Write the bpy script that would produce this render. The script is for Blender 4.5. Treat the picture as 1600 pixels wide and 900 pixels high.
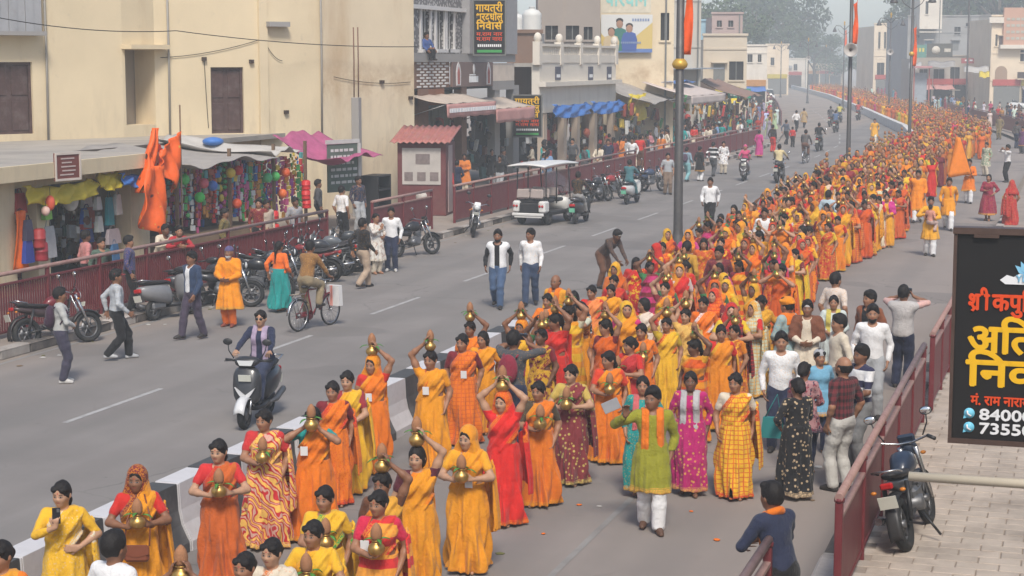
import bpy, math, random
import numpy as np
from mathutils import Vector, Matrix, Euler
R = math.radians
random.seed(7); rng = np.random.default_rng(7)
for _o in list(bpy.data.objects): bpy.data.objects.remove(_o)
scene = bpy.context.scene
C = scene.collection

# ------------------------------------------------------------------ camera
FPX, CAM_H, V_HOR, U_VP = 2800.0, 5.4, 98.0, 1690.0      # focal length in 1600-wide pixels, eye height, horizon row, street direction column
PITCH = math.atan((450 - V_HOR) / FPX)
YAW = math.atan((U_VP - 800) / (FPX / math.cos(PITCH)))
cd = bpy.data.cameras.new('camera'); cam = bpy.data.objects.new('camera', cd); C.objects.link(cam)
cam.location = (0, 0, CAM_H); cam.rotation_euler = (math.pi / 2 - PITCH, 0, YAW)
cd.sensor_width = 36.0; cd.lens = FPX / 1600 * 36.0; cd.clip_start = 0.2; cd.clip_end = 4000
scene.camera = cam
# ------------------------------------------------------------------ sky, sun, exposure
SUN_EL, SUN_AZ = 50.0, 158.0          # soft hazy sun behind the camera, a little to the right
w = bpy.data.worlds.new('World'); scene.world = w; w.use_nodes = True
nt = w.node_tree; bg = nt.nodes['Background']
sky = nt.nodes.new('ShaderNodeTexSky'); sky.sky_type = 'NISHITA'; sky.sun_disc = False
sky.sun_elevation = R(SUN_EL); sky.sun_rotation = R(SUN_AZ)
sky.air_density = 1.0; sky.dust_density = 2.2; sky.ozone_density = 1.0; sky.altitude = 90
nt.links.new(sky.outputs['Color'], bg.inputs['Color']); bg.inputs['Strength'].default_value = 0.125
sl = bpy.data.lights.new('sun', 'SUN'); so = bpy.data.objects.new('sun', sl); C.objects.link(so)
sl.energy = 2.7; sl.angle = R(14); sl.color = (1.0, 0.95, 0.87)
so.rotation_euler = (R(90 - SUN_EL), 0, R(180 - SUN_AZ))
scene.view_settings.view_transform = 'Standard'; scene.view_settings.look = 'None'
scene.view_settings.exposure = 0.29; scene.view_settings.gamma = 1.0; scene.view_settings.use_curve_mapping = False
scene.render.engine = 'CYCLES'
cy = scene.cycles
cy.max_bounces = 5; cy.diffuse_bounces = 3; cy.glossy_bounces = 2; cy.transmission_bounces = 3; cy.volume_bounces = 1
cy.transparent_max_bounces = 6; cy.use_denoising = True; cy.caustics_reflective = False; cy.caustics_refractive = False
cy.use_adaptive_sampling = True; cy.adaptive_threshold = 0.02

_hd = np.array([-math.sin(YAW), math.cos(YAW), 0]); _rt = np.array([math.cos(YAW), math.sin(YAW), 0])
_fw = _hd * math.cos(PITCH) + np.array([0, 0, -math.sin(PITCH)]); _up = _hd * math.sin(PITCH) + np.array([0, 0, math.cos(PITCH)])
_cc = np.array([0, 0, CAM_H])
def _ray(u, v): return _fw * FPX + _rt * (u - 800) - _up * (v - 450)
def g(u, v, z=0.0):                       # photo pixel -> point on the level plane at height z
    d = _ray(u, v); p = _cc + d * ((z - CAM_H) / d[2]); return Vector((p[0], p[1], z))
def onx(u, v, x):                         # photo pixel -> point on the plane X = x
    d = _ray(u, v); p = _cc + d * (x / d[0]); return Vector(p)
def ond(u, v, dep):                       # photo pixel -> point at that distance along the view axis
    return Vector(_cc + _ray(u, v) * (dep / FPX))
def prj(p):
    q = np.array(p) - _cc; z = q @ _fw; return 800 + FPX * (q @ _rt) / z, 450 - FPX * (q @ _up) / z

# ------------------------------------------------------------------ scene bookkeeping
LABELS = {}
def tag(o, label, cat, group=None, kind=None):
    if group is None and kind is None:
        n = LABELS.get(label, 0)
        LABELS[label] = n + 1
    o['label'] = label; o['category'] = cat
    if group: o['group'] = group
    if kind: o['kind'] = kind
    return o
def struct(o, label=None):
    o['kind'] = 'structure'
    if label: o['label'] = label
    return o
def empty(name, loc=(0, 0, 0), rz=0.0, label=None, cat=None, group=None, scale=1.0):
    o = bpy.data.objects.new(name, None); C.objects.link(o); o.empty_display_size = .1
    o.location = loc; o.rotation_euler = (0, 0, rz); o.scale = (scale,) * 3
    if label: tag(o, label, cat, group)
    return o
def link(name, me, parent=None, loc=None, rz=None, color=None, c2=None, c3=None, scale=None, rot=None):
    o = bpy.data.objects.new(name, me); C.objects.link(o)
    if parent: o.parent = parent
    if loc is not None: o.location = loc
    if rz is not None: o.rotation_euler = (0, 0, rz)
    if rot is not None: o.rotation_euler = rot
    if scale is not None: o.scale = (scale,) * 3 if isinstance(scale, (int, float)) else scale
    if color is not None: o.color = (*color, 1)
    if c2 is not None: o['c2'] = list(c2)
    if c3 is not None: o['c3'] = list(c3)
    return o
def copy_tree(o, parent=None):
    c = o.copy(); C.objects.link(c); c.parent = parent
    for ch in o.children: copy_tree(ch, c)
    return c

# ------------------------------------------------------------------ mesh builder
class MB:
    def __init__(s): s.v = []; s.f = []; s.m = []; s.sm = []
    def add(s, vs, fs, mi=0, smooth=False):
        b = len(s.v); s.v += [tuple(p) for p in vs]
        for f in fs: s.f.append(tuple(i + b for i in f)); s.m.append(mi); s.sm.append(smooth)
        return s
    def box(s, c, size, rot=None, mi=0, bev=0.0):
        x, y, z = size[0] / 2, size[1] / 2, size[2] / 2
        M = Matrix.Identity(3) if rot is None else (rot if isinstance(rot, Matrix) else Euler(rot).to_matrix())
        c = Vector(c)
        if bev <= 0 or bev >= min(x, y, z):
            vs = [(sx * x, sy * y, sz * z) for sz in (-1, 1) for sy in (-1, 1) for sx in (-1, 1)]
            fs = [(0, 2, 3, 1), (4, 5, 7, 6), (0, 1, 5, 4), (2, 6, 7, 3), (0, 4, 6, 2), (1, 3, 7, 5)]
        else:
            b = bev; vs = []
            for sz in (-1, 1):
                for sy in (-1, 1):
                    for sx in (-1, 1):
                        vs += [(sx * x, sy * (y - b), sz * (z - b)), (sx * (x - b), sy * y, sz * (z - b)), (sx * (x - b), sy * (y - b), sz * z)]
            I = lambda sx, sy, sz, k: ((sz > 0) * 4 + (sy > 0) * 2 + (sx > 0)) * 3 + k
            fs = []
            for sg in (-1, 1):
                q = [(-1, -1), (1, -1), (1, 1), (-1, 1)]
                fs.append([I(sg, a, b_, 0) for a, b_ in (q if sg > 0 else q[::-1])])
                fs.append([I(a, sg, b_, 1) for a, b_ in (q[::-1] if sg > 0 else q)])
                fs.append([I(a, b_, sg, 2) for a, b_ in (q if sg > 0 else q[::-1])])
            for a in (-1, 1):
                for b_ in (-1, 1):
                    e = [I(a, b_, -1, 0), I(a, b_, -1, 1), I(a, b_, 1, 1), I(a, b_, 1, 0)]; fs.append(e if a * b_ > 0 else e[::-1])
                    e = [I(a, -1, b_, 0), I(a, -1, b_, 2), I(a, 1, b_, 2), I(a, 1, b_, 0)]; fs.append(e[::-1] if a * b_ > 0 else e)
                    e = [I(-1, a, b_, 1), I(-1, a, b_, 2), I(1, a, b_, 2), I(1, a, b_, 1)]; fs.append(e if a * b_ > 0 else e[::-1])
                    for c_ in (-1, 1):
                        t = [I(a, b_, c_, 0), I(a, b_, c_, 1), I(a, b_, c_, 2)]; fs.append(t if a * b_ * c_ > 0 else t[::-1])
        return s.add([c + M @ Vector(p) for p in vs], fs, mi)
    def tube(s, pts, r, n=8, mi=0, caps=True, smooth=True, flat=1.0):
        pts = [Vector(p) for p in pts]; rs = r if isinstance(r, (list, tuple)) else [r] * len(pts)
        vs = []; up = None
        for i, p in enumerate(pts):
            t = (pts[min(i + 1, len(pts) - 1)] - pts[max(i - 1, 0)]).normalized()
            if up is None: up = Vector((0, 0, 1)) if abs(t.z) < .9 else Vector((1, 0, 0))
            a = t.cross(up).normalized(); b = a.cross(t).normalized(); up = b
            for k in range(n):
                an = 2 * math.pi * k / n; vs.append(p + (a * math.cos(an) + b * math.sin(an) * flat) * rs[i])
        fs = []
        for i in range(len(pts) - 1):
            for k in range(n):
                k2 = (k + 1) % n; fs.append((i * n + k, i * n + k2, (i + 1) * n + k2, (i + 1) * n + k))
        s.add(vs, fs, mi, smooth)
        if caps:
            b = len(s.v) - len(vs)
            s.f.append(tuple(b + k for k in range(n))[::-1]); s.m.append(mi); s.sm.append(False)
            s.f.append(tuple(b + (len(pts) - 1) * n + k for k in range(n))); s.m.append(mi); s.sm.append(False)
        return s
    def lathe(s, prof, c=(0, 0, 0), n=16, mi=0, axis='z', smooth=True, rot=None, sx=1, sy=1):
        c = Vector(c); M = Matrix.Identity(3)
        if axis == 'x': M = Matrix(((0, 0, 1), (0, 1, 0), (-1, 0, 0)))
        if axis == 'y': M = Matrix(((1, 0, 0), (0, 0, 1), (0, -1, 0)))
        if rot is not None: M = (rot if isinstance(rot, Matrix) else Euler(rot).to_matrix()) @ M
        vs = [c + M @ Vector((r * math.cos(2 * math.pi * k / n) * sx, r * math.sin(2 * math.pi * k / n) * sy, z)) for r, z in prof for k in range(n)]
        fs = []
        for i in range(len(prof) - 1):
            for k in range(n):
                k2 = (k + 1) % n; fs.append((i * n + k, i * n + k2, (i + 1) * n + k2, (i + 1) * n + k))
        return s.add(vs, fs, mi, smooth)
    def torus(s, c, Rr, r, axis='x', n=24, m=8, mi=0, rot=None, flat=1.0):
        prof = [(Rr + r * math.cos(2 * math.pi * k / m), r * flat * math.sin(2 * math.pi * k / m)) for k in range(m + 1)]
        return s.lathe(prof, c, n, mi, axis, True, rot)
    def ell(s, c, rad, n=12, m=8, mi=0, rot=None):
        prof = [(math.sin(math.pi * k / m), -math.cos(math.pi * k / m)) for k in range(m + 1)]
        M = Matrix.Identity(3) if rot is None else (rot if isinstance(rot, Matrix) else Euler(rot).to_matrix()); c = Vector(c)
        vs = [c + M @ Vector((r * math.cos(2 * math.pi * k / n) * rad[0], r * math.sin(2 * math.pi * k / n) * rad[1], z * rad[2])) for r, z in prof for k in range(n)]
        fs = [(i * n + k, i * n + (k + 1) % n, (i + 1) * n + (k + 1) % n, (i + 1) * n + k) for i in range(m) for k in range(n)]
        return s.add(vs, fs, mi, True)
    def prism(s, poly, d0, d1, fr=None, mi=0):
        """poly [(a,b)] extruded d0..d1; fr maps (a,b,d)->xyz"""
        fr = fr or (lambda a, b, d: (a, d, b)); n = len(poly)
        vs = [fr(a, b, d0) for a, b in poly] + [fr(a, b, d1) for a, b in poly]
        fs = [tuple(range(n))[::-1], tuple(range(n, 2 * n))] + [(i, (i + 1) % n, n + (i + 1) % n, n + i) for i in range(n)]
        return s.add(vs, fs, mi)
    def sheet(s, fn, nu, nv, th=0.006, mi=0):
        """cloth sheet fn(u,v)->xyz with real thickness"""
        P = [[Vector(fn(i / nu, j / nv)) for j in range(nv + 1)] for i in range(nu + 1)]
        vs = []; 
        for sgn in (0, 1):
            for i in range(nu + 1):
                for j in range(nv + 1):
                    a = P[min(i + 1, nu)][j] - P[max(i - 1, 0)][j]; b = P[i][min(j + 1, nv)] - P[i][max(j - 1, 0)]
                    nn = a.cross(b); nn = nn.normalized() if nn.length > 1e-9 else Vector((0, 0, 1))
                    vs.append(P[i][j] + nn * (th / 2 if sgn == 0 else -th / 2))
        W = nv + 1; N = (nu + 1) * W; fs = []
        for i in range(nu):
            for j in range(nv):
                q = (i * W + j, (i + 1) * W + j, (i + 1) * W + j + 1, i * W + j + 1); fs.append(q); fs.append(tuple(k + N for k in q[::-1]))
        for i in range(nu):
            fs.append((i * W, N + i * W, N + (i + 1) * W, (i + 1) * W)); fs.append((i * W + nv, (i + 1) * W + nv, N + (i + 1) * W + nv, N + i * W + nv))
        for j in range(nv):
            fs.append((j, j + 1, N + j + 1, N + j)); b = nu * W; fs.append((b + j, N + b + j, N + b + j + 1, b + j + 1))
        return s.add(vs, fs, mi, True)
    def mesh(s, name, mats):
        me = bpy.data.meshes.new(name); me.from_pydata(s.v, [], s.f)
        mats = mats if isinstance(mats, (list, tuple)) else [mats]
        for m in mats: me.materials.append(m)
        me.polygons.foreach_set('material_index', s.m); me.polygons.foreach_set('use_smooth', s.sm); me.update(); return me
    def obj(s, name, mats, parent=None, **k):
        return link(name, s.mesh(name, mats), parent, **k)

# ------------------------------------------------------------------ materials
MATS = {}
class NT:
    def __init__(s, name):
        s.m = bpy.data.materials.new(name); s.m.use_nodes = True; s.t = s.m.node_tree; s.b = s.t.nodes['Principled BSDF']
    def n(s, typ, **k):
        o = s.t.nodes.new(typ)
        for a, b in k.items(): setattr(o, a, b)
        return o
    def l(s, a, b): s.t.links.new(a, b)
    def val(s, x, sock):
        if isinstance(x, bpy.types.NodeSocket): s.l(x, sock)
        elif isinstance(x, (tuple, list)) and len(x) == 3 and len(sock.default_value) == 4: sock.default_value = (*x, 1)
        else: sock.default_value = x
    def math(s, op, a, b=0.0, c=None, clamp=False):
        o = s.n('ShaderNodeMath', operation=op, use_clamp=clamp); s.val(a, o.inputs[0]); s.val(b, o.inputs[1])
        if c is not None: s.val(c, o.inputs[2])
        return o.outputs[0]
    def mix(s, f, a, b, mode='MIX'):
        o = s.n('ShaderNodeMix', data_type='RGBA', blend_type=mode, clamp_factor=True); s.val(f, o.inputs[0]); s.val(a, o.inputs[6]); s.val(b, o.inputs[7]); return o.outputs[2]
    def noise(s, scale, detail=3, rough=.55, vec=None, dim='3D'):
        o = s.n('ShaderNodeTexNoise', noise_dimensions=dim); o.inputs['Scale'].default_value = scale; o.inputs['Detail'].default_value = detail; o.inputs['Roughness'].default_value = rough
        if vec is not None: s.l(vec, o.inputs['Vector'])
        return o.outputs['Fac']
    def ramp(s, f, lo, hi):
        o = s.n('ShaderNodeMapRange'); s.val(f, o.inputs[0]); o.inputs[1].default_value = lo; o.inputs[2].default_value = hi; return o.outputs[0]
    def co(s, which='Object'):
        return s.n('ShaderNodeTexCoord').outputs[which]
    def pos(s): return s.n('ShaderNodeNewGeometry').outputs['Position']
    def xyz(s, v):
        o = s.n('ShaderNodeSeparateXYZ'); s.l(v, o.inputs[0]); return o.outputs
    def attr(s, name, typ='GEOMETRY'):
        return s.n('ShaderNodeAttribute', attribute_name=name, attribute_type=typ)
    def rnd(s): return s.n('ShaderNodeObjectInfo').outputs['Random']
    def bump(s, h, st=.3, dist=.01):
        o = s.n('ShaderNodeBump'); o.inputs['Strength'].default_value = st; o.inputs['Distance'].default_value = dist; s.l(h, o.inputs['Height']); s.l(o.outputs[0], s.b.inputs['Normal'])
    def fin(s, col, rough=.7, metal=0.0, spec=.5, coat=0.0, sheen=0.0):
        s.val(col, s.b.inputs['Base Color']); s.val(rough, s.b.inputs['Roughness']); s.val(metal, s.b.inputs['Metallic']); s.b.inputs['Specular IOR Level'].default_value = spec
        s.b.inputs['Coat Weight'].default_value = coat; s.b.inputs['Sheen Weight'].default_value = sheen
        MATS[s.m.name] = s.m; return s.m
def hsv(s, col, v):
    o = s.n('ShaderNodeHueSaturation'); s.val(col, o.inputs['Color']); s.val(v, o.inputs['Value']); return o.outputs[0]
def M_(name, col=(.5, .5, .5), rough=.7, metal=0.0, var=.25, scale=3.0, bump=0.0, bscale=60.0, dirt=0.0, dirtcol=(.12, .10, .08), spec=.4, coat=0.0, world=False, rvar=.0):
    """plain procedural surface: colour with soft uneven tone, optional dirt blotches and fine relief; col='obj' takes each object's own colour"""
    if name in MATS: return MATS[name]
    s = NT(name); base = s.n('ShaderNodeObjectInfo').outputs['Color'] if isinstance(col, str) else col
    vec = s.pos() if world else s.co()
    nz = s.noise(scale, 4, .6, vec)
    v = s.math('MULTIPLY_ADD', nz, var * 2, 1 - var)
    if rvar: v = s.math('MULTIPLY', v, s.math('MULTIPLY_ADD', s.rnd(), rvar * 2, 1 - rvar))
    c = hsv(s, base, v)
    if dirt: c = s.mix(s.math('MULTIPLY', s.ramp(s.noise(scale * .45, 6, .7, vec), .48, .75), dirt), c, dirtcol)
    if bump: s.bump(s.noise(bscale, 3, .6, vec), bump, .01)
    return s.fin(c, rough, metal, spec, coat)
# ------------------------------------------------------------------ bodies: distance fields turned into one continuous skin
class Prim:
    __slots__ = ('k', 'a', 'b', 'ra', 'rb', 'Rm', 'lo', 'hi', 'sub')
def rc(a, b, ra, rb=None, sub=False):
    p = Prim(); p.k = 'c'; p.a = np.array(a, float); p.b = np.array(b, float); p.ra = ra; p.rb = ra if rb is None else rb; p.sub = sub
    m = max(p.ra, p.rb); p.lo = np.minimum(p.a, p.b) - m; p.hi = np.maximum(p.a, p.b) + m; return p
def el(c, r, Rm=None, sub=False):
    p = Prim(); p.k = 'e'; p.a = np.array(c, float); p.ra = np.array(r, float); p.Rm = np.eye(3) if Rm is None else Rm; p.sub = sub
    m = max(r); p.lo = p.a - m; p.hi = p.a + m; return p
def pev(p, X, Y, Z, off):
    if p.k == 'c':
        ab = p.b - p.a; L2 = max(ab @ ab, 1e-9)
        px, py, pz = X - p.a[0], Y - p.a[1], Z - p.a[2]
        t = np.clip((px * ab[0] + py * ab[1] + pz * ab[2]) / L2, 0, 1)
        return np.sqrt((px - t * ab[0]) ** 2 + (py - t * ab[1]) ** 2 + (pz - t * ab[2]) ** 2) - (p.ra + (p.rb - p.ra) * t) - off
    dx, dy, dz = X - p.a[0], Y - p.a[1], Z - p.a[2]; Rm = p.Rm; r = p.ra + off
    q = [dx * Rm[0, i] + dy * Rm[1, i] + dz * Rm[2, i] for i in range(3)]
    k0 = np.sqrt((q[0] / r[0]) ** 2 + (q[1] / r[1]) ** 2 + (q[2] / r[2]) ** 2)
    k1 = np.sqrt((q[0] / r[0] ** 2) ** 2 + (q[1] / r[1] ** 2) ** 2 + (q[2] / r[2] ** 2) ** 2) + 1e-6
    return k0 * (k0 - 1) / k1
class Field:
    def __init__(s, lo, hi, vx):
        s.lo = np.array(lo, float) - 2 * vx; s.vx = vx; s.n = np.ceil((np.array(hi) - s.lo) / vx).astype(int) + 3
        s.ax = [(s.lo[i] + vx * np.arange(s.n[i])).astype(np.float32) for i in range(3)]
        s.F = np.full(s.n, 1.0, np.float32)
    def coords(s, sl=(slice(None),) * 3):
        return s.ax[0][sl[0]][:, None, None], s.ax[1][sl[1]][None, :, None], s.ax[2][sl[2]][None, None, :]
    def put(s, prims, k=.03, off=0.0):
        for p in prims:
            mg = k + off + 3 * s.vx
            i0 = np.maximum(((p.lo - mg - s.lo) / s.vx).astype(int), 0); i1 = np.minimum(((p.hi + mg - s.lo) / s.vx).astype(int) + 2, s.n)
            if (i1 <= i0).any(): continue
            sl = tuple(slice(a, b) for a, b in zip(i0, i1)); X, Y, Z = s.coords(sl)
            d = pev(p, X, Y, Z, off); F = s.F[sl]
            if p.sub:
                kk = .012; h = np.maximum(kk - np.abs(-F - d), 0) / kk; s.F[sl] = -(np.minimum(-F, d) - h * h * kk / 4)
            else:
                h = np.maximum(k - np.abs(F - d), 0) / k; s.F[sl] = np.minimum(F, d) - h * h * k / 4
        return s
    def cut(s, D): s.F = np.maximum(s.F, D.astype(np.float32) if hasattr(D, 'astype') else D); return s
    def add(s, D): s.F = np.minimum(s.F, D.astype(np.float32)); return s
    def wob(s, amp, f=14.0, ph=0.0):
        X, Y, Z = s.coords()
        s.F = s.F + (amp * (np.sin(f * X + 1.7 * f * Z * .5 + ph) * np.sin(f * .8 * Y - f * .6 * Z + 1.3 * ph) + .6 * np.sin(2.1 * f * Z + 1.3 * f * X * np.sin(ph + 1) + f * Y))).astype(np.float32); return s
    def tris(s):
        F = s.F; S = F < 0; nx, ny, nz = F.shape
        c = np.zeros((nx - 1, ny - 1, nz - 1), np.int8)
        for i in (0, 1):
            for j in (0, 1):
                for k in (0, 1): c += S[i:nx - 1 + i, j:ny - 1 + j, k:nz - 1 + k]
        cell = (c > 0) & (c < 8); idx = np.argwhere(cell); N = len(idx)
        if N == 0: return np.zeros((0, 3)), np.zeros((0, 4), int)
        vid = np.full(cell.shape, -1, np.int32); vid[cell] = np.arange(N)
        acc = np.zeros((N, 3)); cnt = np.zeros(N)
        cs = [(i, j, k) for i in (0, 1) for j in (0, 1) for k in (0, 1)]
        val = {q: F[idx[:, 0] + q[0], idx[:, 1] + q[1], idx[:, 2] + q[2]] for q in cs}
        for q in cs:
            for a in range(3):
                if q[a] == 0:
                    r = list(q); r[a] = 1; r = tuple(r); f0, f1 = val[q], val[r]; m = (f0 < 0) != (f1 < 0)
                    t = f0[m] / (f0[m] - f1[m]); P = np.zeros((m.sum(), 3)) + np.array(q); P[:, a] += t; acc[m] += P; cnt[m] += 1
        V = s.lo + s.vx * (idx + acc / cnt[:, None]); Q = []
        for a in range(3):
            b, d = (a + 1) % 3, (a + 2) % 3
            s0 = [slice(None)] * 3; s1 = [slice(None)] * 3; s0[a] = slice(0, -1); s1[a] = slice(1, None)
            A = S[tuple(s0)]; B = S[tuple(s1)]; e = np.argwhere(A != B); e = e[(e[:, b] > 0) & (e[:, d] > 0) & (e[:, b] < F.shape[b] - 1) & (e[:, d] < F.shape[d] - 1)]
            def at(db, dd):
                o = e.copy(); o[:, b] += db; o[:, d] += dd; return vid[o[:, 0], o[:, 1], o[:, 2]]
            q = np.stack([at(-1, -1), at(0, -1), at(0, 0), at(-1, 0)], 1); inside = A[e[:, 0], e[:, 1], e[:, 2]]
            q[~inside] = q[~inside][:, ::-1]; Q.append(q)
        Q = np.concatenate(Q); return V, Q[(Q >= 0).all(1)]
def np_mesh(name, V, Q, mat, attrs=None, smooth=True):
    me = bpy.data.meshes.new(name); n = len(Q); k = Q.shape[1]
    me.vertices.add(len(V)); me.vertices.foreach_set('co', np.ascontiguousarray(V, dtype=np.float32).ravel())
    me.loops.add(n * k); me.loops.foreach_set('vertex_index', Q.astype(np.int32).ravel())
    me.polygons.add(n); me.polygons.foreach_set('loop_start', np.arange(0, n * k, k, dtype=np.int32))
    me.polygons.foreach_set('use_smooth', np.full(n, smooth)); me.materials.append(mat)
    for nm, (typ, dat) in (attrs or {}).items():
        a = me.attributes.new(nm, typ, 'POINT'); a.data.foreach_set('vector' if typ == 'FLOAT_VECTOR' else 'value', np.ascontiguousarray(dat, dtype=np.float32).ravel())
    me.update(calc_edges=True); return me
# ------------------------------------------------------------------ people
def skin_mat():
    s = NT('skin'); base = s.n('ShaderNodeObjectInfo').outputs['Color']
    hp = s.attr('hp').outputs['Vector']; x, y, z = s.xyz(hp); ax = s.math('ABSOLUTE', x)
    def ellip(cx, cz, rx, rz, sx=ax):
        a = s.math('DIVIDE', s.math('SUBTRACT', sx, cx), rx); b = s.math('DIVIDE', s.math('SUBTRACT', z, cz), rz)
        d = s.math('ADD', s.math('MULTIPLY', a, a), s.math('MULTIPLY', b, b)); return s.ramp(d, 1.25, .75)
    front = s.math('MULTIPLY', s.math('LESS_THAN', y, -.045), s.math('GREATER_THAN', y, -.135))
    c = hsv(s, base, s.math('MULTIPLY_ADD', s.noise(25, 3, .6, s.co()), .3, .85))
    def lay(c, m, col, f=1.0): return s.mix(s.math('MULTIPLY', s.math('MULTIPLY', m, front), f), c, col)
    c = lay(c, ellip(.03, .001, .020, .013), (.10, .055, .035), .55)      # lash line and lid colour
    c = lay(c, ellip(.030, .0, .0135, .0058), (.30, .26, .24))
    c = lay(c, ellip(.030, .0, .0075, .0068), (.012, .008, .006))
    c = lay(c, ellip(.032, .0215, .020, .0048), (.02, .014, .01), .9)
    c = lay(c, ellip(.0, -.054, .0235, .0085, x), (.30, .075, .06), .8)
    c = lay(c, ellip(.0, .034, .006, .006, x), (.45, .02, .01), s.attr('bindi', 'OBJECT').outputs['Fac'])
    s.b.inputs['Subsurface Weight'].default_value = 0.0
    return s.fin(c, .5, spec=.35)
SKIN = skin_mat()
HAIR = M_('hair', 'obj', .6, var=.5, scale=30, bump=.9, bscale=70, spec=.3)
def cloth(name, kind='plain', rough=.78):
    if name in MATS: return MATS[name]
    s = NT(name); c1 = s.n('ShaderNodeObjectInfo').outputs['Color']; c2 = s.attr('c2', 'OBJECT').outputs['Color']; c3 = s.attr('c3', 'OBJECT').outputs['Color']
    P = s.co(); x, y, z = s.xyz(P); bd = s.attr('bd').outputs['Fac']
    th = s.math('ARCTAN2', x, s.math('MULTIPLY', y, -1.0))
    nz = s.noise(9, 4, .6, P); c = c1
    if kind == 'plain':      # small woven motif in the border colour, stronger on some pieces
        v = s.n('ShaderNodeTexVoronoi'); v.inputs['Scale'].default_value = 34; s.l(P, v.inputs['Vector']); c = s.mix(s.math('MULTIPLY', s.math('MULTIPLY', s.ramp(v.outputs['Distance'], .34, .22), s.ramp(s.rnd(), .35, .9)), .6), c, c2)
    if kind == 'check':
        a = s.math('LESS_THAN', s.math('FRACT', s.math('MULTIPLY', z, 17.0)), .22); b = s.math('LESS_THAN', s.math('FRACT', s.math('MULTIPLY', th, 3.4)), .2)
        c = s.mix(s.math('MULTIPLY', s.math('MAXIMUM', a, b), .75), c, c2)
    elif kind == 'dots':
        v = s.n('ShaderNodeTexVoronoi'); v.inputs['Scale'].default_value = 17; s.l(P, v.inputs['Vector']); c = s.mix(s.ramp(v.outputs['Distance'], .32, .24), c, c2)
    elif kind == 'floral':
        v = s.noise(13, 3, .6, P); c = s.mix(s.ramp(v, .52, .58), c, c2); v2 = s.noise(21, 2, .5, P); c = s.mix(s.ramp(v2, .60, .65), c, c3)
    elif kind == 'swirl':
        wv = s.n('ShaderNodeTexWave', wave_type='BANDS', bands_direction='DIAGONAL'); wv.inputs['Scale'].default_value = 4.6; wv.inputs['Distortion'].default_value = 11; wv.inputs['Detail'].default_value = 1.0; wv.inputs['Detail Scale'].default_value = 1.2
        s.l(P, wv.inputs['Vector']); f = wv.outputs['Fac']; c = s.mix(s.ramp(f, .60, .66), c, c2); c = s.mix(s.math('MULTIPLY', s.ramp(f, .14, .08), .8), c, (.62, .42, .32))
    elif kind == 'stripe':
        c = s.mix(s.math('LESS_THAN', s.math('FRACT', s.math('MULTIPLY', z, 4.6)), .42), c, c2)
    elif kind == 'pin':
        c = s.mix(s.math('MULTIPLY', s.math('LESS_THAN', s.math('FRACT', s.math('ADD', s.math('MULTIPLY', z, 11.0), s.math('MULTIPLY', x, 9.0))), .3), .8), c, c2)
    elif kind == 'plaid':
        a = s.math('LESS_THAN', s.math('FRACT', s.math('MULTIPLY', z, 12.0)), .45); b = s.math('LESS_THAN', s.math('FRACT', s.math('MULTIPLY', th, 3.0)), .45)
        c = s.mix(s.math('MULTIPLY', s.math('ADD', a, b), .48), c, c2)
    elif kind == 'shade':      # dip-dyed two-tone cloth
        c = s.mix(s.ramp(s.math('ADD', z, s.math('MULTIPLY', nz, .5)), 1.35, .55), c, c2)
    if kind != 'nob':
        e = s.ramp(bd, .050, .044); tr = s.ramp(s.math('ABSOLUTE', s.math('SUBTRACT', bd, .058)), .006, .003)
        zig = s.math('MULTIPLY_ADD', s.math('GREATER_THAN', s.noise(60, 1, .5, P), .5), .5, .5)
        c = s.mix(s.math('MULTIPLY', s.math('MAXIMUM', e, tr), zig), c, c2 if kind not in ('floral',) else c3)
    c = hsv(s, c, s.math('MULTIPLY_ADD', nz, .44, .78))
    mp = s.n('ShaderNodeMapping'); mp.inputs['Scale'].default_value = (1, 1, .45); mp.inputs['Rotation'].default_value = (0, .5, .3); s.l(P, mp.inputs['Vector']); wv = s.math('ADD', s.noise(13, 3, .6, mp.outputs[0]), s.math('MULTIPLY', s.noise(34, 4, .65, P), .5)); s.bump(wv, .75, .03)
    return s.fin(c, rough, spec=.25, sheen=.12)
for _k in ('plain', 'nob', 'check', 'dots', 'floral', 'swirl', 'stripe', 'pin', 'plaid', 'shade'): cloth('cloth_' + _k, _k)
SHOE = M_('shoe', 'obj', .55, var=.3, scale=15)

def Rx(a): c, s = math.cos(a), math.sin(a); return np.array([[1, 0, 0], [0, c, -s], [0, s, c]])
def Ry(a): c, s = math.cos(a), math.sin(a); return np.array([[c, 0, s], [0, 1, 0], [-s, 0, c]])
def Rz(a): c, s = math.cos(a), math.sin(a); return np.array([[c, -s, 0], [s, c, 0], [0, 0, 1]])
def unit(v): v = np.array(v, float); return v / (np.linalg.norm(v) + 1e-9)
def ik(a, t, l1, l2, hint):
    a = np.array(a, float); t = np.array(t, float); d = t - a; L = np.linalg.norm(d); mx = (l1 + l2) * .995
    if L > mx: d = d / L * mx; t = a + d; L = mx
    L = max(L, abs(l1 - l2) + .01); u = d / np.linalg.norm(d)
    x = (l1 * l1 - l2 * l2 + L * L) / (2 * L); h = math.sqrt(max(l1 * l1 - x * x, 0))
    hint = np.array(hint, float); n = hint - u * (hint @ u); n = unit(n); return a + u * x + n * h, t
PEL0 = np.array([0, 0, .86])
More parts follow.
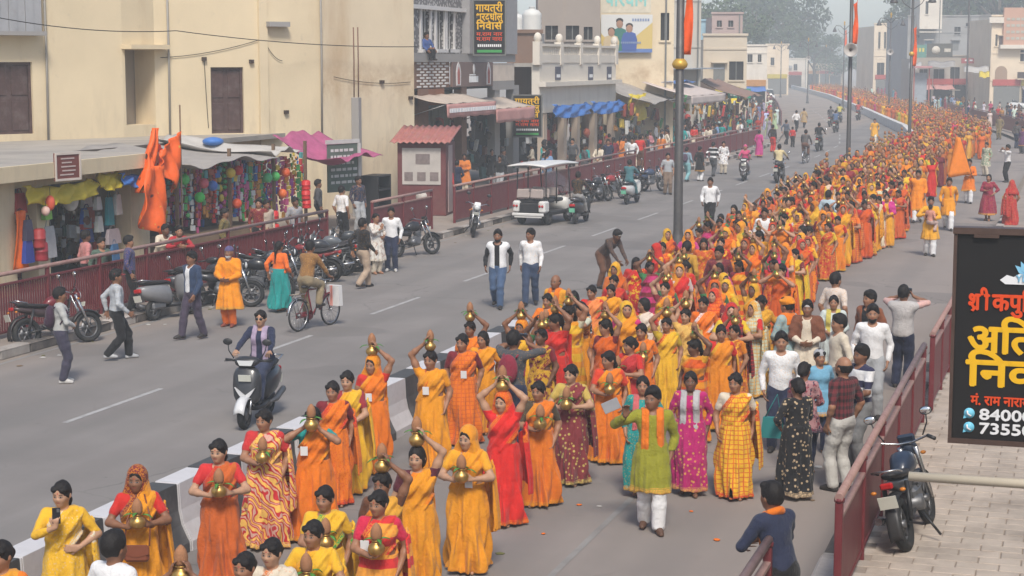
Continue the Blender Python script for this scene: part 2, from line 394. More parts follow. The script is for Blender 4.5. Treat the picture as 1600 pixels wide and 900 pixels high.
def skel(P):
    J = dict(P); fem = P.get('fem', True); J['fem'] = fem; w = P.get('w', 1.0)
    Rt = Rz(R(P.get('twist', 0))) @ Rx(R(P.get('lean', 0))) @ Ry(R(P.get('side', 0)))
    pel = np.array(P.get('pel', (0, 0, .86)), float); J['pel'] = pel; J['Rt'] = Rt
    T = lambda p: pel + Rt @ (np.array(p, float) - PEL0); J['T'] = T
    sh = .15 if fem else .166; J['sh'] = {+1: T((sh * (1 + (w - 1) * .5), .01, 1.292)), -1: T((-sh * (1 + (w - 1) * .5), .01, 1.292))}
    J['neck'] = T((0, .012, 1.33))
    Rh = Rt @ Rz(R(P.get('hyaw', 0))) @ Rx(R(P.get('hpitch', 0))) @ Ry(R(P.get('htilt', 0))) if not P.get('headup') else Rz(R(P.get('hyaw', 0))) @ Rx(R(P.get('hpitch', 0)))
    J['Rh'] = Rh; J['hc'] = T((0, .008, 1.395)) + Rh @ np.array([0, -.008, .085])
    J['el'] = {}; J['hand'] = {}
    for sgn, key in ((1, 'hl'), (-1, 'hr')):
        tgt = P.get(key); hint = P.get(key + 'e', (sgn * .6, .8, -.2))
        if tgt is None: tgt = J['sh'][sgn] + Rt @ np.array([sgn * .085, -.02, -.49]); hint = (sgn * .3, 1, 0)
        J['el'][sgn], J['hand'][sgn] = ik(J['sh'][sgn], tgt, .27, .245, hint)
    hp = .082; J['hip'] = {s: pel + Rt @ np.array([s * hp, 0, -.05]) for s in (1, -1)}
    J['kn'] = {}; J['an'] = {}
    for sgn, key in ((1, 'fl'), (-1, 'fr')):
        f = P.get(key, (sgn * .085, 0, .075)); J['kn'][sgn], J['an'][sgn] = ik(J['hip'][sgn], f, .385, .375, P.get('knee', (0, -1, .05)))
    return J
def torso(J):
    T, Rt, fem = J['T'], J['Rt'], J['fem']; w = J.get('w', 1.0); b = J.get('belly', 1.0)
    if fem:
        L = [el(T((0, .01, .87)), (.165 * w, .12 * w, .13), Rt), el(T((0, 0, 1.0)), (.138 * w, .105 * b * w, .15), Rt), el(T((0, 0, 1.17)), (.14 * w, .1 * w, .16), Rt),
             el(T((.062, -.075, 1.175)), (.062, .058, .062), Rt), el(T((-.062, -.075, 1.175)), (.062, .058, .062), Rt)]
    else:
        L = [el(T((0, .01, .87)), (.145 * w, .108 * w, .13), Rt), el(T((0, 0, 1.0)), (.136 * w, .102 * b * w, .16), Rt), el(T((0, .0, 1.19)), (.15 * w, .104 * w, .17), Rt)]
    s = J['sh']; L += [rc(s[1] - J['Rt'] @ np.array([.03, 0, .01]), s[-1] + J['Rt'] @ np.array([.03, 0, -.01]), .052 if fem else .06)]
    return L
def arm(J, s, f0=0.0, f1=2.0, th=1.0):
    S, E, H = J['sh'][s], J['el'][s], J['hand'][s]; w = (J.get('w', 1.0) - 1) * .6 + 1; k = (.9 if J['fem'] else .96) * w * th
    def at(t): return S + (E - S) * t if t <= 1 else E + (H - E) * (t - 1)
    rad = lambda t: k * float(np.interp(t, [0, .5, 1, 1.3, 2], [.052, .046, .037, .037, .025]))
    ts = [f0] + [t for t in (.5, 1.0, 1.3) if f0 < t < f1] + [f1]
    return [rc(at(a), at(b), rad(a), rad(b)) for a, b in zip(ts[:-1], ts[1:])]
def leg(J, s, f1=2.0, th=1.0):
    S, E, H = J['hip'][s], J['kn'][s], J['an'][s]
    def at(t): return S + (E - S) * t if t <= 1 else E + (H - E) * (t - 1)
    rad = lambda t: th * float(np.interp(t, [0, .5, 1, 1.35, 2], [.088, .074, .055, .053, .036]))
    ts = [0, .5, 1.0, 1.35, 2.0]; ts = [t for t in ts if t < f1] + [f1]
    return [rc(at(a), at(b), rad(a), rad(b)) for a, b in zip(ts[:-1], ts[1:])]
def foot(J, s, off=0.0):
    a = J['an'][s]; d = np.array([s * .18, -1, 0]); d = Rz(R(J.get('footyaw', 0))) @ d; d = unit(d); h = a[2]
    return [rc(a + [0, 0, -.01], a - d * .03 + [0, 0, -.042], .036 + off, .03 + off), rc(a - d * .03 + [0, 0, -.045], a + d * .15 + [0, 0, -.052], .03 + off, .022 + off), rc(a + [0, 0, -.005], a + d * .11 + [0, 0, -.045], .034 + off, .028 + off)]
def hand(J, s, vx):
    W = J['hand'][s]; E = J['el'][s]; key = 'l' if s > 0 else 'r'
    d = unit(J.get('d' + key, W - E)); pn = np.array(J.get('p' + key, (-s, 0, 0)), float); pn = unit(pn - d * (pn @ d)); sd = np.cross(d, pn); c = R(J.get('c' + key, 28)); sz = 1.0 if J['fem'] else 1.12
    fr = max(.0088, vx * .6) * (1 if vx < .02 else .8); L = []
    for o in (-.026, 0, .026): L.append(rc(W + d * .01 + sd * o * .7 * sz, W + d * .078 * sz + sd * o * sz, .016, .0135))
    # the thumb leaves the palm on the side that faces forward / up
    ts = 1 if J.get('t' + key, 1) > 0 else -1
    for i in range(4):
        o = (-.031 + .0207 * i) * sz; ln = (.040, .046, .043, .034)[i] * sz if ts < 0 else (.034, .043, .046, .040)[i] * sz
        b = W + d * .082 * sz + sd * o; d1 = d * math.cos(c) + pn * math.sin(c); d2 = d * math.cos(2.1 * c) + pn * math.sin(2.1 * c); m = b + d1 * ln + sd * o * .12
        L += [rc(b, m, fr, fr * .95), rc(m, m + d2 * ln * .85, fr * .95, fr * .8)]
    b = W + d * .025 * sz + sd * .03 * ts * sz; m = b + unit(d * .75 + sd * ts * .65 + pn * .25) * .042 * sz
    L += [rc(b, m, fr * 1.25, fr * 1.1), rc(m, m + unit(d + sd * ts * .15 + pn * .45) * .034 * sz, fr * 1.1, fr * .85)]
    return L
def head(J):
    hc, Rh, fem = J['hc'], J['Rh'], J['fem']; H = lambda *p: hc + Rh @ np.array(p); k = 1.09 if fem else 1.11
    L = [el(hc + Rh @ np.array([0, .012, .012]), (.074 * k, .093 * k, .103 * k), Rh), el(H(0, -.03, -.045), (.056 * k, .062 * k, .072 * k), Rh), el(H(0, -.052, -.092), (.024 * k, .026, .02), Rh),
         el(H(.034, -.062, -.022), (.026, .024, .026), Rh), el(H(-.034, -.062, -.022), (.026, .024, .026), Rh),
         rc(H(0, .005, -.07), J['neck'] + J['Rt'] @ np.array([0, .006, -.02]), .045 * k, .052 * k)]
    N = [rc(H(0, -.084, .006), H(0, -.101, -.026), .008, .0125), el(H(.011, -.094, -.029), (.009, .01, .008), Rh), el(H(-.011, -.094, -.029), (.009, .01, .008), Rh),
         el(H(0, -.086, -.053), (.021, .0115, .0085), Rh), el(H(.076 * k, .008, -.012), (.011, .02, .031), Rh), el(H(-.076 * k, .008, -.012), (.011, .02, .031), Rh),
         rc(H(-.05, -.077, .024), H(.05, -.077, .024), .008, .008)]
    S = [el(H(.03, -.099, .0), (.0165, .012, .011), Rh, True), el(H(-.03, -.099, .0), (.0165, .012, .011), Rh, True)]
    return L, N, S
def bounds(L, off=.03):
    return np.min([p.lo for p in L], 0) - off, np.max([p.hi for p in L], 0) + off
def body_mesh(J, vx, name):
    hL, hN, hS = head(J); L = torso(J) + [q for s in (1, -1) for q in arm(J, s) + leg(J, s, 2.0, .9) + foot(J, s)]
    hh = hand(J, 1, vx) + hand(J, -1, vx); F = Field(*bounds(L + hL + hN + hh), vx)
    F.put(L, .035).put(hL, .028).put(hN, .011).put(hS).put(hh, .009)
    V, Q = F.tris(); hp = (V - J['hc']) @ J['Rh']
    return np_mesh(name, V, Q, SKIN, {'hp': ('FLOAT_VECTOR', hp)})
def tl(J, F):
    """grid coordinates in the torso's own frame"""
    X, Y, Z = F.coords(); p = J['pel']; Rt = J['Rt']; dx, dy, dz = X - p[0], Y - p[1], Z - p[2]
    return tuple(dx * Rt[0, i] + dy * Rt[1, i] + dz * Rt[2, i] + PEL0[i] for i in range(3))
def hl_(J, F):
    X, Y, Z = F.coords(); p = J['hc']; Rh = J['Rh']; dx, dy, dz = X - p[0], Y - p[1], Z - p[2]
    return tuple(dx * Rh[0, i] + dy * Rh[1, i] + dz * Rh[2, i] for i in range(3))
def fin(F, name, mat, attrs=None):
    V, Q = F.tris(); return np_mesh(name, V, Q, mat, {'bd': ('FLOAT', np.full(len(V), 1.0) if attrs is None else attrs(V))})
def top_mesh(J, vx, sleeve, off, hem, neck=.085, mat='cloth_nob', amp=.0025, ph=0.0, armoff=None, neckc=(0, -.055, 1.375), open_=None):
    L = torso(J); A = [q for s in (1, -1) for q in arm(J, s, 0, sleeve)] if sleeve > 0 else [rc(J['sh'][s], J['sh'][s] + (J['el'][s] - J['sh'][s]) * .08, .05) for s in (1, -1)]
    F = Field(*bounds(L + A, off + .03), vx); F.put(L, .045, off * .8); F.put(A, .02, off * .55 if armoff is None else armoff); F.wob(amp, 17, ph)
    x, y, z = tl(J, F); F.cut(hem - z)
    F.cut(neck - np.sqrt((x - neckc[0]) ** 2 + (y - neckc[1]) ** 2 + (z - neckc[2]) ** 2)); F.cut(z - 1.375)
    if open_: F.cut(np.minimum(open_ - np.abs(x), -.02 - y) * 1.0)
    return fin(F, 'top', MATS[mat])
def trousers_mesh(J, vx, off=.02, top=.97, mat='cloth_nob', ph=0.0, th=1.0, end=1.98):
    L = [el(J['T']((0, .01, .86)), (.15, .112, .12), J['Rt'])] + [q for s in (1, -1) for q in leg(J, s, end, th)]
    L += [rc(J['kn'][s] + (J['an'][s] - J['kn'][s]) * .4, J['kn'][s] + (J['an'][s] - J['kn'][s]) * .97, .05 * th, .048 * th) for s in (1, -1)]
    F = Field(*bounds(L, off + .02), vx); F.put(L, .03, off); F.wob(.0018, 24, ph); x, y, z = tl(J, F); F.cut(z - top); X, Y, Z = F.coords()
    if J.get('pel', PEL0)[2] > .8: F.cut(.045 - Z + 0 * X)
    return fin(F, 'trousers', MATS[mat])
def shoes_mesh(J, vx, s):
    L = foot(J, s, .008); F = Field(*bounds(L), min(vx, .014)); F.put(L, .02); X, Y, Z = F.coords(); F.cut(J['an'][s][2] - .07 - Z + 0 * X); F.cut(Z - J['an'][s][2] - .015 + 0 * X)
    V, Q = F.tris(); return np_mesh('shoe', V, Q, SHOE)
def skirt_field(F, J, top, hem, prof, ph, pleat=1.0, fold=1.0, diag=1.0):
    X, Y, Z = F.coords(); c0 = J['pel'] + [0, .005, .12]; mf = (J['an'][1] + J['an'][-1]) / 2; t = np.clip((c0[2] - Z) / (c0[2] - .05), 0, 1.1)
    cx = c0[0] + (mf[0] - c0[0]) * t; cyy = c0[1] + (mf[1] - c0[1]) * t - .015 * np.sin(t * 3)
    zs = np.array([p[0] for p in prof]); rx = np.interp(Z, zs, [p[1] for p in prof]); ry = np.interp(Z, zs, [p[2] for p in prof])
    w = J.get('w', 1.0); rx = rx * w; ry = ry * w
    dx, dy = X - cx, Y - cyy; th = np.arctan2(dx, -dy); rho = np.sqrt((dx / rx) ** 2 + (dy / ry) ** 2); low = np.clip((.98 - Z) / .8, 0, 1)
    st = .10 * (np.abs(mf[1] - J['an'][1][1]) > .06)
    f = fold * low ** .7 * (.031 * np.sin(5 * th + 5 * diag * Z + ph) + .024 * np.sin(9 * th - 8 * diag * Z + 2.1 * ph) + .016 * np.sin(16 * th + 6 * Z + ph) + .03 * np.sin(th * 2 + ph) * np.sin(Z * 7 + ph))
    f = f + pleat * low * .023 * np.sin(21 * th + 2 * np.sin(3 * Z + ph) + ph) * np.exp(-((th - .15) / .55) ** 2) + st * low ** 2 * .3 * np.cos(2 * th)
    d = (rho - 1) * np.minimum(rx, ry) - f
    G = Field.__new__(Field); G.lo, G.vx, G.n, G.ax = F.lo, F.vx, F.n, F.ax; G.F = np.full(F.n, 1.0, np.float32); G.put([q for s_ in (1, -1) for q in leg(J, s_, 1.9)], .05, .016)
    h_ = np.maximum(.07 - np.abs(d - G.F), 0) / .07; d = np.minimum(d, G.F) - h_ * h_ * .07 / 4
    return np.maximum(np.maximum(d * .8, Z - top), hem + .012 * np.sin(3 * th + ph) - Z)
SPROF = [(.03, .235, .215), (.25, .215, .195), (.5, .198, .172), (.78, .178, .15), (.9, .168, .138), (1.0, .15, .12), (1.2, .14, .11)]
def sari_mesh(J, vx, mat, ph=0.0, drape='back', cover=False, hem=.035, prof=SPROF):
    hi = 1.66 if cover else 1.4; F = Field((-.34, -.32, .02), (.36, .36, hi), vx); T = torso(J)
    X, Y, Z = F.coords()
    # pallu wound across the chest
    F.put(T, .05, .022); F.wob(.003, 19, ph); x, y, z = tl(J, F)
    s = (x + .01) * -.80 + (z - 1.13) * .60; rip = .010 * np.sin(58 * s + 7 * x + ph) + .005 * np.sin(105 * s - 9 * x)
    F.F = F.F + rip.astype(np.float32)
    wd = .165; front = np.abs(s + .015) - wd; back = np.abs(x - .085) - .105; sel = np.where(y < .03, front, back)
    F.cut(np.maximum(sel, .9 - z)); F.cut(.068 - np.sqrt(x ** 2 + (y + .02) ** 2 + (z - 1.385) ** 2)); F.cut(z - 1.36)
    F.add(skirt_field(F, J, J['pel'][2] + .13, hem, prof, ph))
    if drape == 'back':
        yb = .135 + .03 * (1.3 - z) + .012 * np.sin(34 * x + 3 * z + ph)
        F.add(np.maximum(np.maximum(np.abs(y - yb) - .011, np.abs(x - .085) - .11 - .02 * np.sin(4 * z)), np.maximum(.50 + .03 * np.sin(20 * x) - z, z - 1.3)))
    elif drape == 'side':
        th = np.arctan2(x - .03, -(y - .02)); rho = np.sqrt(((x - .03) / 1.12) ** 2 + (y - .02) ** 2); rr = .215 + .06 * np.clip((1.2 - z) / .6, 0, 1) + .011 * np.sin(15 * th + 4 * z + ph)
        F.add(np.maximum(np.maximum(np.abs(rho - rr) - .011, np.abs(th - 2.0) - .75), np.maximum(.42 + .05 * np.sin(3 * th + ph) - z, z - (1.24 - .25 * np.abs(th - 1.9)))))
    if cover:
        hx, hy, hz = hl_(J, F); 
        q = np.sqrt((hx / .102) ** 2 + ((hy - .028) / .122) ** 2 + ((hz - .02) / .132) ** 2); d1 = (q - 1) * .1
        wz = np.clip((1.5 - Z) / .28, 0, 1); c = J['hc']; d2 = np.maximum((np.sqrt(((X - c[0]) / (.105 + .085 * wz)) ** 2 + ((Y - c[1] - .035) / (.115 + .035 * wz)) ** 2) - 1) * .1, np.maximum(1.15 - Z, Z - 1.5)) + .006 * np.sin(30 * X + 9 * Z + ph)
        D = np.minimum(d1, d2) + .003 * np.sin(26 * Y + 20 * Z + ph)
        D = np.maximum(D, -(np.sqrt((hx / .078) ** 2 + ((hy + .115) / .115) ** 2 + ((hz + .02) / .108) ** 2) - 1) * .08)
        D = np.maximum(D, np.where(hz < -.03, -(hy + .05), -1)); F.add(D)
    Jp, Jr = J['pel'], J['Rt']
    def at(V):
        q = (V - Jp) @ Jr + PEL0; s = (q[:, 0] + .01) * -.80 + (q[:, 2] - 1.13) * .60
        b1 = np.where((q[:, 2] > 1.0) & (q[:, 1] < .03), wd - np.abs(s + .015) + .012, 1.0); b2 = V[:, 2] - hem
        b3 = np.where((q[:, 1] > .1) & (drape == 'back'), np.minimum(V[:, 2] - .5, .115 - np.abs(q[:, 0] - .085) + .02), 1.0)
        b4 = 1.0
        if cover:
            h = (V - J['hc']) @ J['Rh']; b4 = np.where(h[:, 2] > -.1, np.abs(np.sqrt((h[:, 0] / .078) ** 2 + ((h[:, 1] + .115) / .115) ** 2 + ((h[:, 2] + .02) / .108) ** 2) - 1) * .1 + .02, 1.0)
        return np.clip(np.minimum(np.minimum(b1, b2), np.minimum(b3, b4)), 0, 1)
    V, Q = F.tris(); return np_mesh('sari', V, Q, MATS[mat], {'bd': ('FLOAT', at(V))})
def kurta_mesh(J, vx, mat, sleeve=1.85, hem=.5, off=.018, flare=.1, ph=0.0, neck=.075):
    L = torso(J); A = [q for s in (1, -1) for q in arm(J, s, 0, sleeve)]
    lo, hi = bounds(L + A, off + .04); lo = np.minimum(lo, [-.33, -.32, hem - .03]); hi = np.maximum(hi, [.33, .32, 1.3]); F = Field(lo, hi, vx)
    F.put(L, .045, off * .8); F.put(A, .02, off * .7); x, y, z = tl(J, F); F.cut(.9 - z); h0 = .82; r1 = .175 + flare; sq = max(hem, .02)
    F.add(skirt_field(F, J, J['pel'][2] + .12, hem, [(sq, r1, r1 * .82), (h0, .19, .15), (1.0, .165, .13), (1.3, .16, .125)], ph, .2, .7, .2))
    F.wob(.003, 16, ph); F.cut(neck - np.sqrt(x ** 2 + (y + .05) ** 2 + (z - 1.375) ** 2)); F.cut(z - 1.375)
    return fin(F, 'kurta', MATS[mat], lambda V: np.clip(V[:, 2] - hem, 0, 1))
def hair_mesh(J, vx, style):
    hc, Rh, fem = J['hc'], J['Rh'], J['fem']; H = lambda *p: hc + Rh @ np.array(p); k = 1.09 if fem else 1.11; vx = min(vx, .016)
    L = [el(H(0, .016, .02), (.081 * k, .099 * k, .106 * k), Rh)]
    if style == 'short': L = [el(H(0, .014, .028), (.083 * k, .102 * k, .112 * k), Rh), el(H(.02, -.055, .10), (.06, .045, .035), Rh)]
    if style == 'bun': L += [el(H(0, .115, -.01), (.052, .045, .05), Rh)]
    if style == 'tail': L += [rc(H(0, .1, 0), H(.01, .12, -.1), .03, .028), rc(H(.01, .12, -.1), J['T']((.02, .135, 1.12)), .028, .014)]
    if style == 'long': L += [rc(H(0, .06, -.02), J['T']((0, .115, 1.25)), .075, .07), rc(J['T']((0, .115, 1.25)), J['T']((0, .125, 1.05)), .07, .03), rc(H(.065, .02, -.02), J['T']((.105, -.06, 1.16)), .03, .022), rc(H(-.065, .02, -.02), J['T']((-.1, -.01, 1.22)), .025, .018)]
    if style == 'bob': L += [el(H(0, .03, -.04), (.092, .085, .095), Rh)]
    F = Field(*bounds(L), vx); F.put(L, .03); x, y, z = hl_(J, F)
    F.cut(-(np.sqrt((x / .060) ** 2 + ((y + .105) / .085) ** 2 + ((z + .03) / .098) ** 2) - 1) * .06)
    if style in ('short', 'bald'): F.cut(np.where(y > .02, -(z + .06), -(z + .012 + y * .55)))
    elif style in ('bun', 'tail'): F.cut(np.where(y < .03, -(z + .035 + y * .35), -1)); F.add((np.sqrt(((np.abs(x) - .045) / .042) ** 2 + ((y + .045) / .05) ** 2 + ((z - .062) / .034) ** 2) - 1) * .03)
    if style == 'bald': F.cut(z - .035 + np.clip(-y, 0, 1) * .8)
    X = F.coords(); F.F = F.F + (.0035 * np.sin(75 * X[0] + 30 * X[2]) * np.sin(60 * X[1] + 20 * X[2])).astype(np.float32)
    V, Q = F.tris(); return np_mesh('hair', V, Q, HAIR)
def hat_mesh(J, vx, kind):
    hc, Rh = J['hc'], J['Rh']; H = lambda *p: hc + Rh @ np.array(p); vx = min(vx, .016)
    if kind == 'turban': L = [el(H(0, .015, .06), (.108, .122, .075), Rh), el(H(0, .02, .085), (.085, .095, .07), Rh), el(H(.03, -.06, .07), (.07, .05, .045), Rh)]
    elif kind == 'scarfhead': L = [el(H(0, .016, .035), (.092, .11, .105), Rh), el(H(0, .05, -.06), (.088, .075, .08), Rh)]
    elif kind == 'helmet': L = [el(H(0, .005, .03), (.115, .135, .125), Rh)]
    else: L = [el(H(0, .014, .045), (.088, .107, .088), Rh)]
    if kind == 'cap': L += [el(H(0, -.125, .04), (.065, .06, .009), Rh)]
    F = Field(*bounds(L), vx); F.put(L, .02); x, y, z = hl_(J, F)
    if kind == 'turban': F.F = F.F + (.005 * np.sin(75 * (z + .5 * np.abs(x)) + 8 * x)).astype(np.float32); F.cut(.018 - z - np.clip(-y, -1, .08) * .2)
    elif kind == 'scarfhead' or kind == 'helmet': F.cut(-(np.sqrt((x / .068) ** 2 + ((y + .11) / .1) ** 2 + ((z + .03) / .085) ** 2) - 1) * .06)
    else: F.cut(.02 - z); 
    return fin(F, 'hat', MATS['cloth_nob'] if kind != 'helmet' else SHOE)
def beard_mesh(J, vx):
    H = lambda *p: J['hc'] + J['Rh'] @ np.array(p); L = [el(H(0, -.034, -.064), (.062, .066, .062), J['Rh']), el(H(0, -.06, -.1), (.034, .034, .026), J['Rh'])]
    F = Field(*bounds(L), min(vx, .012)); F.put(L, .02); x, y, z = hl_(J, F); F.cut(-(np.sqrt((x / .027) ** 2 + ((y + .1) / .03) ** 2 + ((z + .053) / .011) ** 2) - 1) * .02); F.cut(np.where(np.abs(x) < .04, z + .04, z + .01)); F.cut(y - .01)
    V, Q = F.tris(); return np_mesh('beard', V, Q, HAIR)
def scarf_mesh(J, vx, style, mat='cloth_nob'):
    """cloth round the neck / over shoulders: 'stole' both ends in front, 'wrap' over both shoulders, 'loop' neck only"""
    L = torso(J)
    if style == 'wrap': L = L + [q for s in (1, -1) for q in arm(J, s, 0, 1.1)]
    F = Field(*bounds(L, .07), vx); F.put(L, .05 if style != 'wrap' else .045, .03 if style != 'wrap' else .024); x, y, z = tl(J, F); F.wob(.005, 23)
    if style == 'wrap':
        F.cut(.85 - z); F.cut(.08 - np.sqrt(x ** 2 + (y + .06) ** 2 + (z - 1.37) ** 2)); F.cut(np.minimum(.05 + (1.3 - z) * .12 - np.abs(x), -.03 - y))
    elif style == 'stole':
        F.F = F.F + (.004 * np.sin(120 * x)).astype(np.float32); front = np.maximum(np.abs(np.abs(x) - .08 - .02 * (1.3 - z)) - .042, np.where(x > 0, .72, .9) - z); F.cut(np.where(y < .0, front, np.maximum(1.2 - z, np.abs(x) - .13))); F.cut(.06 - np.sqrt(x ** 2 + (y + .02) ** 2 + (z - 1.39) ** 2)); F.cut(z - 1.4)
    else:
        F.F = np.full(F.n, 1.0, np.float32); T = J['T']; F.put([rc(T((.075 * math.cos(a), .01 + .075 * math.sin(a), 1.335 + .025 * math.sin(a))), T((.075 * math.cos(a + .5), .01 + .075 * math.sin(a + .5), 1.335 + .025 * math.sin(a + .5))), .032) for a in np.arange(0, 6.3, .5)] + [rc(T((.03, -.09, 1.3)), T((.06, -.13, 1.08)), .035, .03)], .02); F.wob(.004, 40)
    return fin(F, 'scarf', MATS[mat])
def bag_mesh(J, vx):
    T = J['T']; L = [el(T((0, .17, 1.12)), (.14, .085, .2), J['Rt']), el(T((0, .2, 1.04)), (.11, .08, .1), J['Rt'])]
    L += [rc(T((s * .1, .12, 1.28)), T((s * .105, -.02, 1.345)), .016) for s in (1, -1)] + [rc(T((s * .105, -.02, 1.345)), T((s * .12, -.11, 1.2)), .016) for s in (1, -1)] + [rc(T((s * .12, -.11, 1.2)), T((s * .165, .02, 1.02)), .014) for s in (1, -1)]
    F = Field(*bounds(L), vx); F.put(L, .015); return fin(F, 'backpack', MATS['cloth_nob'])

TPL = {}
BLK = (.012, .009, .008)
def template(key, vx, pose, outfit):
    """meshes of one posed and dressed figure, shared by all who look alike"""
    kk = (key, vx)
    if kk in TPL: return TPL[kk]
    P = dict(pose); O = dict(outfit); P['fem'] = O.get('fem', True); P['w'] = O.get('w', 1.0) * (1.13 if O.get('fem', True) else 1.04); P['belly'] = O.get('belly', 1.0); J = skel(P); ph = (hash(str(key)) % 1) + len(str(key)) * .7 + O.get('ph', 0)
    parts = []; gv = max(vx, .0135) * 1.1
    kind = O['kind']; pat = 'cloth_' + O.get('pat', 'plain'); tp = 'cloth_' + O.get('tpat', 'nob')
    if kind == 'sari':
        parts.append(('blouse', top_mesh(J, gv, O.get('sleeve', .62), .010, 1.09, .095, tp, .001, ph), 'c3'))
        parts.append(('sari', sari_mesh(J, gv, pat, ph, O.get('drape', 'back'), O.get('cover', False)), 'c1'))
    elif kind == 'kurtaw':
        parts.append(('kurta', kurta_mesh(J, gv, pat, O.get('sleeve', 1.5), O.get('hem', .42), .016, O.get('flare', .06), ph), 'c1'))
        parts.append(('trousers', trousers_mesh(J, gv, .02, .9, 'cloth_nob', ph), 'c3'))
    elif kind == 'dress':
        parts.append(('dress', kurta_mesh(J, gv, pat, O.get('sleeve', 1.5), O.get('hem', .05), .016, O.get('flare', .06), ph), 'c1'))
    elif kind == 'skirtset':
        F = Field((-.33, -.32, .02), (.33, .33, 1.1), gv); F.F = skirt_field(F, J, J['pel'][2] + .14, .09, SPROF, ph).astype(np.float32)
        parts.append(('skirt', fin(F, 'skirt', MATS['cloth_nob'], lambda V: V[:, 2] - .09), 'c3')); parts.append(('blouse', top_mesh(J, gv, O.get('sleeve', .8), .018, .9, .09, pat, .003, ph), 'c1'))
    elif kind == 'kurtam':
        parts.append(('kurta', kurta_mesh(J, gv, pat, O.get('sleeve', 1.8), O.get('hem', .46), .018, O.get('flare', .055), ph), 'c1'))
        parts.append(('trousers', trousers_mesh(J, gv, .024, .9, 'cloth_nob', ph), 'c3'))
    elif kind == 'shirt':
        parts.append(('shirt', top_mesh(J, gv, O.get('sleeve', 1.9), .017, O.get('hem', .80), .078, pat, .0035, ph), 'c1'))
        parts.append(('trousers', trousers_mesh(J, gv, O.get('toff', .018), .97, 'cloth_nob', ph), 'c3'))
        if O.get('vest'): parts.append(('vest', top_mesh(J, gv, 0, .032, .82, .105, 'cloth_nob', .003, ph, open_=.05), 'c2'))
        if O.get('jacket'): parts.append(('jacket', top_mesh(J, gv, 1.86, .030, .74, .10, 'cloth_nob', .004, ph, open_=.06), 'c2'))
    if O.get('scarf'): parts.append(('scarf', scarf_mesh(J, gv, O['scarf']), 'c4'))
    if O.get('bag'): parts.append(('backpack', bag_mesh(J, gv), 'c4'))
    if O.get('hat'): parts.append((dict(turban='turban', cap='cap', beanie='beanie', scarfhead='head_cloth', helmet='helmet')[O['hat']], hat_mesh(J, vx, O['hat']), 'c5'))
    if O.get('hair') and O.get('hat') not in ('scarfhead', 'helmet'): parts.append(('hair', hair_mesh(J, vx, 'under' if O.get('cover') and O['hair'] != 'long' else O['hair']), 'hair'))
    if O.get('beard'): parts.append(('beard', beard_mesh(J, vx), 'hair'))
    if O.get('shoes'):
        for s in (1, -1): parts.append(('shoe', shoes_mesh(J, vx, s), 'shoe'))
    bm = body_mesh(J, vx, 'person'); TPL[kk] = (bm, parts, J); return TPL[kk]
SKINS = [(.38, .20, .12), (.32, .158, .09), (.23, .108, .06), (.44, .25, .155), (.15, .07, .04)]
def person(key, vx, pose, outfit, loc, face=0.0, h=1.55, label='', group=None, cols=None, skin=1, cat='person', hair=BLK, shoe=(.03, .025, .022), wx=1.0):
    """face = degrees the figure is turned from looking straight down the street towards the camera"""
    bm, parts, J = template(key, vx, pose, outfit); cols = cols or {}
    o = link('person', bm, None, loc, R(face), color=SKINS[skin] if isinstance(skin, int) else skin, scale=(h / 1.6 * wx, h / 1.6 * wx, h / 1.6))
    o['bindi'] = 1.0 if outfit.get('fem', True) else 0.0
    tag(o, label, cat, group)
    c2 = cols.get('c2', (.6, .3, .05))
    for nm, me, ck in parts:
        col = hair if ck == 'hair' else shoe if ck == 'shoe' else cols.get(ck, cols.get('c1', (.5, .5, .5)))
        link(nm, me, o, color=col, c2=cols.get('c3') or c2 if nm in ('trousers',) else c2, c3=cols.get('c3', (.5, .05, .03)))
    return o, J

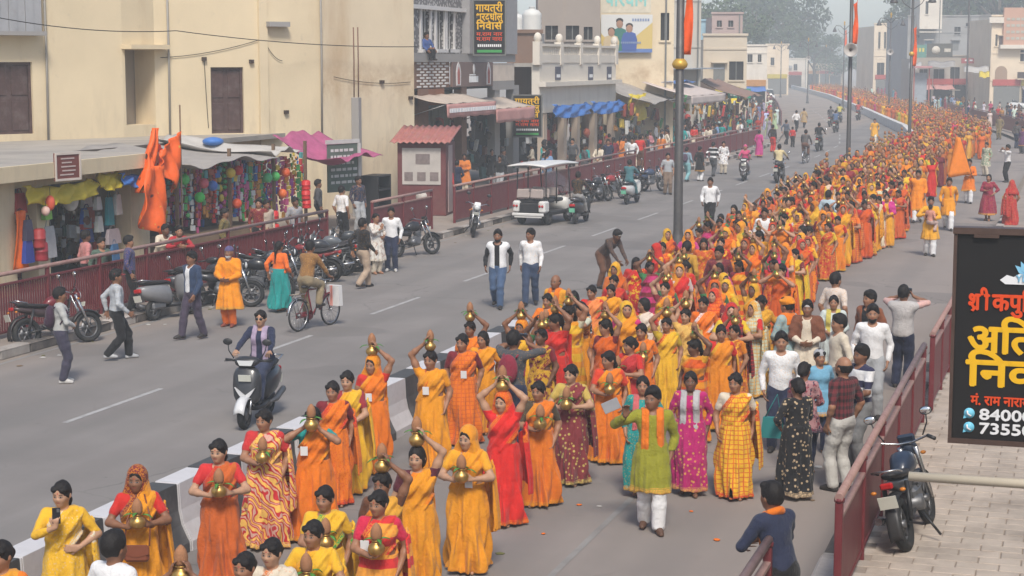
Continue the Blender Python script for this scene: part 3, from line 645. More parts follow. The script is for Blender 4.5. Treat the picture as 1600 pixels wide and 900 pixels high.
# arms: hl / hr are wrists (figure's left = +x when it faces -y)
POT_HEAD_Z = 1.63
def pose_walk(a=.16, **k):
    d = dict(fl=(.08, -a, .078), fr=(-.08, a, .085 + .04 * (a > .1)), hl=(.225, .08 + a * .3, .84), hr=(-.225, -.10 - a * .3, .85), hle=(.4, 1, 0), hre=(-.4, 1, 0), pel=(0, 0, .86 - a * .12)); d.update(k); return d
POSES = {
    'headR': dict(hr=(-.085, -.045, 1.70), hre=(-1, .1, .15), dr=(.35, -.1, .9), pr=(1, 0, -.1), cr=24, hl=(.21, -.05, .83), fl=(.07, -.07, .075), fr=(-.07, .07, .075)),
    'headL': dict(hl=(.085, -.045, 1.70), hle=(1, .1, .15), dl=(-.35, -.1, .9), pl=(-1, 0, -.1), cl=24, hr=(-.2, -.1, .84), fl=(.07, .07, .075), fr=(-.07, -.07, .075)),
    'head2': dict(hl=(.085, -.03, 1.69), hle=(1, -.1, -.1), dl=(-.3, 0, .95), pl=(-1, 0, 0), cl=22, hr=(-.085, -.03, 1.69), hre=(-1, -.1, -.1), dr=(.3, 0, .95), pr=(1, 0, 0), cr=22, fl=(.07, -.05, .075)),
    'chest': dict(hl=(.10, -.25, 1.08), hle=(1, .3, -.6), dl=(-.55, -.5, .5), pl=(-.8, .2, .3), cl=26, hr=(-.10, -.25, 1.06), hre=(-1, .3, -.6), dr=(.55, -.5, .5), pr=(.8, .2, .3), cr=26, fl=(.07, -.08, .075), fr=(-.07, .06, .075)),
    'hold': dict(hr=(-.03, -.25, 1.02), hre=(-1, .2, -.7), dr=(.8, -.35, .1), pr=(.1, -.1, 1), cr=20, hl=(.2, -.04, .84), fl=(.07, .06, .075), fr=(-.07, -.06, .075)),
    'down': dict(fl=(.07, -.09, .075), fr=(-.07, .09, .08), hl=(.215, .04, .83), hr=(-.215, -.08, .84)),
    'clasp': dict(hl=(.05, -.21, .95), hle=(1, .4, -.3), dl=(-1, -.2, -.1), hr=(-.05, -.22, .96), hre=(-1, .4, -.3), dr=(1, -.2, -.1), fl=(.075, -.02, .075)),
    'phone': dict(hr=(-.03, -.29, 1.22), hre=(-1, .3, -.6), dr=(.1, -.2, 1), pr=(.3, 1, .1), hl=(.16, -.13, .98), hle=(1, .6, -.4), dl=(-1, -.4, 0)),
}
ORD = ['first', 'second', 'third', 'fourth', 'fifth', 'sixth', 'seventh', 'eighth', 'ninth', 'tenth', 'eleventh', 'twelfth', 'thirteenth', 'fourteenth', 'fifteenth', 'sixteenth', 'seventeenth', 'eighteenth']
# ------------------------------------------------------------------ setting: ground, street, kerbs, median
def MEDX(y):                                   # the street runs straight and then bends to the left
    return float(np.interp(y, [-40, 105, 120, 140, 165, 190, 215, 270, 327, 400, 520], [-9.55, -9.55, -10.2, -12.7, -17.0, -21.2, -25.8, -35.5, -47, -62, -88]))
YS = [-40, -10] + list(range(0, 100, 10)) + list(range(100, 340, 6)) + list(range(340, 521, 20))
def strip(name, x0, x1, z, mat, y0=-40, y1=520, zz=None, parent=None):
    ys = sorted(set([y0, y1] + [y for y in YS if y0 < y < y1])); mb = MB(); vs = []; nx = 3
    for y in ys:
        c = MEDX(y)
        for i in range(nx + 1): vs.append((c + 9.55 + x0 + (x1 - x0) * i / nx, y, z))
    fs = [(j * (nx + 1) + i, j * (nx + 1) + i + 1, (j + 1) * (nx + 1) + i + 1, (j + 1) * (nx + 1) + i) for j in range(len(ys) - 1) for i in range(nx)]
    mb.add(vs, fs); return mb.obj(name, mat, parent)
def asphalt():
    s = NT('asphalt'); P = s.pos(); x, y, z = s.xyz(P)
    mp = s.n('ShaderNodeMapping'); mp.inputs['Scale'].default_value = (1, .12, 1); s.l(P, mp.inputs['Vector'])
    c = s.mix(s.ramp(s.noise(.35, 5, .6, P), .35, .7), (.150, .142, .136), (.192, .182, .174))
    c = s.mix(s.math('MULTIPLY', s.ramp(s.noise(.9, 4, .6, mp.outputs[0]), .42, .7), .5), c, (.12, .12, .116))
    c = s.mix(s.math('MULTIPLY', s.ramp(s.noise(2.2, 6, .7, P), .62, .72), .35), c, (.10, .095, .09))
    d = s.math('ADD', s.math('MULTIPLY', s.noise(.8, 4, .6, P), 1.6), s.math('MULTIPLY', s.math('ADD', x, 18.9), -1.0))
    c = s.mix(s.math('MULTIPLY', s.ramp(d, -1.0, .9), .75), c, (.235, .195, .16))           # dust along the left kerb
    d2 = s.math('ADD', x, s.math('MULTIPLY', s.noise(.7, 4, .6, P), 1.5)); c = s.mix(s.math('MULTIPLY', s.ramp(d2, -5.6, -2.2), .6), c, (.235, .20, .175))
    c = s.mix(s.math('MULTIPLY', s.ramp(s.noise(.22, 2, .4, P), .60, .615), .5), c, (.115, .11, .106))
    c = s.mix(s.math('MULTIPLY', s.ramp(s.noise(1.15, 5, .75, P), .66, .70), .55), c, (.085, .08, .076))
    wv = s.n('ShaderNodeTexWave', wave_type='BANDS', bands_direction='X'); wv.inputs['Scale'].default_value = .19; wv.inputs['Distortion'].default_value = 1.2; wv.inputs['Detail Scale'].default_value = .3; s.l(mp.outputs[0], wv.inputs['Vector']); c = s.mix(s.math('MULTIPLY', s.ramp(wv.outputs['Fac'], .55, .95), .28), c, (.12, .115, .11))
    c = s.mix(s.math('MULTIPLY', s.ramp(s.noise(260, 2, .6, P), .45, .7), .22), c, (.26, .25, .24))
    c = s.mix(1.0, hsv(s, c, 1.34), (1.0, .95, .915), 'MULTIPLY');
    v = s.n('ShaderNodeTexVoronoi', feature='DISTANCE_TO_EDGE'); v.inputs['Scale'].default_value = .5; nv = s.n('ShaderNodeTexNoise'); nv.inputs['Scale'].default_value = 2.2; s.l(P, nv.inputs['Vector']); vm = s.n('ShaderNodeMix', data_type='VECTOR'); vm.inputs[0].default_value = .3; s.l(P, vm.inputs[4]); s.l(nv.outputs['Color'], vm.inputs[5]); s.l(vm.outputs[1], v.inputs['Vector'])
    c = s.mix(s.math('MULTIPLY', s.math('MULTIPLY', s.ramp(v.outputs['Distance'], .010, .002), s.ramp(s.noise(.16, 3, .5, P), .52, .60)), .45), c, (.08, .075, .07)); s.bump(s.noise(180, 3, .7, P), .35, .006); return s.fin(c, .86, spec=.3)
ASPH = asphalt()
PAVE = M_('pavement_dust', (.30, .25, .21), .9, var=.25, scale=1.1, bump=.3, bscale=40, dirt=.5, dirtcol=(.16, .14, .12), world=True)
GRND = M_('dry_ground', (.24, .20, .16), .95, var=.3, scale=.6, bump=.3, bscale=20, world=True)
mb = MB(); mb.add([(-1500, -300, -.06), (1500, -300, -.06), (1500, 2500, -.06), (-1500, 2500, -.06)], [(0, 1, 2, 3)]); struct(mb.obj('ground', GRND))
struct(strip('road', -18.9, -2.45, 0.0, ASPH))
LP = struct(strip('left_pavement', -60.0, -18.62, .17, PAVE))
RP = struct(strip('right_pavement', -2.2, 12, .135, PAVE))
PAINT = M_('road_paint', (.40, .385, .37), .8, var=.3, scale=6, dirt=.9, dirtcol=(.2, .19, .18), world=True)
for i in range(-4, 30):                                              # lane dashes, 3 m long every 6.2 m
    y0 = 23.35 + 6.17 * i
    if y0 < 8: continue
    mb = MB(); vs = []
    for k in range(4):
        y = y0 + k; xx = -14.45 + MEDX(y) + 9.55; vs += [(xx - .05, y, .004), (xx + .05, y, .004)]
    mb.add(vs, [(0, 1, 3, 2), (2, 3, 5, 4), (4, 5, 7, 6)]); o = mb.obj('lane_dash', PAINT); o.parent = bpy.data.objects['road']
for nm, x, y0, y1 in (('edge_line', -5.2, 14, 21.5), ('edge_line', -18.45, 3, 105)):
    mb = MB(); mb.add([(x, y0, .004), (x + .08, y0, .004), (x + .08, y1, .004), (x, y1, .004)], [(0, 1, 2, 3)]); mb.obj(nm, M_('worn_line', (.26, .25, .235), .85, var=.4, scale=2, dirt=.9, dirtcol=(.17, .16, .155), world=True), bpy.data.objects['road'])
# kerb stones, faded black and white
KW = M_('kerb_white', (.42, .38, .34), .85, var=.3, scale=5, bump=.4, bscale=30, dirt=.8, dirtcol=(.2, .17, .14), rvar=.15)
KB = M_('kerb_black', (.085, .075, .068), .85, var=.4, scale=5, bump=.4, bscale=30, dirt=.7, dirtcol=(.24, .2, .17), rvar=.2)
def kerb_mesh(L, mat):
    mb = MB(); mb.box((0, 0, .085), (.28, L - .015, .21), bev=.035); return mb.mesh('kerb_stone', mat)
km = [kerb_mesh(1.0, KW), kerb_mesh(1.0, KB)]
for i in range(112):
    y = 14.5 + i; x = -18.77 + MEDX(y) + 9.55; o = link('kerb_stone', km[i % 2], LP, (x + random.uniform(-.012, .012), y, random.uniform(-.012, .008)), random.uniform(-.012, .012))
for i in range(60):
    y = 12.5 + i; link('kerb_stone', km[i % 2], RP, (-2.33 + random.uniform(-.01, .01), y, -.03), random.uniform(-.01, .01))
# concrete pavers on the right pavement
PV = M_('concrete_paver', (.46, .39, .325), .88, var=.32, scale=2.3, bump=.35, bscale=50, dirt=.7, dirtcol=(.22, .18, .15), world=True, rvar=.09)
JNT = M_('paver_joint_sand', (.29, .235, .19), .95, var=.3, scale=9, world=True)
mb = MB(); mb.add([(-2.19, 8, .138), (3, 8, .138), (3, 40, .138), (-2.19, 40, .138)], [(0, 1, 2, 3)]); mb.obj('joint_bed', JNT, RP)
pm = []
for L, W in ((.44, .25), (.25, .44)):
    mb = MB(); mb.box((0, 0, 0), (L - .014, W - .014, .05), bev=.006); pm.append(mb.mesh('paver', PV))
npv = 0; rest = MB(); cells = []
for j in range(0, 64):
    for i in range(0, 9):
        x = -1.95 + i * .44 + (.22 if j % 2 else 0); y = 15.2 + j * .25
        if x > .1 and y > 17: continue
        cells.append((x, y))
cells.sort(key=lambda c: c[1])
for x, y in cells:
    if npv < 290 and x > -2 and 16 < y:
        link('paver', pm[0], RP, (x, y, .126 + random.uniform(-.003, .004)), random.uniform(-.012, .012), rot=(random.uniform(-.01, .01), random.uniform(-.01, .01), random.uniform(-.02, .02))); npv += 1
    else: rest.box((x, y, .126 + random.uniform(-.003, .004)), (.426, .236, .05))
o = rest.obj('paver_field', PV, RP); o['kind'] = 'stuff'
# median barriers
BW = M_('barrier_white', (.56, .545, .55), .8, var=.18, scale=4, bump=.25, bscale=25, dirt=.75, dirtcol=(.40, .38, .37))
BB = M_('barrier_dark', (.065, .066, .068), .75, var=.35, scale=4, bump=.25, bscale=25, dirt=.6, dirtcol=(.2, .19, .185))
def barrier_mesh(L, mat):
    pr = [(-.30, 0), (.30, 0), (.30, .11), (.27, .16), (.20, .30), (.165, .46), (.15, .76), (-.15, .76), (-.165, .46), (-.20, .30), (-.27, .16), (-.30, .11)]
    mb = MB(); e = L / 2 - .006; mb.prism([(a * .96, b if b < .7 else b - .012) for a, b in pr], -e, -e + .02); mb.prism(pr, -e + .02, e - .02); mb.prism([(a * .96, b if b < .7 else b - .012) for a, b in pr], e - .02, e); return mb.mesh('concrete_barrier', mat)
bm2 = [barrier_mesh(.785, BW), barrier_mesh(.785, BB)]
near_lab = {}
for i in range(-4, 48):
    y = 14.72 + i * .785; c = 'white' if i % 2 == 0 else 'dark grey'
    if 31 < y < 53: continue                                # nothing of these shows behind the walkers
    o = link('concrete_barrier', bm2[i % 2], None, (-9.55 + random.uniform(-.02, .02), y, 0), random.uniform(-.02, .02))
    if y < 27:
        tag(o, '%s concrete median barrier block, %s of its colour from the lower left corner' % (c, ORD[max(0, i // 2)]) if i >= 0 else '%s concrete barrier block just below the lower left corner of the view' % c, 'barrier', 'median barrier blocks')
    else: tag(o, '%s concrete median barrier block hidden behind the procession' % c, 'barrier', 'median barrier blocks')
# far low white median wall that follows the bend
LW = M_('median_wall_white', (.62, .60, .57), .8, var=.15, scale=1.5, dirt=.4, dirtcol=(.35, .33, .3), world=True)
mb = MB(); ys = [105 + 5 * k for k in range(58)]
for a, b in zip(ys[:-1], ys[1:]):
    A = Vector((MEDX(a), a, 0)); B = Vector((MEDX(b), b, 0)); d = (B - A).normalized(); n = Vector((d.y, -d.x, 0)); q = []
    for P_ in (A, B): q += [P_ + n * .2, P_ + n * .2 + Vector((0, 0, .7)), P_ - n * .2 + Vector((0, 0, .7)), P_ - n * .2]
    mb.add(q, [(0, 1, 5, 4)[::-1], (1, 2, 6, 5)[::-1], (2, 3, 7, 6)[::-1]])
tag(mb.obj('median_wall', LW), 'low white median wall curving left with the far road', 'wall')

# ------------------------------------------------------------------ railings
MR = M_('maroon_paint', (.15, .022, .027), .5, var=.25, scale=5, dirt=.35, dirtcol=(.2, .12, .10), spec=.4)
RAILT = M_('worn_rail_top', (.33, .20, .17), .55, var=.3, scale=8, dirt=.6, dirtcol=(.17, .05, .045))
def railing(A, B, label, h=1.2, z0=.17, panel=False, base=.12, post=2.0, gap=.085, barw=.042):
    A = Vector((A[0], A[1], 0)); B = Vector((B[0], B[1], 0)); L = (B - A).length; d = (B - A) / L; rz = math.atan2(d.y, d.x)
    o = empty('railing', (A.x, A.y, z0), rz, label, 'railing', 'maroon steel street railings')
    n = max(1, round(L / post))
    for i in range(n + 1):
        mb = MB(); mb.box((0, 0, h / 2 - .02), (.075, .075, h), bev=.008); mb.tube([(0, 0, h - .02), (0, 0, h + .02)], .05, 8); mb.obj('post', MR, o, loc=(L * i / n, 0, 0))
    mb = MB(); mb.tube([(-.04, 0, h + .03), (L + .04, 0, h + .03)], .042, 10); mb.obj('top_rail', RAILT, o)
    mb = MB(); mb.box((L / 2, 0, h - .17), (L, .07, .045), bev=.006); mb.obj('upper_rail', RAILT if panel else MR, o)
    mb = MB(); mb.box((L / 2, 0, base), (L, .045, .05), bev=.006); mb.obj('lower_rail', MR, o)
    mb = MB(); k = int(L / gap)
    for i in range(1, k): mb.box((L * i / k, 0, (base + h - .17) / 2), (barw if not panel else gap * .93, .022, h - .17 - base))
    b = mb.obj('bars', MR, o); b['kind'] = 'stuff'; return o
railing((-19.45, 21.0), (-19.45, 44.9), 'long maroon barred railing along the left pavement before the cream shop')
railing((-19.45, 48.2), (-19.45, 53.2), 'short maroon railing panel beside the maroon kiosk', panel=True)
railing((-19.45, 55.4), (-19.45, 80.5), 'maroon railing with closed bars behind the white electric cart', panel=True)
railing((-19.45, 82.5), (-19.45, 114), 'far maroon railing beyond the parked motorcycles on the left', panel=True)
railing((-2.5, 9.5), (-2.5, 15.5), 'end of the nearest maroon railing at the bottom right', panel=True, z0=.0, h=1.15, gap=.1, post=1.85)
railing((-2.05, 16.9), (-2.05, 26.6), 'near maroon railing on the right pavement beside the leaning motorcycle', panel=True, z0=.135, h=1.12, gap=.1, post=1.85)
railing((-2.0, 27.6), (-1.95, 40), 'maroon railing beyond the gap on the right pavement, left of the black signboard', panel=True, z0=.135, h=1.15, gap=.1, post=1.85)
def frail(y0, y1, off, label):
    n = 0; pts = [(MEDX(y) + off, y) for y in np.linspace(y0, y1, max(2, int((y1 - y0) / 9)))]
    o = empty('railing', (0, 0, .14), 0, label, 'railing', 'maroon steel street railings'); mp = MB()
    for a, b in zip(pts[:-1], pts[1:]):
        A = Vector((*a, 0)); B = Vector((*b, 0)); L = (B - A).length; rz = math.atan2(B.y - A.y, B.x - A.x)
        mb = MB(); mb.box((0, 0, .6), (L, .05, 1.0)); mb.box((0, 0, 1.18), (L, .07, .06)); mb.obj('panel', MR, o, loc=(A + B) / 2, rz=rz)
frail(118, 190, 8.2, 'distant maroon railing on the right where the road bends')
frail(150, 230, -9.3, 'distant maroon railing on the left where the road bends')
# ------------------------------------------------------------------ left side: buildings, shops, stalls
def pd(u, dep): p = _cc + _hd * dep + _rt * ((u - 800) / FPX * dep); return Vector((p[0], p[1], 0))
def onw(u, v, A, B):                                  # pixel -> (distance along wall A-B, height)
    d = _ray(u, v); n = Vector((B.y - A.y, A.x - B.x, 0)); t = n.dot(Vector((A.x, A.y, 0))) / (n.x * d[0] + n.y * d[1]); p = Vector(_cc + d * t)
    return (p - A).dot((B - A).normalized()), p.z
def frame(A, B):
    d = (B - A).normalized(); return d, Vector((d.y, -d.x, 0))       # along, towards the viewer (A left, B right as seen)
def wall(name, A, B, z0, z1, mat, parent, holes=(), th=.3):
    d, n = frame(A, B); L = (B - A).length; ss = sorted({0, L, *[h for q in holes for h in q[:2]]}); zs = sorted({z0, z1, *[h for q in holes for h in q[2:4]]}); mb = MB()
    F = lambda s, z, k: A + d * s + Vector((0, 0, z)) - n * k
    def inh(s, z): return any(q[0] < s < q[1] and q[2] < z < q[3] for q in holes)
    for a, b in zip(ss[:-1], ss[1:]):
        for c, e in zip(zs[:-1], zs[1:]):
            if inh((a + b) / 2, (c + e) / 2): continue
            mb.add([F(a, c, 0), F(b, c, 0), F(b, e, 0), F(a, e, 0)], [(0, 1, 2, 3)])
    for q in holes:
        a, b, c, e = q[:4]; v = [F(a, c, 0), F(b, c, 0), F(b, e, 0), F(a, e, 0), F(a, c, th), F(b, c, th), F(b, e, th), F(a, e, th)]
        mb.add(v, [(0, 4, 5, 1), (1, 5, 6, 2), (2, 6, 7, 3), (3, 7, 4, 0)])
    mb.add([F(0, z1, 0), F(L, z1, 0), F(L, z1, th), F(0, z1, th)], [(0, 1, 2, 3)]); mb.add([F(0, z0, 0), F(0, z0, th), F(0, z1, th), F(0, z1, 0)], [(0, 3, 2, 1)]); mb.add([F(L, z0, 0), F(L, z0, th), F(L, z1, th), F(L, z1, 0)], [(0, 1, 2, 3)])
    return mb.obj(name, mat, parent)
def slab(name, A, B, s0, s1, z0, z1, k0, k1, mat, parent, bev=0.0):
    """box on wall A-B: along s0..s1, height z0..z1, k = metres in front of (+) the wall face"""
    d, n = frame(A, B); c = A + d * (s0 + s1) / 2 + n * (k0 + k1) / 2 + Vector((0, 0, (z0 + z1) / 2)); mb = MB(); mb.box(c, (s1 - s0, abs(k1 - k0), z1 - z0), (0, 0, math.atan2(d.y, d.x)), bev=bev); return mb.obj(name, mat, parent)
def plaster(name, col, stain=(.45, .30, .16), sa=.45, rough=.9, band=False):
    s = NT(name); P = s.pos(); mp = s.n('ShaderNodeMapping'); mp.inputs['Scale'].default_value = (1, 1, .25); s.l(P, mp.inputs['Vector'])
    c = hsv(s, col, s.math('MULTIPLY_ADD', s.noise(.5, 5, .6, P), .3, .86)); c = s.mix(s.math('MULTIPLY', s.ramp(s.noise(.55, 6, .65, mp.outputs[0]), .56, .78), sa), c, stain)
    c = s.mix(s.math('MULTIPLY', s.ramp(s.noise(2.5, 5, .7, P), .62, .74), sa * .5), c, (.3, .26, .21)); x, y, z = s.xyz(P); drip = s.math('MULTIPLY', s.ramp(s.noise(1.6, 4, .7, mp.outputs[0]), .5, .75), s.ramp(z, 5.0, 3.0))
    c = s.mix(s.math('MULTIPLY', drip, sa * .8), c, (.33, .27, .2))
    if band: c = s.mix(s.math('MULTIPLY', s.math('MULTIPLY', s.ramp(s.math('ABSOLUTE', s.math('SUBTRACT', z, 4.7)), 1.1, .2), s.ramp(s.noise(.9, 6, .75, P), .42, .66)), .75), c, (.42, .29, .17))
    s.bump(s.noise(14, 4, .7, P), .25, .02); return s.fin(c, rough, spec=.2)
CREAM = plaster('cream_plaster', (.66, .545, .365), sa=.5); CREAM2 = plaster('pale_cream_plaster', (.67, .56, .395), sa=.6, band=True); OLDW = plaster('old_white_plaster', (.66, .60, .51), (.38, .32, .26))
GREYC = plaster('bare_concrete', (.30, .285, .27), (.2, .19, .18)); PINKP = plaster('salmon_plaster', (.52, .31, .22)); LCREAM = plaster('far_cream_plaster', (.70, .58, .43)); BRICKC = plaster('raw_brick', (.20, .125, .09), (.14, .11, .09))
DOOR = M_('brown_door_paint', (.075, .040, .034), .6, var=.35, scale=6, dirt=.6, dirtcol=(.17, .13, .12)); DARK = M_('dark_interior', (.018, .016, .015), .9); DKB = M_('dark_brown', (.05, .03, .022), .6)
SHUT = M_('shutter_grey', (.16, .16, .15), .6, var=.25, scale=4); WIRE = M_('wire_black', (.02, .02, .02), .6); STEEL = M_('steel_grey', (.30, .30, .30), .45, .6, var=.2); ROOFC = M_('roof_concrete', (.36, .33, .29), .92, var=.3, scale=1.2, bump=.3, bscale=20, dirt=.6, dirtcol=(.2, .18, .16), world=True)
WOOD = M_('old_wood', (.16, .10, .06), .8, var=.35, scale=9)
# cream building, whose faces look down the street
P0, P1, P2, P3, P4 = pd(-90, 52.5), pd(196, 57), pd(246, 58.2), pd(411, 60), pd(505, 61.5); P5 = pd(648, 65); ZT = 10.5
cb = empty('cream_building', (0, 0, 0), 0, 'tall cream plastered building with two brown wooden doors above the left shops', 'building')
def hole(A, B, u0, v0, u1, v1):
    a, b = onw(u0, v1, A, B), onw(u1, v0, A, B); return (a[0], b[0], a[1], b[1])
h1 = hole(P0, P1, -14, 97, 50, 211); wall('wall', P0, P1, 0, ZT, CREAM, cb, [h1], .35)
def door(h, A, B, par, leaves=2, panel=True, mat=DOOR, k=-.18):
    d, n = frame(A, B); dr = slab('door', A, B, h[0], h[1], h[2], h[3], k - .06, k, mat, par); W = (h[1] - h[0]) / leaves
    for i in range(leaves):
        for zz in ((.05, .46), (.54, .95)):
            a = h[0] + W * i + W * .12; b = h[0] + W * (i + 1) - W * .12; H = h[3] - h[2]
            slab('door_panel', A, B, a, b, h[2] + H * zz[0], h[2] + H * zz[1], k, k + .03, mat, dr, .01)
    slab('door_frame', A, B, h[0], h[0] + .08, h[2], h[3], k, k + .08, mat, dr); slab('door_frame', A, B, h[1] - .08, h[1], h[2], h[3], k, k + .08, mat, dr); slab('door_frame', A, B, h[0] + .08, h[1] - .08, h[3] - .08, h[3], k, k + .08, mat, dr)
    return dr
door(h1, P0, P1, cb)
h2 = hole(P1, P2, 198, 78, 243, 196); P2b = P2
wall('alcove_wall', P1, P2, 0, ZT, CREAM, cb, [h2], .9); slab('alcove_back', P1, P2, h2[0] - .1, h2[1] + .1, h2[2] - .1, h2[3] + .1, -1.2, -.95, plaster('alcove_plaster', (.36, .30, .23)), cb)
slab('alcove_shade', P1, P2, h2[0] - .15, h2[1] + .2, h2[3] + .02, h2[3] + .16, 0, .45, CREAM, cb)
h3 = hole(P2, P3, 331, 105, 380, 209); wall('wall', P2, P3, 0, ZT, CREAM, cb, [h3], .35); door(h3, P2, P3, cb)
wall('wall', P3, P4, 0, ZT, CREAM, cb); 
d_, n_ = frame(P4, P5); Q4 = P4 - n_ * .0; wall('wall', P4, P5, 0, ZT, CREAM2, cb)
sx = onw(430, 38, P3, P4); slab('vent_slab', P3, P4, sx[0] - .4, sx[0] + .4, sx[1] - .08, sx[1] + .08, 0, .3, GREYC, cb)
slab('corner_pilaster', P3, P4, -.1, .22, 0, ZT, .0, .09, CREAM, cb)
d_, n_ = frame(P4, P5); mb = MB(); Pe = P5 - n_ * 14 + d_ * .0
mb.add([P5 + Vector((0, 0, 0)), Pe, Pe + Vector((0, 0, ZT)), P5 + Vector((0, 0, ZT))], [(0, 1, 2, 3)]); mb.obj('side_wall', CREAM2, cb)
# tall unfinished column with reinforcing bars in front of the cream wall
cx = pd(558, 61.2); col = empty('concrete_column', cx, 0, 'bare concrete column with two steel bars standing up before the cream wall', 'column')
zt = ond(558, 152, 61.2).z; mb = MB(); mb.box((0, 0, zt / 2), (.27, .27, zt), bev=.015); mb.obj('shaft', GREYC, col); zz = ond(558, 43, 61.2).z
for s in (-.08, .08): mb = MB(); mb.tube([(s, 0, zt - .1), (s * .98, .02, (zt + zz) / 2), (s, 0, zz)], .022, 6); mb.obj('steel_bar', M_('rust', (.17, .09, .06), .8, var=.4, scale=10), col)
# overhead cable
def cable(a, b, sag, r=.014, n=14):
    a, b = Vector(a), Vector(b); mb = MB(); mb.tube([a.lerp(b, i / n) - Vector((0, 0, sag * 4 * (i / n) * (1 - i / n))) for i in range(n + 1)], r, 5); return mb
tag(cable(ond(275, 48, 56), ond(652, 73, 63.8), .15).obj('overhead_cable', WIRE), 'thin black cable strung across the cream wall', 'cable')
tag(cable(ond(-40, 20, 50), ond(275, 48, 56), .2).obj('overhead_cable', WIRE), 'thin black cable entering at the top left corner', 'cable')
# grey corrugated wall at the top left corner
GP = empty('rooftop_shed', (0, 0, 0), 0, 'grey corrugated rooftop shed at the top left corner', 'shed')
a = onw(-60, 48, P0, P1); b = onw(58, 48, P0, P1)
for i in range(9): w_ = (b[0] - a[0]) / 9; slab('sheet', P0, P1, a[0] + w_ * i, a[0] + w_ * (i + .96), a[1], 10.2, .25 + .03 * (i % 2), .29 + .03 * (i % 2), M_('grey_sheet', (.34, .34, .35), .6, var=.2, scale=2, dirt=.5), GP)
slab('ledge', P0, P1, a[0], b[0], a[1] - .12, a[1], .0, .55, GREYC, GP)

PIPE = M_('grey_pipe', (.30, .28, .25), .6, var=.2)
for u, A, B, z1 in ((262, P2, P3, 8.5), (500, P3, P4, 9.5), (70, P0, P1, 9.0)):
    sx = onw(u, 100, A, B)[0]; d_, n_ = frame(A, B); q = A + d_ * sx + n_ * .07; mb = MB(); mb.tube([q + Vector((0, 0, 3.0)), q + Vector((.02, 0, 5.5)), q + Vector((0, 0, z1))], .035, 6); mb.obj('drain_pipe', PIPE, cb)
for u0, v0, u1, v1, A, B in ((250, 90, 411, 60, P2, P3), (318, 90, 325, 200, P2, P3), (415, 70, 440, 95, P3, P4), (520, 120, 640, 128, P4, P5)):
    a, b = onw(u0, v0, A, B), onw(u1, v1, A, B); d_, n_ = frame(A, B); mb = cable(A + d_ * a[0] + n_ * .05 + Vector((0, 0, a[1])), A + d_ * b[0] + n_ * .05 + Vector((0, 0, b[1])), .12, .011); mb.obj('wall_cable', WIRE, cb)
for u, v, A, B in ((392, 96, P2, P3), (446, 175, P3, P4), (595, 128, P4, P5), (640, 153, P4, P5), (318, 92, P2, P3)):
    a = onw(u, v, A, B); slab('wall_bracket', A, B, a[0] - .07, a[0] + .07, a[1] - .06, a[1] + .06, 0, .12, DKB, cb)
# ---- low cream shop (left) with flat roof
XS = -22.3
def sp(y, z, x=XS): return Vector((x, y, z))
shop = empty('cream_shop', (XS, 34, .17), 0, 'low cream shop with flat concrete roof at the left edge', 'shop')
def bx(name, x0, x1, y0, y1, z0, z1, mat, par, bev=0.0):
    mb = MB(); mb.box(((x0 + x1) / 2, (y0 + y1) / 2, (z0 + z1) / 2), (x1 - x0, y1 - y0, z1 - z0), bev=bev); o = mb.obj(name, mat, par)
    if par is not None: o.matrix_parent_inverse = Matrix.Translation(par.location).inverted()
    return o
YA, YB = 30.0, 40.1
RD = M_('roof_top_dusty', (.37, .33, .28), .92, var=.3, scale=.9, bump=.4, bscale=14, dirt=.6, dirtcol=(.21, .19, .17), world=True)
bx('roof_slab', XS - 16, XS + .55, YA, YB + .3, 3.0, 3.16, RD, shop); bx('roof_fascia', XS + .5, XS + .62, YA, YB + .3, 2.86, 3.2, CREAM, shop)
for y0, y1 in ((YA, 34.15), (35.0, 35.5), (39.2, YB)): bx('pillar', XS - .35, XS + .1, y0, y1, .17, 2.86, CREAM, shop, .01)
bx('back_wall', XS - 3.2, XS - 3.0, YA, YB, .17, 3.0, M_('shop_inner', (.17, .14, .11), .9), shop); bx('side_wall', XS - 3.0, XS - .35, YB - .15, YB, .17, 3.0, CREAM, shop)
bx('lintel', XS - .3, XS + .05, 34.15, 39.2, 2.65, 2.86, CREAM, shop); bx('shop_floor', XS - 3, XS + .6, YA, YB, .172, .32, GREYC, shop)
# generic small goods
def rc_(a=.15, b=.7): return tuple(random.uniform(a, b) for _ in range(3))
GOOD = M_('goods', 'obj', .5, var=.3, scale=9, spec=.4)
BRI = [(.62, .03, .02), (.7, .3, .02), (.75, .55, .04), (.05, .35, .08), (.03, .15, .5), (.6, .08, .25), (.7, .7, .68), (.1, .45, .45), (.55, .1, .03), (.3, .05, .3)]
def goods_mb(n, y0, y1, z0, z1, x0, x1, smin=.05, smax=.16):
    mb = MB()
    for i in range(n):
        c = (random.uniform(x0, x1), random.uniform(y0, y1), random.uniform(z0, z1)); s = random.uniform(smin, smax); mi = random.randrange(len(BRI))
        if random.random() < .14: mb.ell(c, (s * .5, s * .5, s * .55), 8, 6, mi)
        else: mb.box(c, (s * .4, s, s * random.uniform(.7, 1.8)), (random.uniform(-.3, .3),) * 3, mi, .012)
    return mb
BM = [M_('goods_%d' % i, tuple(q * .72 + .02 for q in c), .5, var=.35, scale=11) for i, c in enumerate(BRI)]
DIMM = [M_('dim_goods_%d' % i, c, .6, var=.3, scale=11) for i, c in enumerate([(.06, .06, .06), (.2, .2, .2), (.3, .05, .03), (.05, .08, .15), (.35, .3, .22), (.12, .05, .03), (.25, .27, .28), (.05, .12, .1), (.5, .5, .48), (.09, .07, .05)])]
def stuff(mb, name, label, mats): o = mb.obj(name, mats); o['kind'] = 'stuff'; o['label'] = label; o['category'] = 'goods'; return o
random.seed(21)
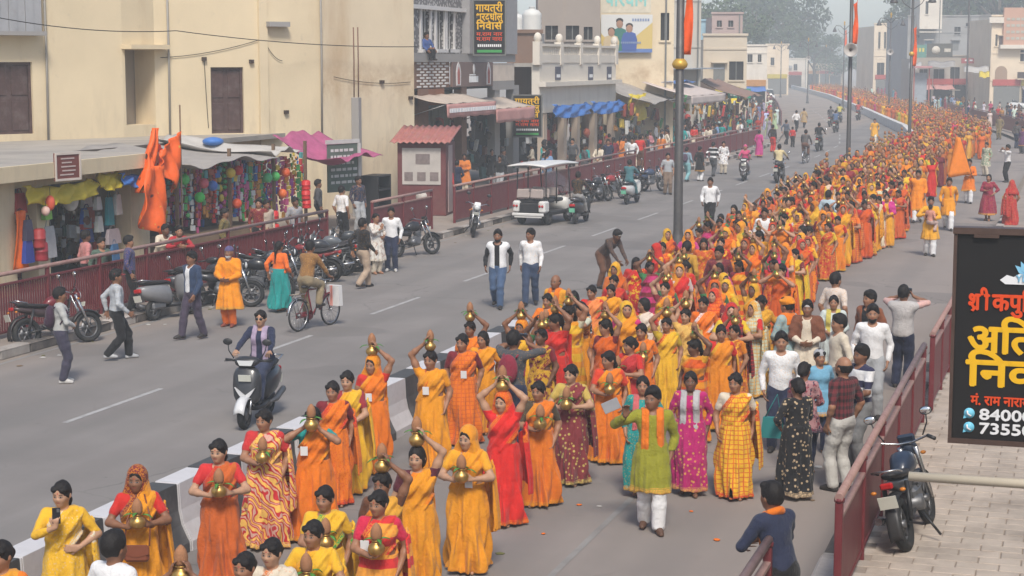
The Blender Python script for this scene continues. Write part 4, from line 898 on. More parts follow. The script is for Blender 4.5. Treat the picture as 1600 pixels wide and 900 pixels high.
stuff(goods_mb(260, 34.2, 39.1, .4, 2.6, XS - 2.4, XS - .9, .08, .28), 'shop_goods', 'packed dark shelves of goods inside the cream shop', DIMM)
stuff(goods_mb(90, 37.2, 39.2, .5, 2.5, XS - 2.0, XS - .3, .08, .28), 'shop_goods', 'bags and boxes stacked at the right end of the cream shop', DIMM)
# signs of cloth and single goods hanging at the shop front
def sagcloth(name, y0, y1, z0, z1, x, mat, label, amp=.05, cat='tarpaulin', n=16, lean=.15, bunch=5):
    def fn(u, v):
        return (x + .07 * math.sin(bunch * 6.28 * u + 4 * v) + lean * v + amp * math.sin(17 * u + 9 * v), y0 + (y1 - y0) * u, z1 + (z0 - z1) * v - .10 * math.sin(math.pi * u) + .03 * math.sin(23 * u + 5 * v))
    mb = MB(); mb.sheet(fn, n, 7, .012); return tag(mb.obj(name, mat), label, cat)
TY = M_('yellow_tarp', (.66, .50, .03), .55, var=.3, scale=4, bump=.5, bscale=14); TB = M_('blue_tarp', (.05, .16, .45), .5, var=.3, scale=4, bump=.5, bscale=14); TP = M_('pink_tarp', (.38, .085, .18), .75, var=.45, scale=3, bump=.5, bscale=14)
TG = M_('grey_tarp', (.33, .30, .27), .75, var=.3, scale=2, bump=.4, bscale=9, dirt=.5, dirtcol=(.22, .2, .18)); TW = M_('white_tarp', (.46, .43, .39), .7, var=.2, scale=2, bump=.4, bscale=9, dirt=.3, dirtcol=(.4, .36, .3))
sagcloth('tarpaulin', 34.2, 37.2, 2.33, 2.72, XS + .25, TY, 'crumpled yellow tarpaulin tied under the cream shop roof'); sagcloth('tarpaulin', 37.2, 38.3, 2.5, 2.86, XS + .3, TY, 'end of yellow tarpaulin bunched beside the small brown notice board')
sagcloth('tarpaulin', 38.0, 40.2, 2.5, 2.78, XS + .45, TB, 'blue tarpaulin rolled along the shop roof edge left of orange flags')
p = onx(105, 260, XS + .7); nb = empty('notice_board', p, 0, 'small maroon notice board with pale border under the cream shop roof', 'sign')
mb = MB(); mb.box((0, 0, 0), (.04, .82, .62)); mb.obj('board', M_('maroon_board', (.17, .05, .04), .6, var=.2), nb, rot=(0, 0, -.2)); mb = MB()
for z in (-.29, .29): mb.box((.03, 0, z), (.02, .82, .05))
for y in (-.39, .39): mb.box((.03, y, 0), (.02, .05, .53))
mb.obj('border', M_('board_border', (.6, .52, .45), .6), nb, rot=(0, 0, -.2)); mb = MB()
for i in range(5): mb.box((.026, random.uniform(-.05, .05), .18 - .09 * i), (.008, random.uniform(.3, .55), .03))
mb.obj('lettering', M_('board_letter', (.5, .4, .36), .6), nb, rot=(0, 0, -.2))['kind'] = 'stuff'
def bag(u, v, x, w, h, col, label, cat='bag', kind=0, dy=.25):
    p = onx(u, v, x); o = empty('hanging_bag' if cat == 'bag' else cat.replace(' ', '_'), (x, p.y, p.z - h), 0, label, cat, 'goods hung at the left shops'); mb = MB()
    if kind == 0:
        mb.prism([(-w / 2, 0), (w / 2, 0), (w / 2 * .92, h * .5), (w / 2 * .7, h * .9), (-w / 2 * .7, h * .9), (-w / 2 * .92, h * .5)], -.06, .06, lambda a, b, d: (d * (1 - b / h * .4), a, b)); mb.obj('pouch', GOOD, o, color=col)
        mb = MB(); mb.tube([(0, -w * .25, h * .88), (0, -w * .1, h * 1.1), (0, w * .1, h * 1.1), (0, w * .25, h * .88)], .012, 5); mb.obj('handle', GOOD, o, color=tuple(c * .6 for c in col))
    elif kind == 1:
        mb.ell((0, 0, h / 2), (w / 2, w / 2, h / 2), 12, 8); mb.obj('ball', GOOD, o, color=col); mb = MB(); mb.tube([(0, 0, h * .95), (0, 0, h * 1.5)], .008, 4); mb.obj('string', WIRE, o)
    elif kind == 2:      # stacked drum
        mb.lathe([(0, 0), (w / 2, 0), (w / 2 * 1.04, h * .1), (w / 2, h * .2), (w / 2, h * .48), (w / 2 * 1.05, h * .5), (w / 2, h * .52), (w / 2, h * .9), (w / 2 * .8, h), (0, h)], (0, 0, 0), 14); mb.obj('drum', GOOD, o, color=col); mb = MB(); mb.torus((0, 0, h), w * .3, .015, 'z', 12, 5); mb.obj('rim', GOOD, o, color=tuple(c * .7 for c in col))
    elif kind == 3:      # cloth garment hanging
        def fn(a, b): return (.05 * math.sin(9 * a + 4 * b), (a - .5) * w * (.7 + .4 * b), h * (1 - b) + .02 * math.sin(11 * a))
        mb.sheet(fn, 10, 10, .02); mb.obj('cloth', GOOD, o, color=col); mb = MB(); mb.tube([(0, -w * .3, h), (0, 0, h + .06), (0, w * .3, h)], .01, 4); mb.obj('hanger', WIRE, o)
    return o
RED = (.55, .02, .02); ORG = (.75, .13, .01)
for a in [(30, 298, XS + .1, .42, .5, (.32, .03, .03), 'dark red square bag hung on the cream shop pillar'), (31, 330, XS + .2, .5, 1.3, ORG, 'long orange cloth hanging beside the left cream pillar', 'hanging cloth', 3), (43, 340, XS + .3, .3, .5, (.05, .05, .09), 'black bag beside the long orange cloth'), (43, 372, XS + .3, .35, .55, (.03, .06, .3), 'blue bag low beside the long orange cloth'),
          (72, 305, XS + .2, .28, .55, (.2, .5, .06), 'green bag hung inside the cream shop doorway'), (78, 305, XS + .4, .22, .35, (.75, .12, .06), 'orange red toy hung at the cream shop doorway', 'ball', 1), (71, 322, XS + .4, .2, .22, (.75, .5, .42), 'pale pink ball hung at the cream shop doorway', 'ball', 1),
          (61, 358, XS + .4, .28, .42, (.32, .03, .03), 'upper red drum beside the grey sack', 'drum', 2), (64, 378, XS + .4, .3, .42, (.28, .02, .03), 'lower red drum beside the grey sack', 'drum', 2), (75, 348, XS + .1, .5, .8, (.42, .42, .42), 'large grey sack standing in the cream shop'),
          (110, 300, XS - .2, .36, .45, (.62, .62, .6), 'white clock lamp hung in the cream shop', 'lamp', 1), (135, 305, XS - .5, .42, .3, (.6, .6, .6), 'white box hung beneath the notice board'), (135, 322, XS - .4, .5, .42, (.03, .1, .42), 'blue bag above the red bag on cream shop rack'), (135, 338, XS - .4, .5, .3, (.42, .05, .05), 'red bag between two blue bags on cream shop rack'), (135, 352, XS - .4, .5, .42, (.03, .07, .3), 'dark blue bag lowest on the cream shop rack'),
          (152, 305, XS + .0, .25, .35, (.5, .5, .48), 'small white handbag right of the blue bags'), (170, 303, XS + .15, .28, .75, (.02, .17, .2), 'long teal bag hung on the shop rack'), (183, 300, XS + .15, .28, .55, (.5, .5, .47), 'white and black bag near the right pillar of the cream shop'), (154, 335, XS + .1, .26, .42, (.4, .42, .4), 'grey patterned bag under the small white handbag'), (176, 355, XS + .2, .6, .4, (.36, .30, .31), 'pinkish grey bag below the teal bag'), (178, 378, XS + .25, .35, .5, (.05, .14, .28), 'blue jug bag near the foot of the right pillar')]:
    bag(*a[:7], *(a[7:]))
# ---- orange flags in front of the pillar
FL = M_('orange_flag', (.75, .10, .012), .65, var=.25, scale=5, bump=.5, bscale=12)
def flagmat():
    s = NT('printed_flag'); P = s.co(); c = hsv(s, (.82, .12, .010), s.math('MULTIPLY_ADD', s.noise(6, 3, .6, P), .4, .8)); c = s.mix(s.ramp(s.noise(1.9, 2, .5, P), .61, .64), c, (.06, .015, .008)); c = s.mix(s.ramp(s.noise(5, 2, .5, P), .68, .71), c, (.72, .42, .06)); s.bump(s.noise(12, 3, .6, P), .4, .02); return s.fin(c, .65)
FLP = flagmat()
def flagcloth(u0, v0, pts, x, label, mat=FLP):
    """pts: outline quad (u,v) top-left, top-right, bottom-right, bottom-left hung on plane X=x"""
    q = [onx(a, b, x) for a, b in pts]; mb = MB()
    def fn(a, b):
        p = q[0].lerp(q[1], a).lerp(q[3].lerp(q[2], a), b); return p + Vector((.12 * math.sin(8 * a + 3 * b) * (.3 + b) + .05 * math.sin(19 * a - 7 * b), .02 * math.sin(12 * b), 0))
    mb.sheet(fn, 14, 14, .012); return tag(mb.obj('orange_flag', mat), label, 'flag', 'orange flags by the toy stall')
flagcloth(0, 0, [(238, 200), (246, 200), (232, 300), (217, 302)], XS + .7, 'narrow dark printed orange flag with its tip highest'); flagcloth(0, 0, [(250, 235), (281, 205), (279, 302), (245, 262)], XS + .8, 'wide orange flag spread right towards the toy stall'); flagcloth(0, 0, [(228, 262), (254, 258), (262, 372), (216, 352)], XS + .9, 'long orange flag with gold emblem hanging lowest', FLP); flagcloth(0, 0, [(236, 205), (252, 232), (252, 300), (232, 300)], XS + .6, 'red orange flag folded behind the other flags', M_('red_flag', (.5, .03, .02), .65, var=.3, scale=6))
tag(MB().tube([sp(40.6, .17, XS + .75), sp(40.6, 4.35, XS + .75)], .02, 6).obj('flag_pole', WOOD), 'thin wooden pole carrying the orange flags', 'pole')
# ---- toy stall with tarpaulin roof
stall = empty('toy_stall', (XS, 44, .17), 0, 'open toy stall under a grey tarpaulin roof right of the orange flags', 'stall')
Y0, Y1 = 41.0, 49.2
for y in (41.0, 44.0, 46.8, 49.0):
    for x in (XS + .4, XS - 2.6): bx('post', x - .04, x + .04, y - .04, y + .04, .17, 3.1, WOOD, stall)
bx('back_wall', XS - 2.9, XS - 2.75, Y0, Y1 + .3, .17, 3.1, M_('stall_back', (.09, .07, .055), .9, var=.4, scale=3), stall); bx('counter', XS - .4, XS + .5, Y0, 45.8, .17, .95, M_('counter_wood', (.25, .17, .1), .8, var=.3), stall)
def roofcloth(name, y0, y1, x0, x1, z0, z1, mat, label, parent=None, sag=.16):
    def fn(a, b): return (x0 + (x1 - x0) * b, y0 + (y1 - y0) * a, z0 + (z1 - z0) * b - sag * math.sin(math.pi * b) * (.6 + .4 * math.sin(5 * a)) - .08 * math.sin(9 * a) + .04 * math.sin(21 * a + 8 * b))
    mb = MB(); mb.sheet(fn, 22, 12, .012); o = mb.obj(name, mat); return tag(o, label, 'tarpaulin')
roofcloth('stall_tarpaulin', 40.8, 46.2, XS - 3.2, XS + .9, 3.12, 2.8, TG, 'grey sagging tarpaulin roof over the toy stall'); roofcloth('stall_tarpaulin', 46.0, 48.2, XS - 3.0, XS + .7, 3.25, 2.9, TW, 'white sheet over the right end of the toy stall')
roofcloth('stall_tarpaulin', 50.4, 53.9, XS - 1.3, XS + .95, 3.2, 2.5, TP, 'pink tarpaulin stretched over the stall left of the maroon kiosk', sag=.45)
o = bpy.data.objects.new('blue_bundle', MB().ell((0, 0, 0), (.3, .34, .13), 14, 8).mesh('blue_bundle', TB)); C.objects.link(o); o.location = (XS - 1.6, 47.0, 3.14); tag(o, 'small blue bundle lying on the white stall roof', 'bundle')
bx('roof_edge', XS - 10, XS - 3.2, 41, 56, 2.9, 3.05, RD, stall)
random.seed(5)
def hang_mb(y0, y1, z0, z1, layers):
    """packets and small toys hung in strings one under the other"""
    mb = MB()
    for x in layers:
        y = y0 + random.uniform(0, .1)
        while y < y1:
            z = z1 - random.uniform(0, .3); zend = z0 + random.uniform(0, .7); mi = random.randrange(len(BRI)); w_ = random.uniform(.08, .19); hh = random.uniform(.1, .24); fat = random.random()
            while z > zend:
                if random.random() < .25: mi = random.randrange(len(BRI)); hh = random.uniform(.08, .26)
                cc_ = (x + random.uniform(-.04, .04), y + random.uniform(-.015, .015), z - hh / 2); rt = (random.uniform(-.12, .12), random.uniform(-.15, .15), random.uniform(-.5, .5))
                if fat < .16: mb.ell(cc_, (w_ * .42, w_ * .42, hh * .42), 8, 6, mi)
                else: mb.box(cc_, (.03 + .05 * fat, w_, hh * .93), rt, mi, .008)
                z -= hh + .012
            y += w_ + random.uniform(.0, .07)
    return mb
stuff(hang_mb(41.1, 45.6, .95, 2.8, (XS - 1.9, XS - 1.1, XS - .3, XS + .3)), 'stall_toys', 'crowded bright small toys hung and heaped in the toy stall', BM); stuff(hang_mb(45.5, 49.4, .9, 2.8, (XS - 1.9, XS - .8, XS + .25)), 'stall_toys', 'small colourful goods hung at the right end of the toy stall', BM)
for i, (u, v, c, l) in enumerate([(372, 258, RED, 'red ball on a cord high over the toy stall'), (370, 310, (.75, .1, .03), 'orange red ball low on the toy stall'), (312, 300, (.08, .55, .1), 'green toy hung in the middle of the toy stall'), (288, 272, (.1, .5, .12), 'flat green pack high at the left of the toy stall'), (318, 278, (.65, .12, .15), 'pink ball near the green toy'), (332, 282, (.06, .16, .5), 'blue ball hung in the toy stall'), (446, 262, (.75, .12, .03), 'orange ball hung left of the pink tarpaulin'), (441, 295, (.75, .15, .03), 'orange ball hung low left of the pink tarpaulin'), (430, 268, (.1, .5, .12), 'green ball hung left of the pink tarpaulin'), (418, 270, (.1, .5, .2), 'small green bottle left of the pink tarpaulin'), (360, 262, (.7, .5, .05), 'yellow ball next to the red ball on a cord')]):
    bag(u, v, XS + .45, .28, .28, c, l, 'ball', 1)
for i, (u, v, l) in enumerate([(478, 282, 'topmost red drum of the stack under the pink tarpaulin'), (478, 297, 'middle red drum of the stack under the pink tarpaulin'), (479, 311, 'lowest red drum of the stack under the pink tarpaulin'), (428, 330, 'upper red drum at the toy stall corner'), (429, 350, 'middle red drum at the toy stall corner'), (429, 366, 'lower red drum at the toy stall corner')]):
    bag(u, v, XS + (.7 if i < 3 else 1.5), .26, .27, RED, l, 'drum', 2)
# signboard with white text rows right of the stall
p = onx(535, 262, XS + .3); sb = empty('price_board', p, 0, 'dark green board with rows of white lettering under the pink tarpaulin', 'sign'); mb = MB(); mb.box((0, 0, 0), (.05, 1.35, 1.5)); mb.obj('board', M_('board_green', (.09, .13, .10), .6, var=.2), sb, rot=(0, 0, -.35)); mb = MB()
random.seed(3)
for r_ in range(6):
    y = -.55
    while y < .5: w_ = random.uniform(.08, .24); mb.box((.03, y + w_ / 2, .55 - .2 * r_), (.012, w_, .085)); y += w_ + .06
mb.obj('lettering', M_('board_white', (.55, .56, .53), .6), sb, rot=(0, 0, -.35))['kind'] = 'stuff'; mb = MB(); mb.box((.02, 0, .82), (.07, 1.5, .12)); mb.box((.02, .74, 0), (.07, .12, 1.5)); mb.obj('frame', M_('board_frame', (.5, .5, .47), .6), sb, rot=(0, 0, -.35))
# ---- maroon kiosk
ky = 58.6; kio = empty('kiosk', (-21.6, ky, .17), R(8), 'maroon metal kiosk with corrugated red roof and pale poster', 'kiosk'); KM = M_('kiosk_maroon', (.14, .035, .035), .6, var=.3, scale=3, dirt=.4, dirtcol=(.2, .13, .11))
mb = MB(); mb.box((0, 0, 1.25), (1.7, 1.6, 2.5), bev=.02); mb.obj('cabin', KM, kio)
CR = M_('corrugated_red', (.36, .13, .11), .6, var=.3, scale=4, dirt=.45, dirtcol=(.3, .22, .18)); vs = []; mb = MB()
def crf(a, b): return (-1.05 + 2.1 * a, -1.1 + 2.1 * b, 3.02 - .55 * abs(b * 2 - 1) * 0 - .5 * (1 - b) + .03 * math.sin(a * 60))
mb.sheet(crf, 60, 4, .012); mb.obj('roof', CR, kio)
mb = MB(); mb.box((0, -.82, 1.7), (1.35, .03, 1.25)); po = mb.obj('poster', M_('poster_pale', (.46, .42, .38), .6, var=.25, scale=2), kio); PPM = M_('poster_print', (.2, .16, .15), .6, var=.5, scale=8)
for i in range(3): MB().box((-.45 + .45 * i, -.84, 1.35), (.3, .012, .3)).obj('print', PPM, po)
MB().box((.05, -.84, 1.95), (.5, .012, .35)).obj('print', PPM, po); mb = MB(); mb.box((.86, -.1, 1.25), (.03, .68, 2.3)); mb.obj('trim', M_('kiosk_trim', (.4, .3, .28), .6), kio)
mb = MB(); mb.lathe([(.0, -.01), (.2, -.01), (.2, .01), (0, .01)], (0, -.82, .65), 16, axis='y'); mb.obj('emblem', M_('poster_pale'), kio)
st = empty('black_cabinet', onx(588, 335, -21.7), 0, 'black open cabinet standing between stall and maroon kiosk', 'cabinet'); st.location.z = .17; mb = MB()
for z in (.05, .6, 1.15, 1.6): mb.box((0, 0, z), (.6, 1.1, .05))
for y in (-.55, .55): mb.box((0, y, .82), (.6, .05, 1.6))
mb.box((-.28, 0, .82), (.03, 1.1, 1.6)); mb.obj('carcass', M_('black_metal', (.02, .02, .022), .5), st)
# ------------------------------------------------------------------ lettering
def text_mesh(body, size, mat, bold=.0, depth=.004, ticks=()):
    cu = bpy.data.curves.new('lettering', 'FONT'); cu.body = body; cu.size = size; cu.extrude = depth; cu.offset = bold * size; cu.align_x = 'LEFT'; cu.resolution_u = 3; cu.space_character = 1.0 + bold * 1.2
    t = bpy.data.objects.new('lettering', cu); C.objects.link(t); dg = bpy.context.evaluated_depsgraph_get(); me = bpy.data.meshes.new_from_object(t.evaluated_get(dg)); bpy.data.objects.remove(t); bpy.data.curves.remove(cu)
    me.materials.clear(); me.materials.append(mat); return me
def put_text(parent, body, size, mat, x, z, y=-.03, bold=.012, width=None, name='lettering', heavy=0):
    """text standing upright in the x-z plane of its parent, read from -y"""
    me = text_mesh(body, size, mat, bold); vs = [v.co.x for v in me.vertices]; W = max(vs) - min(vs) if vs else 1
    o = link(name, me, parent, (x, y, z), rot=(math.pi / 2, 0, 0))
    if width: o.scale = (width / W, 1, 1)
    if heavy:
        for k_, (dx, dz) in enumerate(((1, 0), (.5, .6), (.5, -.6), (1.6, 0))): q = o.copy(); C.objects.link(q); q.location = (x + dx * heavy, y - .0008 * (k_ + 1), z + dz * heavy)
    o['kind'] = 'stuff'; return o
TYL = M_('letter_yellow', (.80, .45, .01), .5, var=.08); TRD = M_('letter_red', (.72, .07, .012), .5, var=.08); TWH = M_('letter_white', (.75, .75, .75), .5, var=.05); TBK = M_('board_black', (.012, .011, .011), .45, var=.3, scale=3); TGN = M_('letter_green', (.05, .3, .08), .5); TTL = M_('letter_teal', (.25, .55, .5), .6)
BRF = M_('board_frame_brown', (.075, .045, .035), .5, var=.35, scale=7)
def black_board(loc, rz, W, H, label, small=False):
    o = empty('black_signboard', loc, rz, label, 'sign'); mb = MB(); mb.box((0, 0, H / 2), (W, .08, H)); mb.obj('panel', TBK, o); mb = MB()
    for x in (-W / 2 - .02, W / 2 + .02): mb.box((x, 0, H / 2), (.05, .12, H + .1))
    for z in (-.025, H + .025): mb.box((0, 0, z), (W - .01, .115, .05))
    mb.obj('frame', BRF if not small else SHUT, o)
    for i, (t, m, k) in enumerate([('गायत्री', TYL, .88), ('श्रद्धालु', TYL, .86), ('िनवास', TYL, .84)]): put_text(o, t, H * .2, m, -W / 2 * k, H * (.80 - .165 * i), -.05, .02, W * k)
    for i in range(2): put_text(o, 'म.राम नारायण'[:9 + i], H * .1, TRD, -W * .42, H * (.345 - .09 * i), -.05, .012, W * .84)
    mb = MB()
    for i in range(12): mb.box((-W * .36 + W * .72 * i / 11, -.048, H * .165), (W * .045, .01, H * .05))
    mb.obj('number_row', TWH, o)['kind'] = 'stuff'; mb = MB(); mb.box((0, -.045, H * .06), (W * .8, .008, H * .05)); mb.obj('green_band', TGN, o); return o

# ------------------------------------------------------------------ tile-fronted guest house
XF = -25.0
def FY(u): return onx(u, 150, XF).y
def fz(u, v, x=XF): return onx(u, v, x).z
gh = empty('tiled_guest_house', (0, 0, 0), 0, 'guest house with patterned tiles and white window grilles right of the cream wall', 'building')
TILEP = NT('grey_pattern_tile'); P_ = TILEP.pos(); vch = TILEP.n('ShaderNodeTexVoronoi'); vch.inputs['Scale'].default_value = 7; TILEP.l(P_, vch.inputs['Vector']); TILEP = TILEP.fin(TILEP.mix(TILEP.ramp(vch.outputs['Distance'], .35, .45), (.46, .44, .42), (.13, .12, .12)), .5)
WG = M_('grille_white', (.62, .60, .58), .55, var=.12); BRN = M_('sign_brown', (.16, .10, .085), .55, var=.15); BRK = M_('brown_clad', (.20, .105, .065), .6, var=.25, scale=4)
y0, y1 = 64.5, 79.0; ym = FY(722)
zb, zt = fz(680, 137), fz(680, 97)
A_, B_ = Vector((XF, y0, 0)), Vector((XF, y1, 0)); FR = lambda y: y - y0
wins = [(FR(FY(u0)), FR(FY(u1)), fz(u0, 76), fz(u0, 17)) for u0, u1 in ((657, 671), (680, 693), (697, 708))]
wall('upper_wall', A_, B_, zt + .35, 11, TILEP, gh, wins, .3)
for i, h in enumerate(wins):
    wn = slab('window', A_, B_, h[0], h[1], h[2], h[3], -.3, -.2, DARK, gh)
    for s0, s1, z0_, z1_ in ((h[0] - .12, h[0] + .02, h[2] - .1, h[3] + .1), (h[1] - .02, h[1] + .12, h[2] - .1, h[3] + .1)): slab('window_jamb', A_, B_, s0, s1, z0_, z1_, .01, .08, WG, wn)
    slab('window_sill', A_, B_, h[0] - .25, h[1] + .25, h[2] - .16, h[2] - .02, .01, .22, WG, wn)
    for k in range(1, 4): s_ = h[0] + (h[1] - h[0]) * k / 4; slab('grille_bar', A_, B_, s_ - .015, s_ + .015, h[2], h[3], -.1, -.07, WG, wn)
slab('upper_cornice', A_, B_, 0, FR(ym), fz(690, 17), fz(690, 11), .0, .2, WG, gh)
slab('floor_ledge', A_, B_, 0, FR(y1), zt, zt + .35, -.3, .25, GREYC, gh)
# grey side bay behind the black board
slab('grey_bay', A_, B_, FR(ym), FR(FY(797)), zt + .36, 11, .01, .35, M_('grey_cladding', (.30, .29, .29), .7, var=.15), gh)
# staggered white and brown bricks
slab('brick_backing', A_, B_, 0, FR(FY(698)), zb, zt, -.05, .12, BRK, gh)
L_ = FR(FY(698)); S0 = FR(FY(646)); rows = 9; bh = (zt - zb) / rows
brm = MB(); brm.box((0, 0, 0), (.05, .42, bh * .62), bev=.01); brm = brm.mesh('brick', WG)
for r_ in range(rows):
    for k in range(5):
        y = y0 + S0 + .25 + k * .72 + (.36 if r_ % 2 else 0)
        if y < y0 + L_ - .2: link('brick', brm, gh, (XF + .14, y, zb + bh * (r_ + .5)))
sg = empty('brown_shop_sign', (XF + .2, (FY(698) + FY(762)) / 2, zb), 0, 'brown shop sign with two pale arch motifs beside the patterned bricks', 'sign'); Wd = FY(762) - FY(698); Hh = zt - zb; mb = MB(); mb.box((0, 0, Hh / 2), (.12, Wd - .02, Hh), bev=.02); mb.obj('panel', BRN, sg)
for s in (-1, 1):
    mb = MB(); mb.prism([(-.28, -.45), (.28, -.45), (.3, .1), (.18, .38), (0, .52), (-.18, .38), (-.3, .1)], .065, .085, lambda a, b, d, s=s: (d, a + s * Wd * .37, b + Hh / 2)); q = mb.obj('arch_motif', WG, sg); mb = MB(); mb.prism([(-.13, -.4), (.13, -.4), (.15, .08), (0, .34), (-.15, .08)], .087, .097, lambda a, b, d, s=s: (d, a + s * Wd * .37, b + Hh / 2)); mb.obj('arch_fill', M_('motif_red', (.35, .1, .08), .6), q)
mb = MB(); mb.ell((.08, 0, Hh * .72), (.02, .16, .22), 12, 8); mb.obj('emblem', WG, sg); mb = MB()
for i in range(6): mb.box((.07, -.5 + .2 * i, Hh * .3), (.02, .15, .26))
for i in range(4): mb.box((.07, -.45 + .2 * i, Hh * .48), (.02, .16, .05))
mb.obj('lettering', TWH, sg)['kind'] = 'stuff'
ls = slab('lit_display', A_, B_, FR(FY(763)), FR(FY(797)), zb + .2, zt - .05, .12, .2, M_('display_pale', (.62, .52, .42), .5), gh)
slab('band_right', A_, B_, FR(FY(763)), FR(y1), zb - .2, zb + .19, -.05, .2, GREYC, gh)
# ground floor openings
for u0, u1, m in ((648, 664, BRK), (716, 724, BRK), (768, 776, GREYC), (797, 806, GREYC)): slab('pillar', A_, B_, FR(FY(u0)), FR(FY(u1)), .17, zb - .02, -.2, .15, m, gh)
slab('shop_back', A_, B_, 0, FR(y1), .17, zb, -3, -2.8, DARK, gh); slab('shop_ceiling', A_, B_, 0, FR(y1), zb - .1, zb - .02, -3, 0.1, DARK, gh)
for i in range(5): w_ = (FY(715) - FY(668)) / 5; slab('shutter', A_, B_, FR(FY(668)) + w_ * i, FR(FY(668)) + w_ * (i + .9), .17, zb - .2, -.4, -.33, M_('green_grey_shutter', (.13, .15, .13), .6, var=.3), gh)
slab('brown_lintel', A_, B_, FR(FY(648)), FR(FY(690)), fz(660, 165), zb - .03, .0, .12, M_('orange_brown', (.24, .09, .04), .6, var=.3), gh)
AW = M_('awning_beige', (.52, .43, .35), .8, var=.2, scale=2, bump=.3, bscale=10); AWR = M_('awning_valance_red', (.52, .26, .23), .75, var=.2, scale=4)
def awning(u0, u1, vtop, vfront, vbot, label, mat=AW, vm=AWR, x=XF, out=1.5, letters=True):
    ya, yb = onx(u0, 150, x).y, onx(u1, 150, x).y; zt_ = onx(u0, vtop, x).z; zf = onx((u0 + u1) / 2, vfront, x + out).z; zv = onx((u0 + u1) / 2, vbot, x + out).z
    ya2, yb2 = onx(u0, 150, x + out).y, onx(u1, 150, x + out).y; ya, yb = ya2 + .3, yb2 + .3
    o = empty('shop_awning', (x, ya, zf), 0, label, 'awning'); L = yb - ya
    def fn(a, b): return (.1 + out * b, L * a, (zt_ - zf) * (1 - b) - .06 * math.sin(math.pi * b) + .02 * math.sin(25 * a))
    mb = MB(); mb.sheet(fn, 16, 6, .015); mb.obj('canopy', mat, o)
    def fv(a, b): return (.1 + out + .03 * math.sin(22 * a + 2) * b, L * a, -.02 - (zf - zv) * b - .04 * b * abs(math.sin(14 * a)))
    mb = MB(); mb.sheet(fv, 24, 4, .015); v_ = mb.obj('valance', vm, o)
    if letters:
        mb = MB(); yy = .3
        while yy < L - .3: w_ = random.uniform(.12, .3); mb.box((.13 + out, yy + w_ / 2, -.02 - (zf - zv) * .5), (.03, w_, (zf - zv) * .32)); yy += w_ + .07
        mb.obj('lettering', TWH, v_)['kind'] = 'stuff'
    for yy in (.05, L - .05): mb = MB(); mb.tube([(.05, yy, -.5), (.1 + out, yy, -.02)], .018, 5); mb.obj('arm', STEEL, o)
    return o
awning(690, 768, 147, 160, 180, 'beige awning with red lettered valance under the brown shop sign'); awning(768, 830, 152, 168, 188, 'second beige awning left of the lower black signboard', letters=False)
p = ond(765, 85, 76); black_board((p.x, p.y, p.z), YAW * .6, 1.32, 2.25, 'upper black signboard with yellow lettering on the grey bay of the guest house', True)
p = ond(824, 213, 82); black_board((p.x, p.y, p.z), YAW * .6, 1.3, 1.85, 'lower black signboard with yellow lettering left of the balustrade building', True)
random.seed(11); stuff(goods_mb(130, 66.5, 80, .4, 3.0, XF - 2.4, XF + .2, .15, .4), 'shop_goods', 'dim goods and bottles inside the guest house shops', DIMM)
# ------------------------------------------------------------------ balustrade building
bb = empty('balustrade_building', (0, 0, 0), 0, 'old white building with rooftop balustrade and blue tarpaulins', 'building'); y0, y1 = FY(843), FY(962); A_, B_ = Vector((XF, y0, 0)), Vector((XF, y1, 0)); FR = lambda y: y - y0
zc, zf_ = fz(900, 130), fz(900, 98); zr = fz(900, 70); za = fz(900, 172)
wall('front_wall', A_, B_, za, zf_, OLDW, bb, [], .4); slab('cornice', A_, B_, -.1, FR(y1) + .1, zc - .1, zc + .12, 0, .35, OLDW, bb); slab('roof_deck', A_, B_, 0, FR(y1), zf_ - .2, zf_ - .02, -9, -.3, ROOFC, bb)
n = 5
for i in range(n): 
    s = FR(y1) * i / (n - 1); mb = MB(); mb.box((XF - .1, y0 + s, (zf_ + zr) / 2), (.35, .5, zr - zf_ + .2)); pe = mb.obj('baluster_pier', OLDW, bb); mb = MB(); mb.ell((XF - .1, y0 + s, zr + .28), (.2, .2, .26), 10, 7); mb.obj('finial', OLDW, pe)
slab('balustrade_top', A_, B_, 0, FR(y1), zr - .12, zr, -.2, .06, OLDW, bb); slab('balustrade_base', A_, B_, 0, FR(y1), zf_ + .0, zf_ + .4, -.2, .04, OLDW, bb)
mb = MB(); mb.box((XF, 0, (zf_ + .4 + zr - .12) / 2), (.1, .09, zr - zf_ - .52)); bme = mb.mesh('baluster', OLDW)
for i in range(44): link('baluster', bme, bb, (-.08, y0 + FR(y1) * (i + .5) / 44, 0))
for u in (871, 922, 951): s = FR(FY(u)); pn = slab('plaque', A_, B_, s - .45, s + .45, fz(u, 125), fz(u, 104), 0, .05, M_('plaque_dark', (.06, .06, .09), .6), bb); slab('plaque_text', A_, B_, s - .32, s + .32, fz(u, 121), fz(u, 116), .05, .06, TWH, pn)
for u in (853, 884, 905, 932, 960): s = FR(FY(u)); slab('column', A_, B_, s - .28, s + .28, .17, za, -.35, -.02, plaster('column_plaster', (.45, .36, .28)) if 'column_plaster' not in MATS else MATS['column_plaster'], bb)
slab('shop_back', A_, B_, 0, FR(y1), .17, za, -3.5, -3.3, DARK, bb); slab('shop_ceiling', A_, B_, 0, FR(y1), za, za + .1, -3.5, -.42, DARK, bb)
for k, (u0, u1) in enumerate(((850, 908), (911, 960))): sagcloth('tarpaulin', FY(u0), FY(u1), fz(880, 180), fz(880, 161), XF + .4, TB, ('left' if k == 0 else 'right') + ' blue tarpaulin bunched over the balustrade building shops', .1)
sagcloth('tarpaulin', FY(960), FY(988), fz(970, 186), fz(970, 146), XF + .8, TY, 'bright yellow tarpaulin at the corner of the balustrade building', .15)
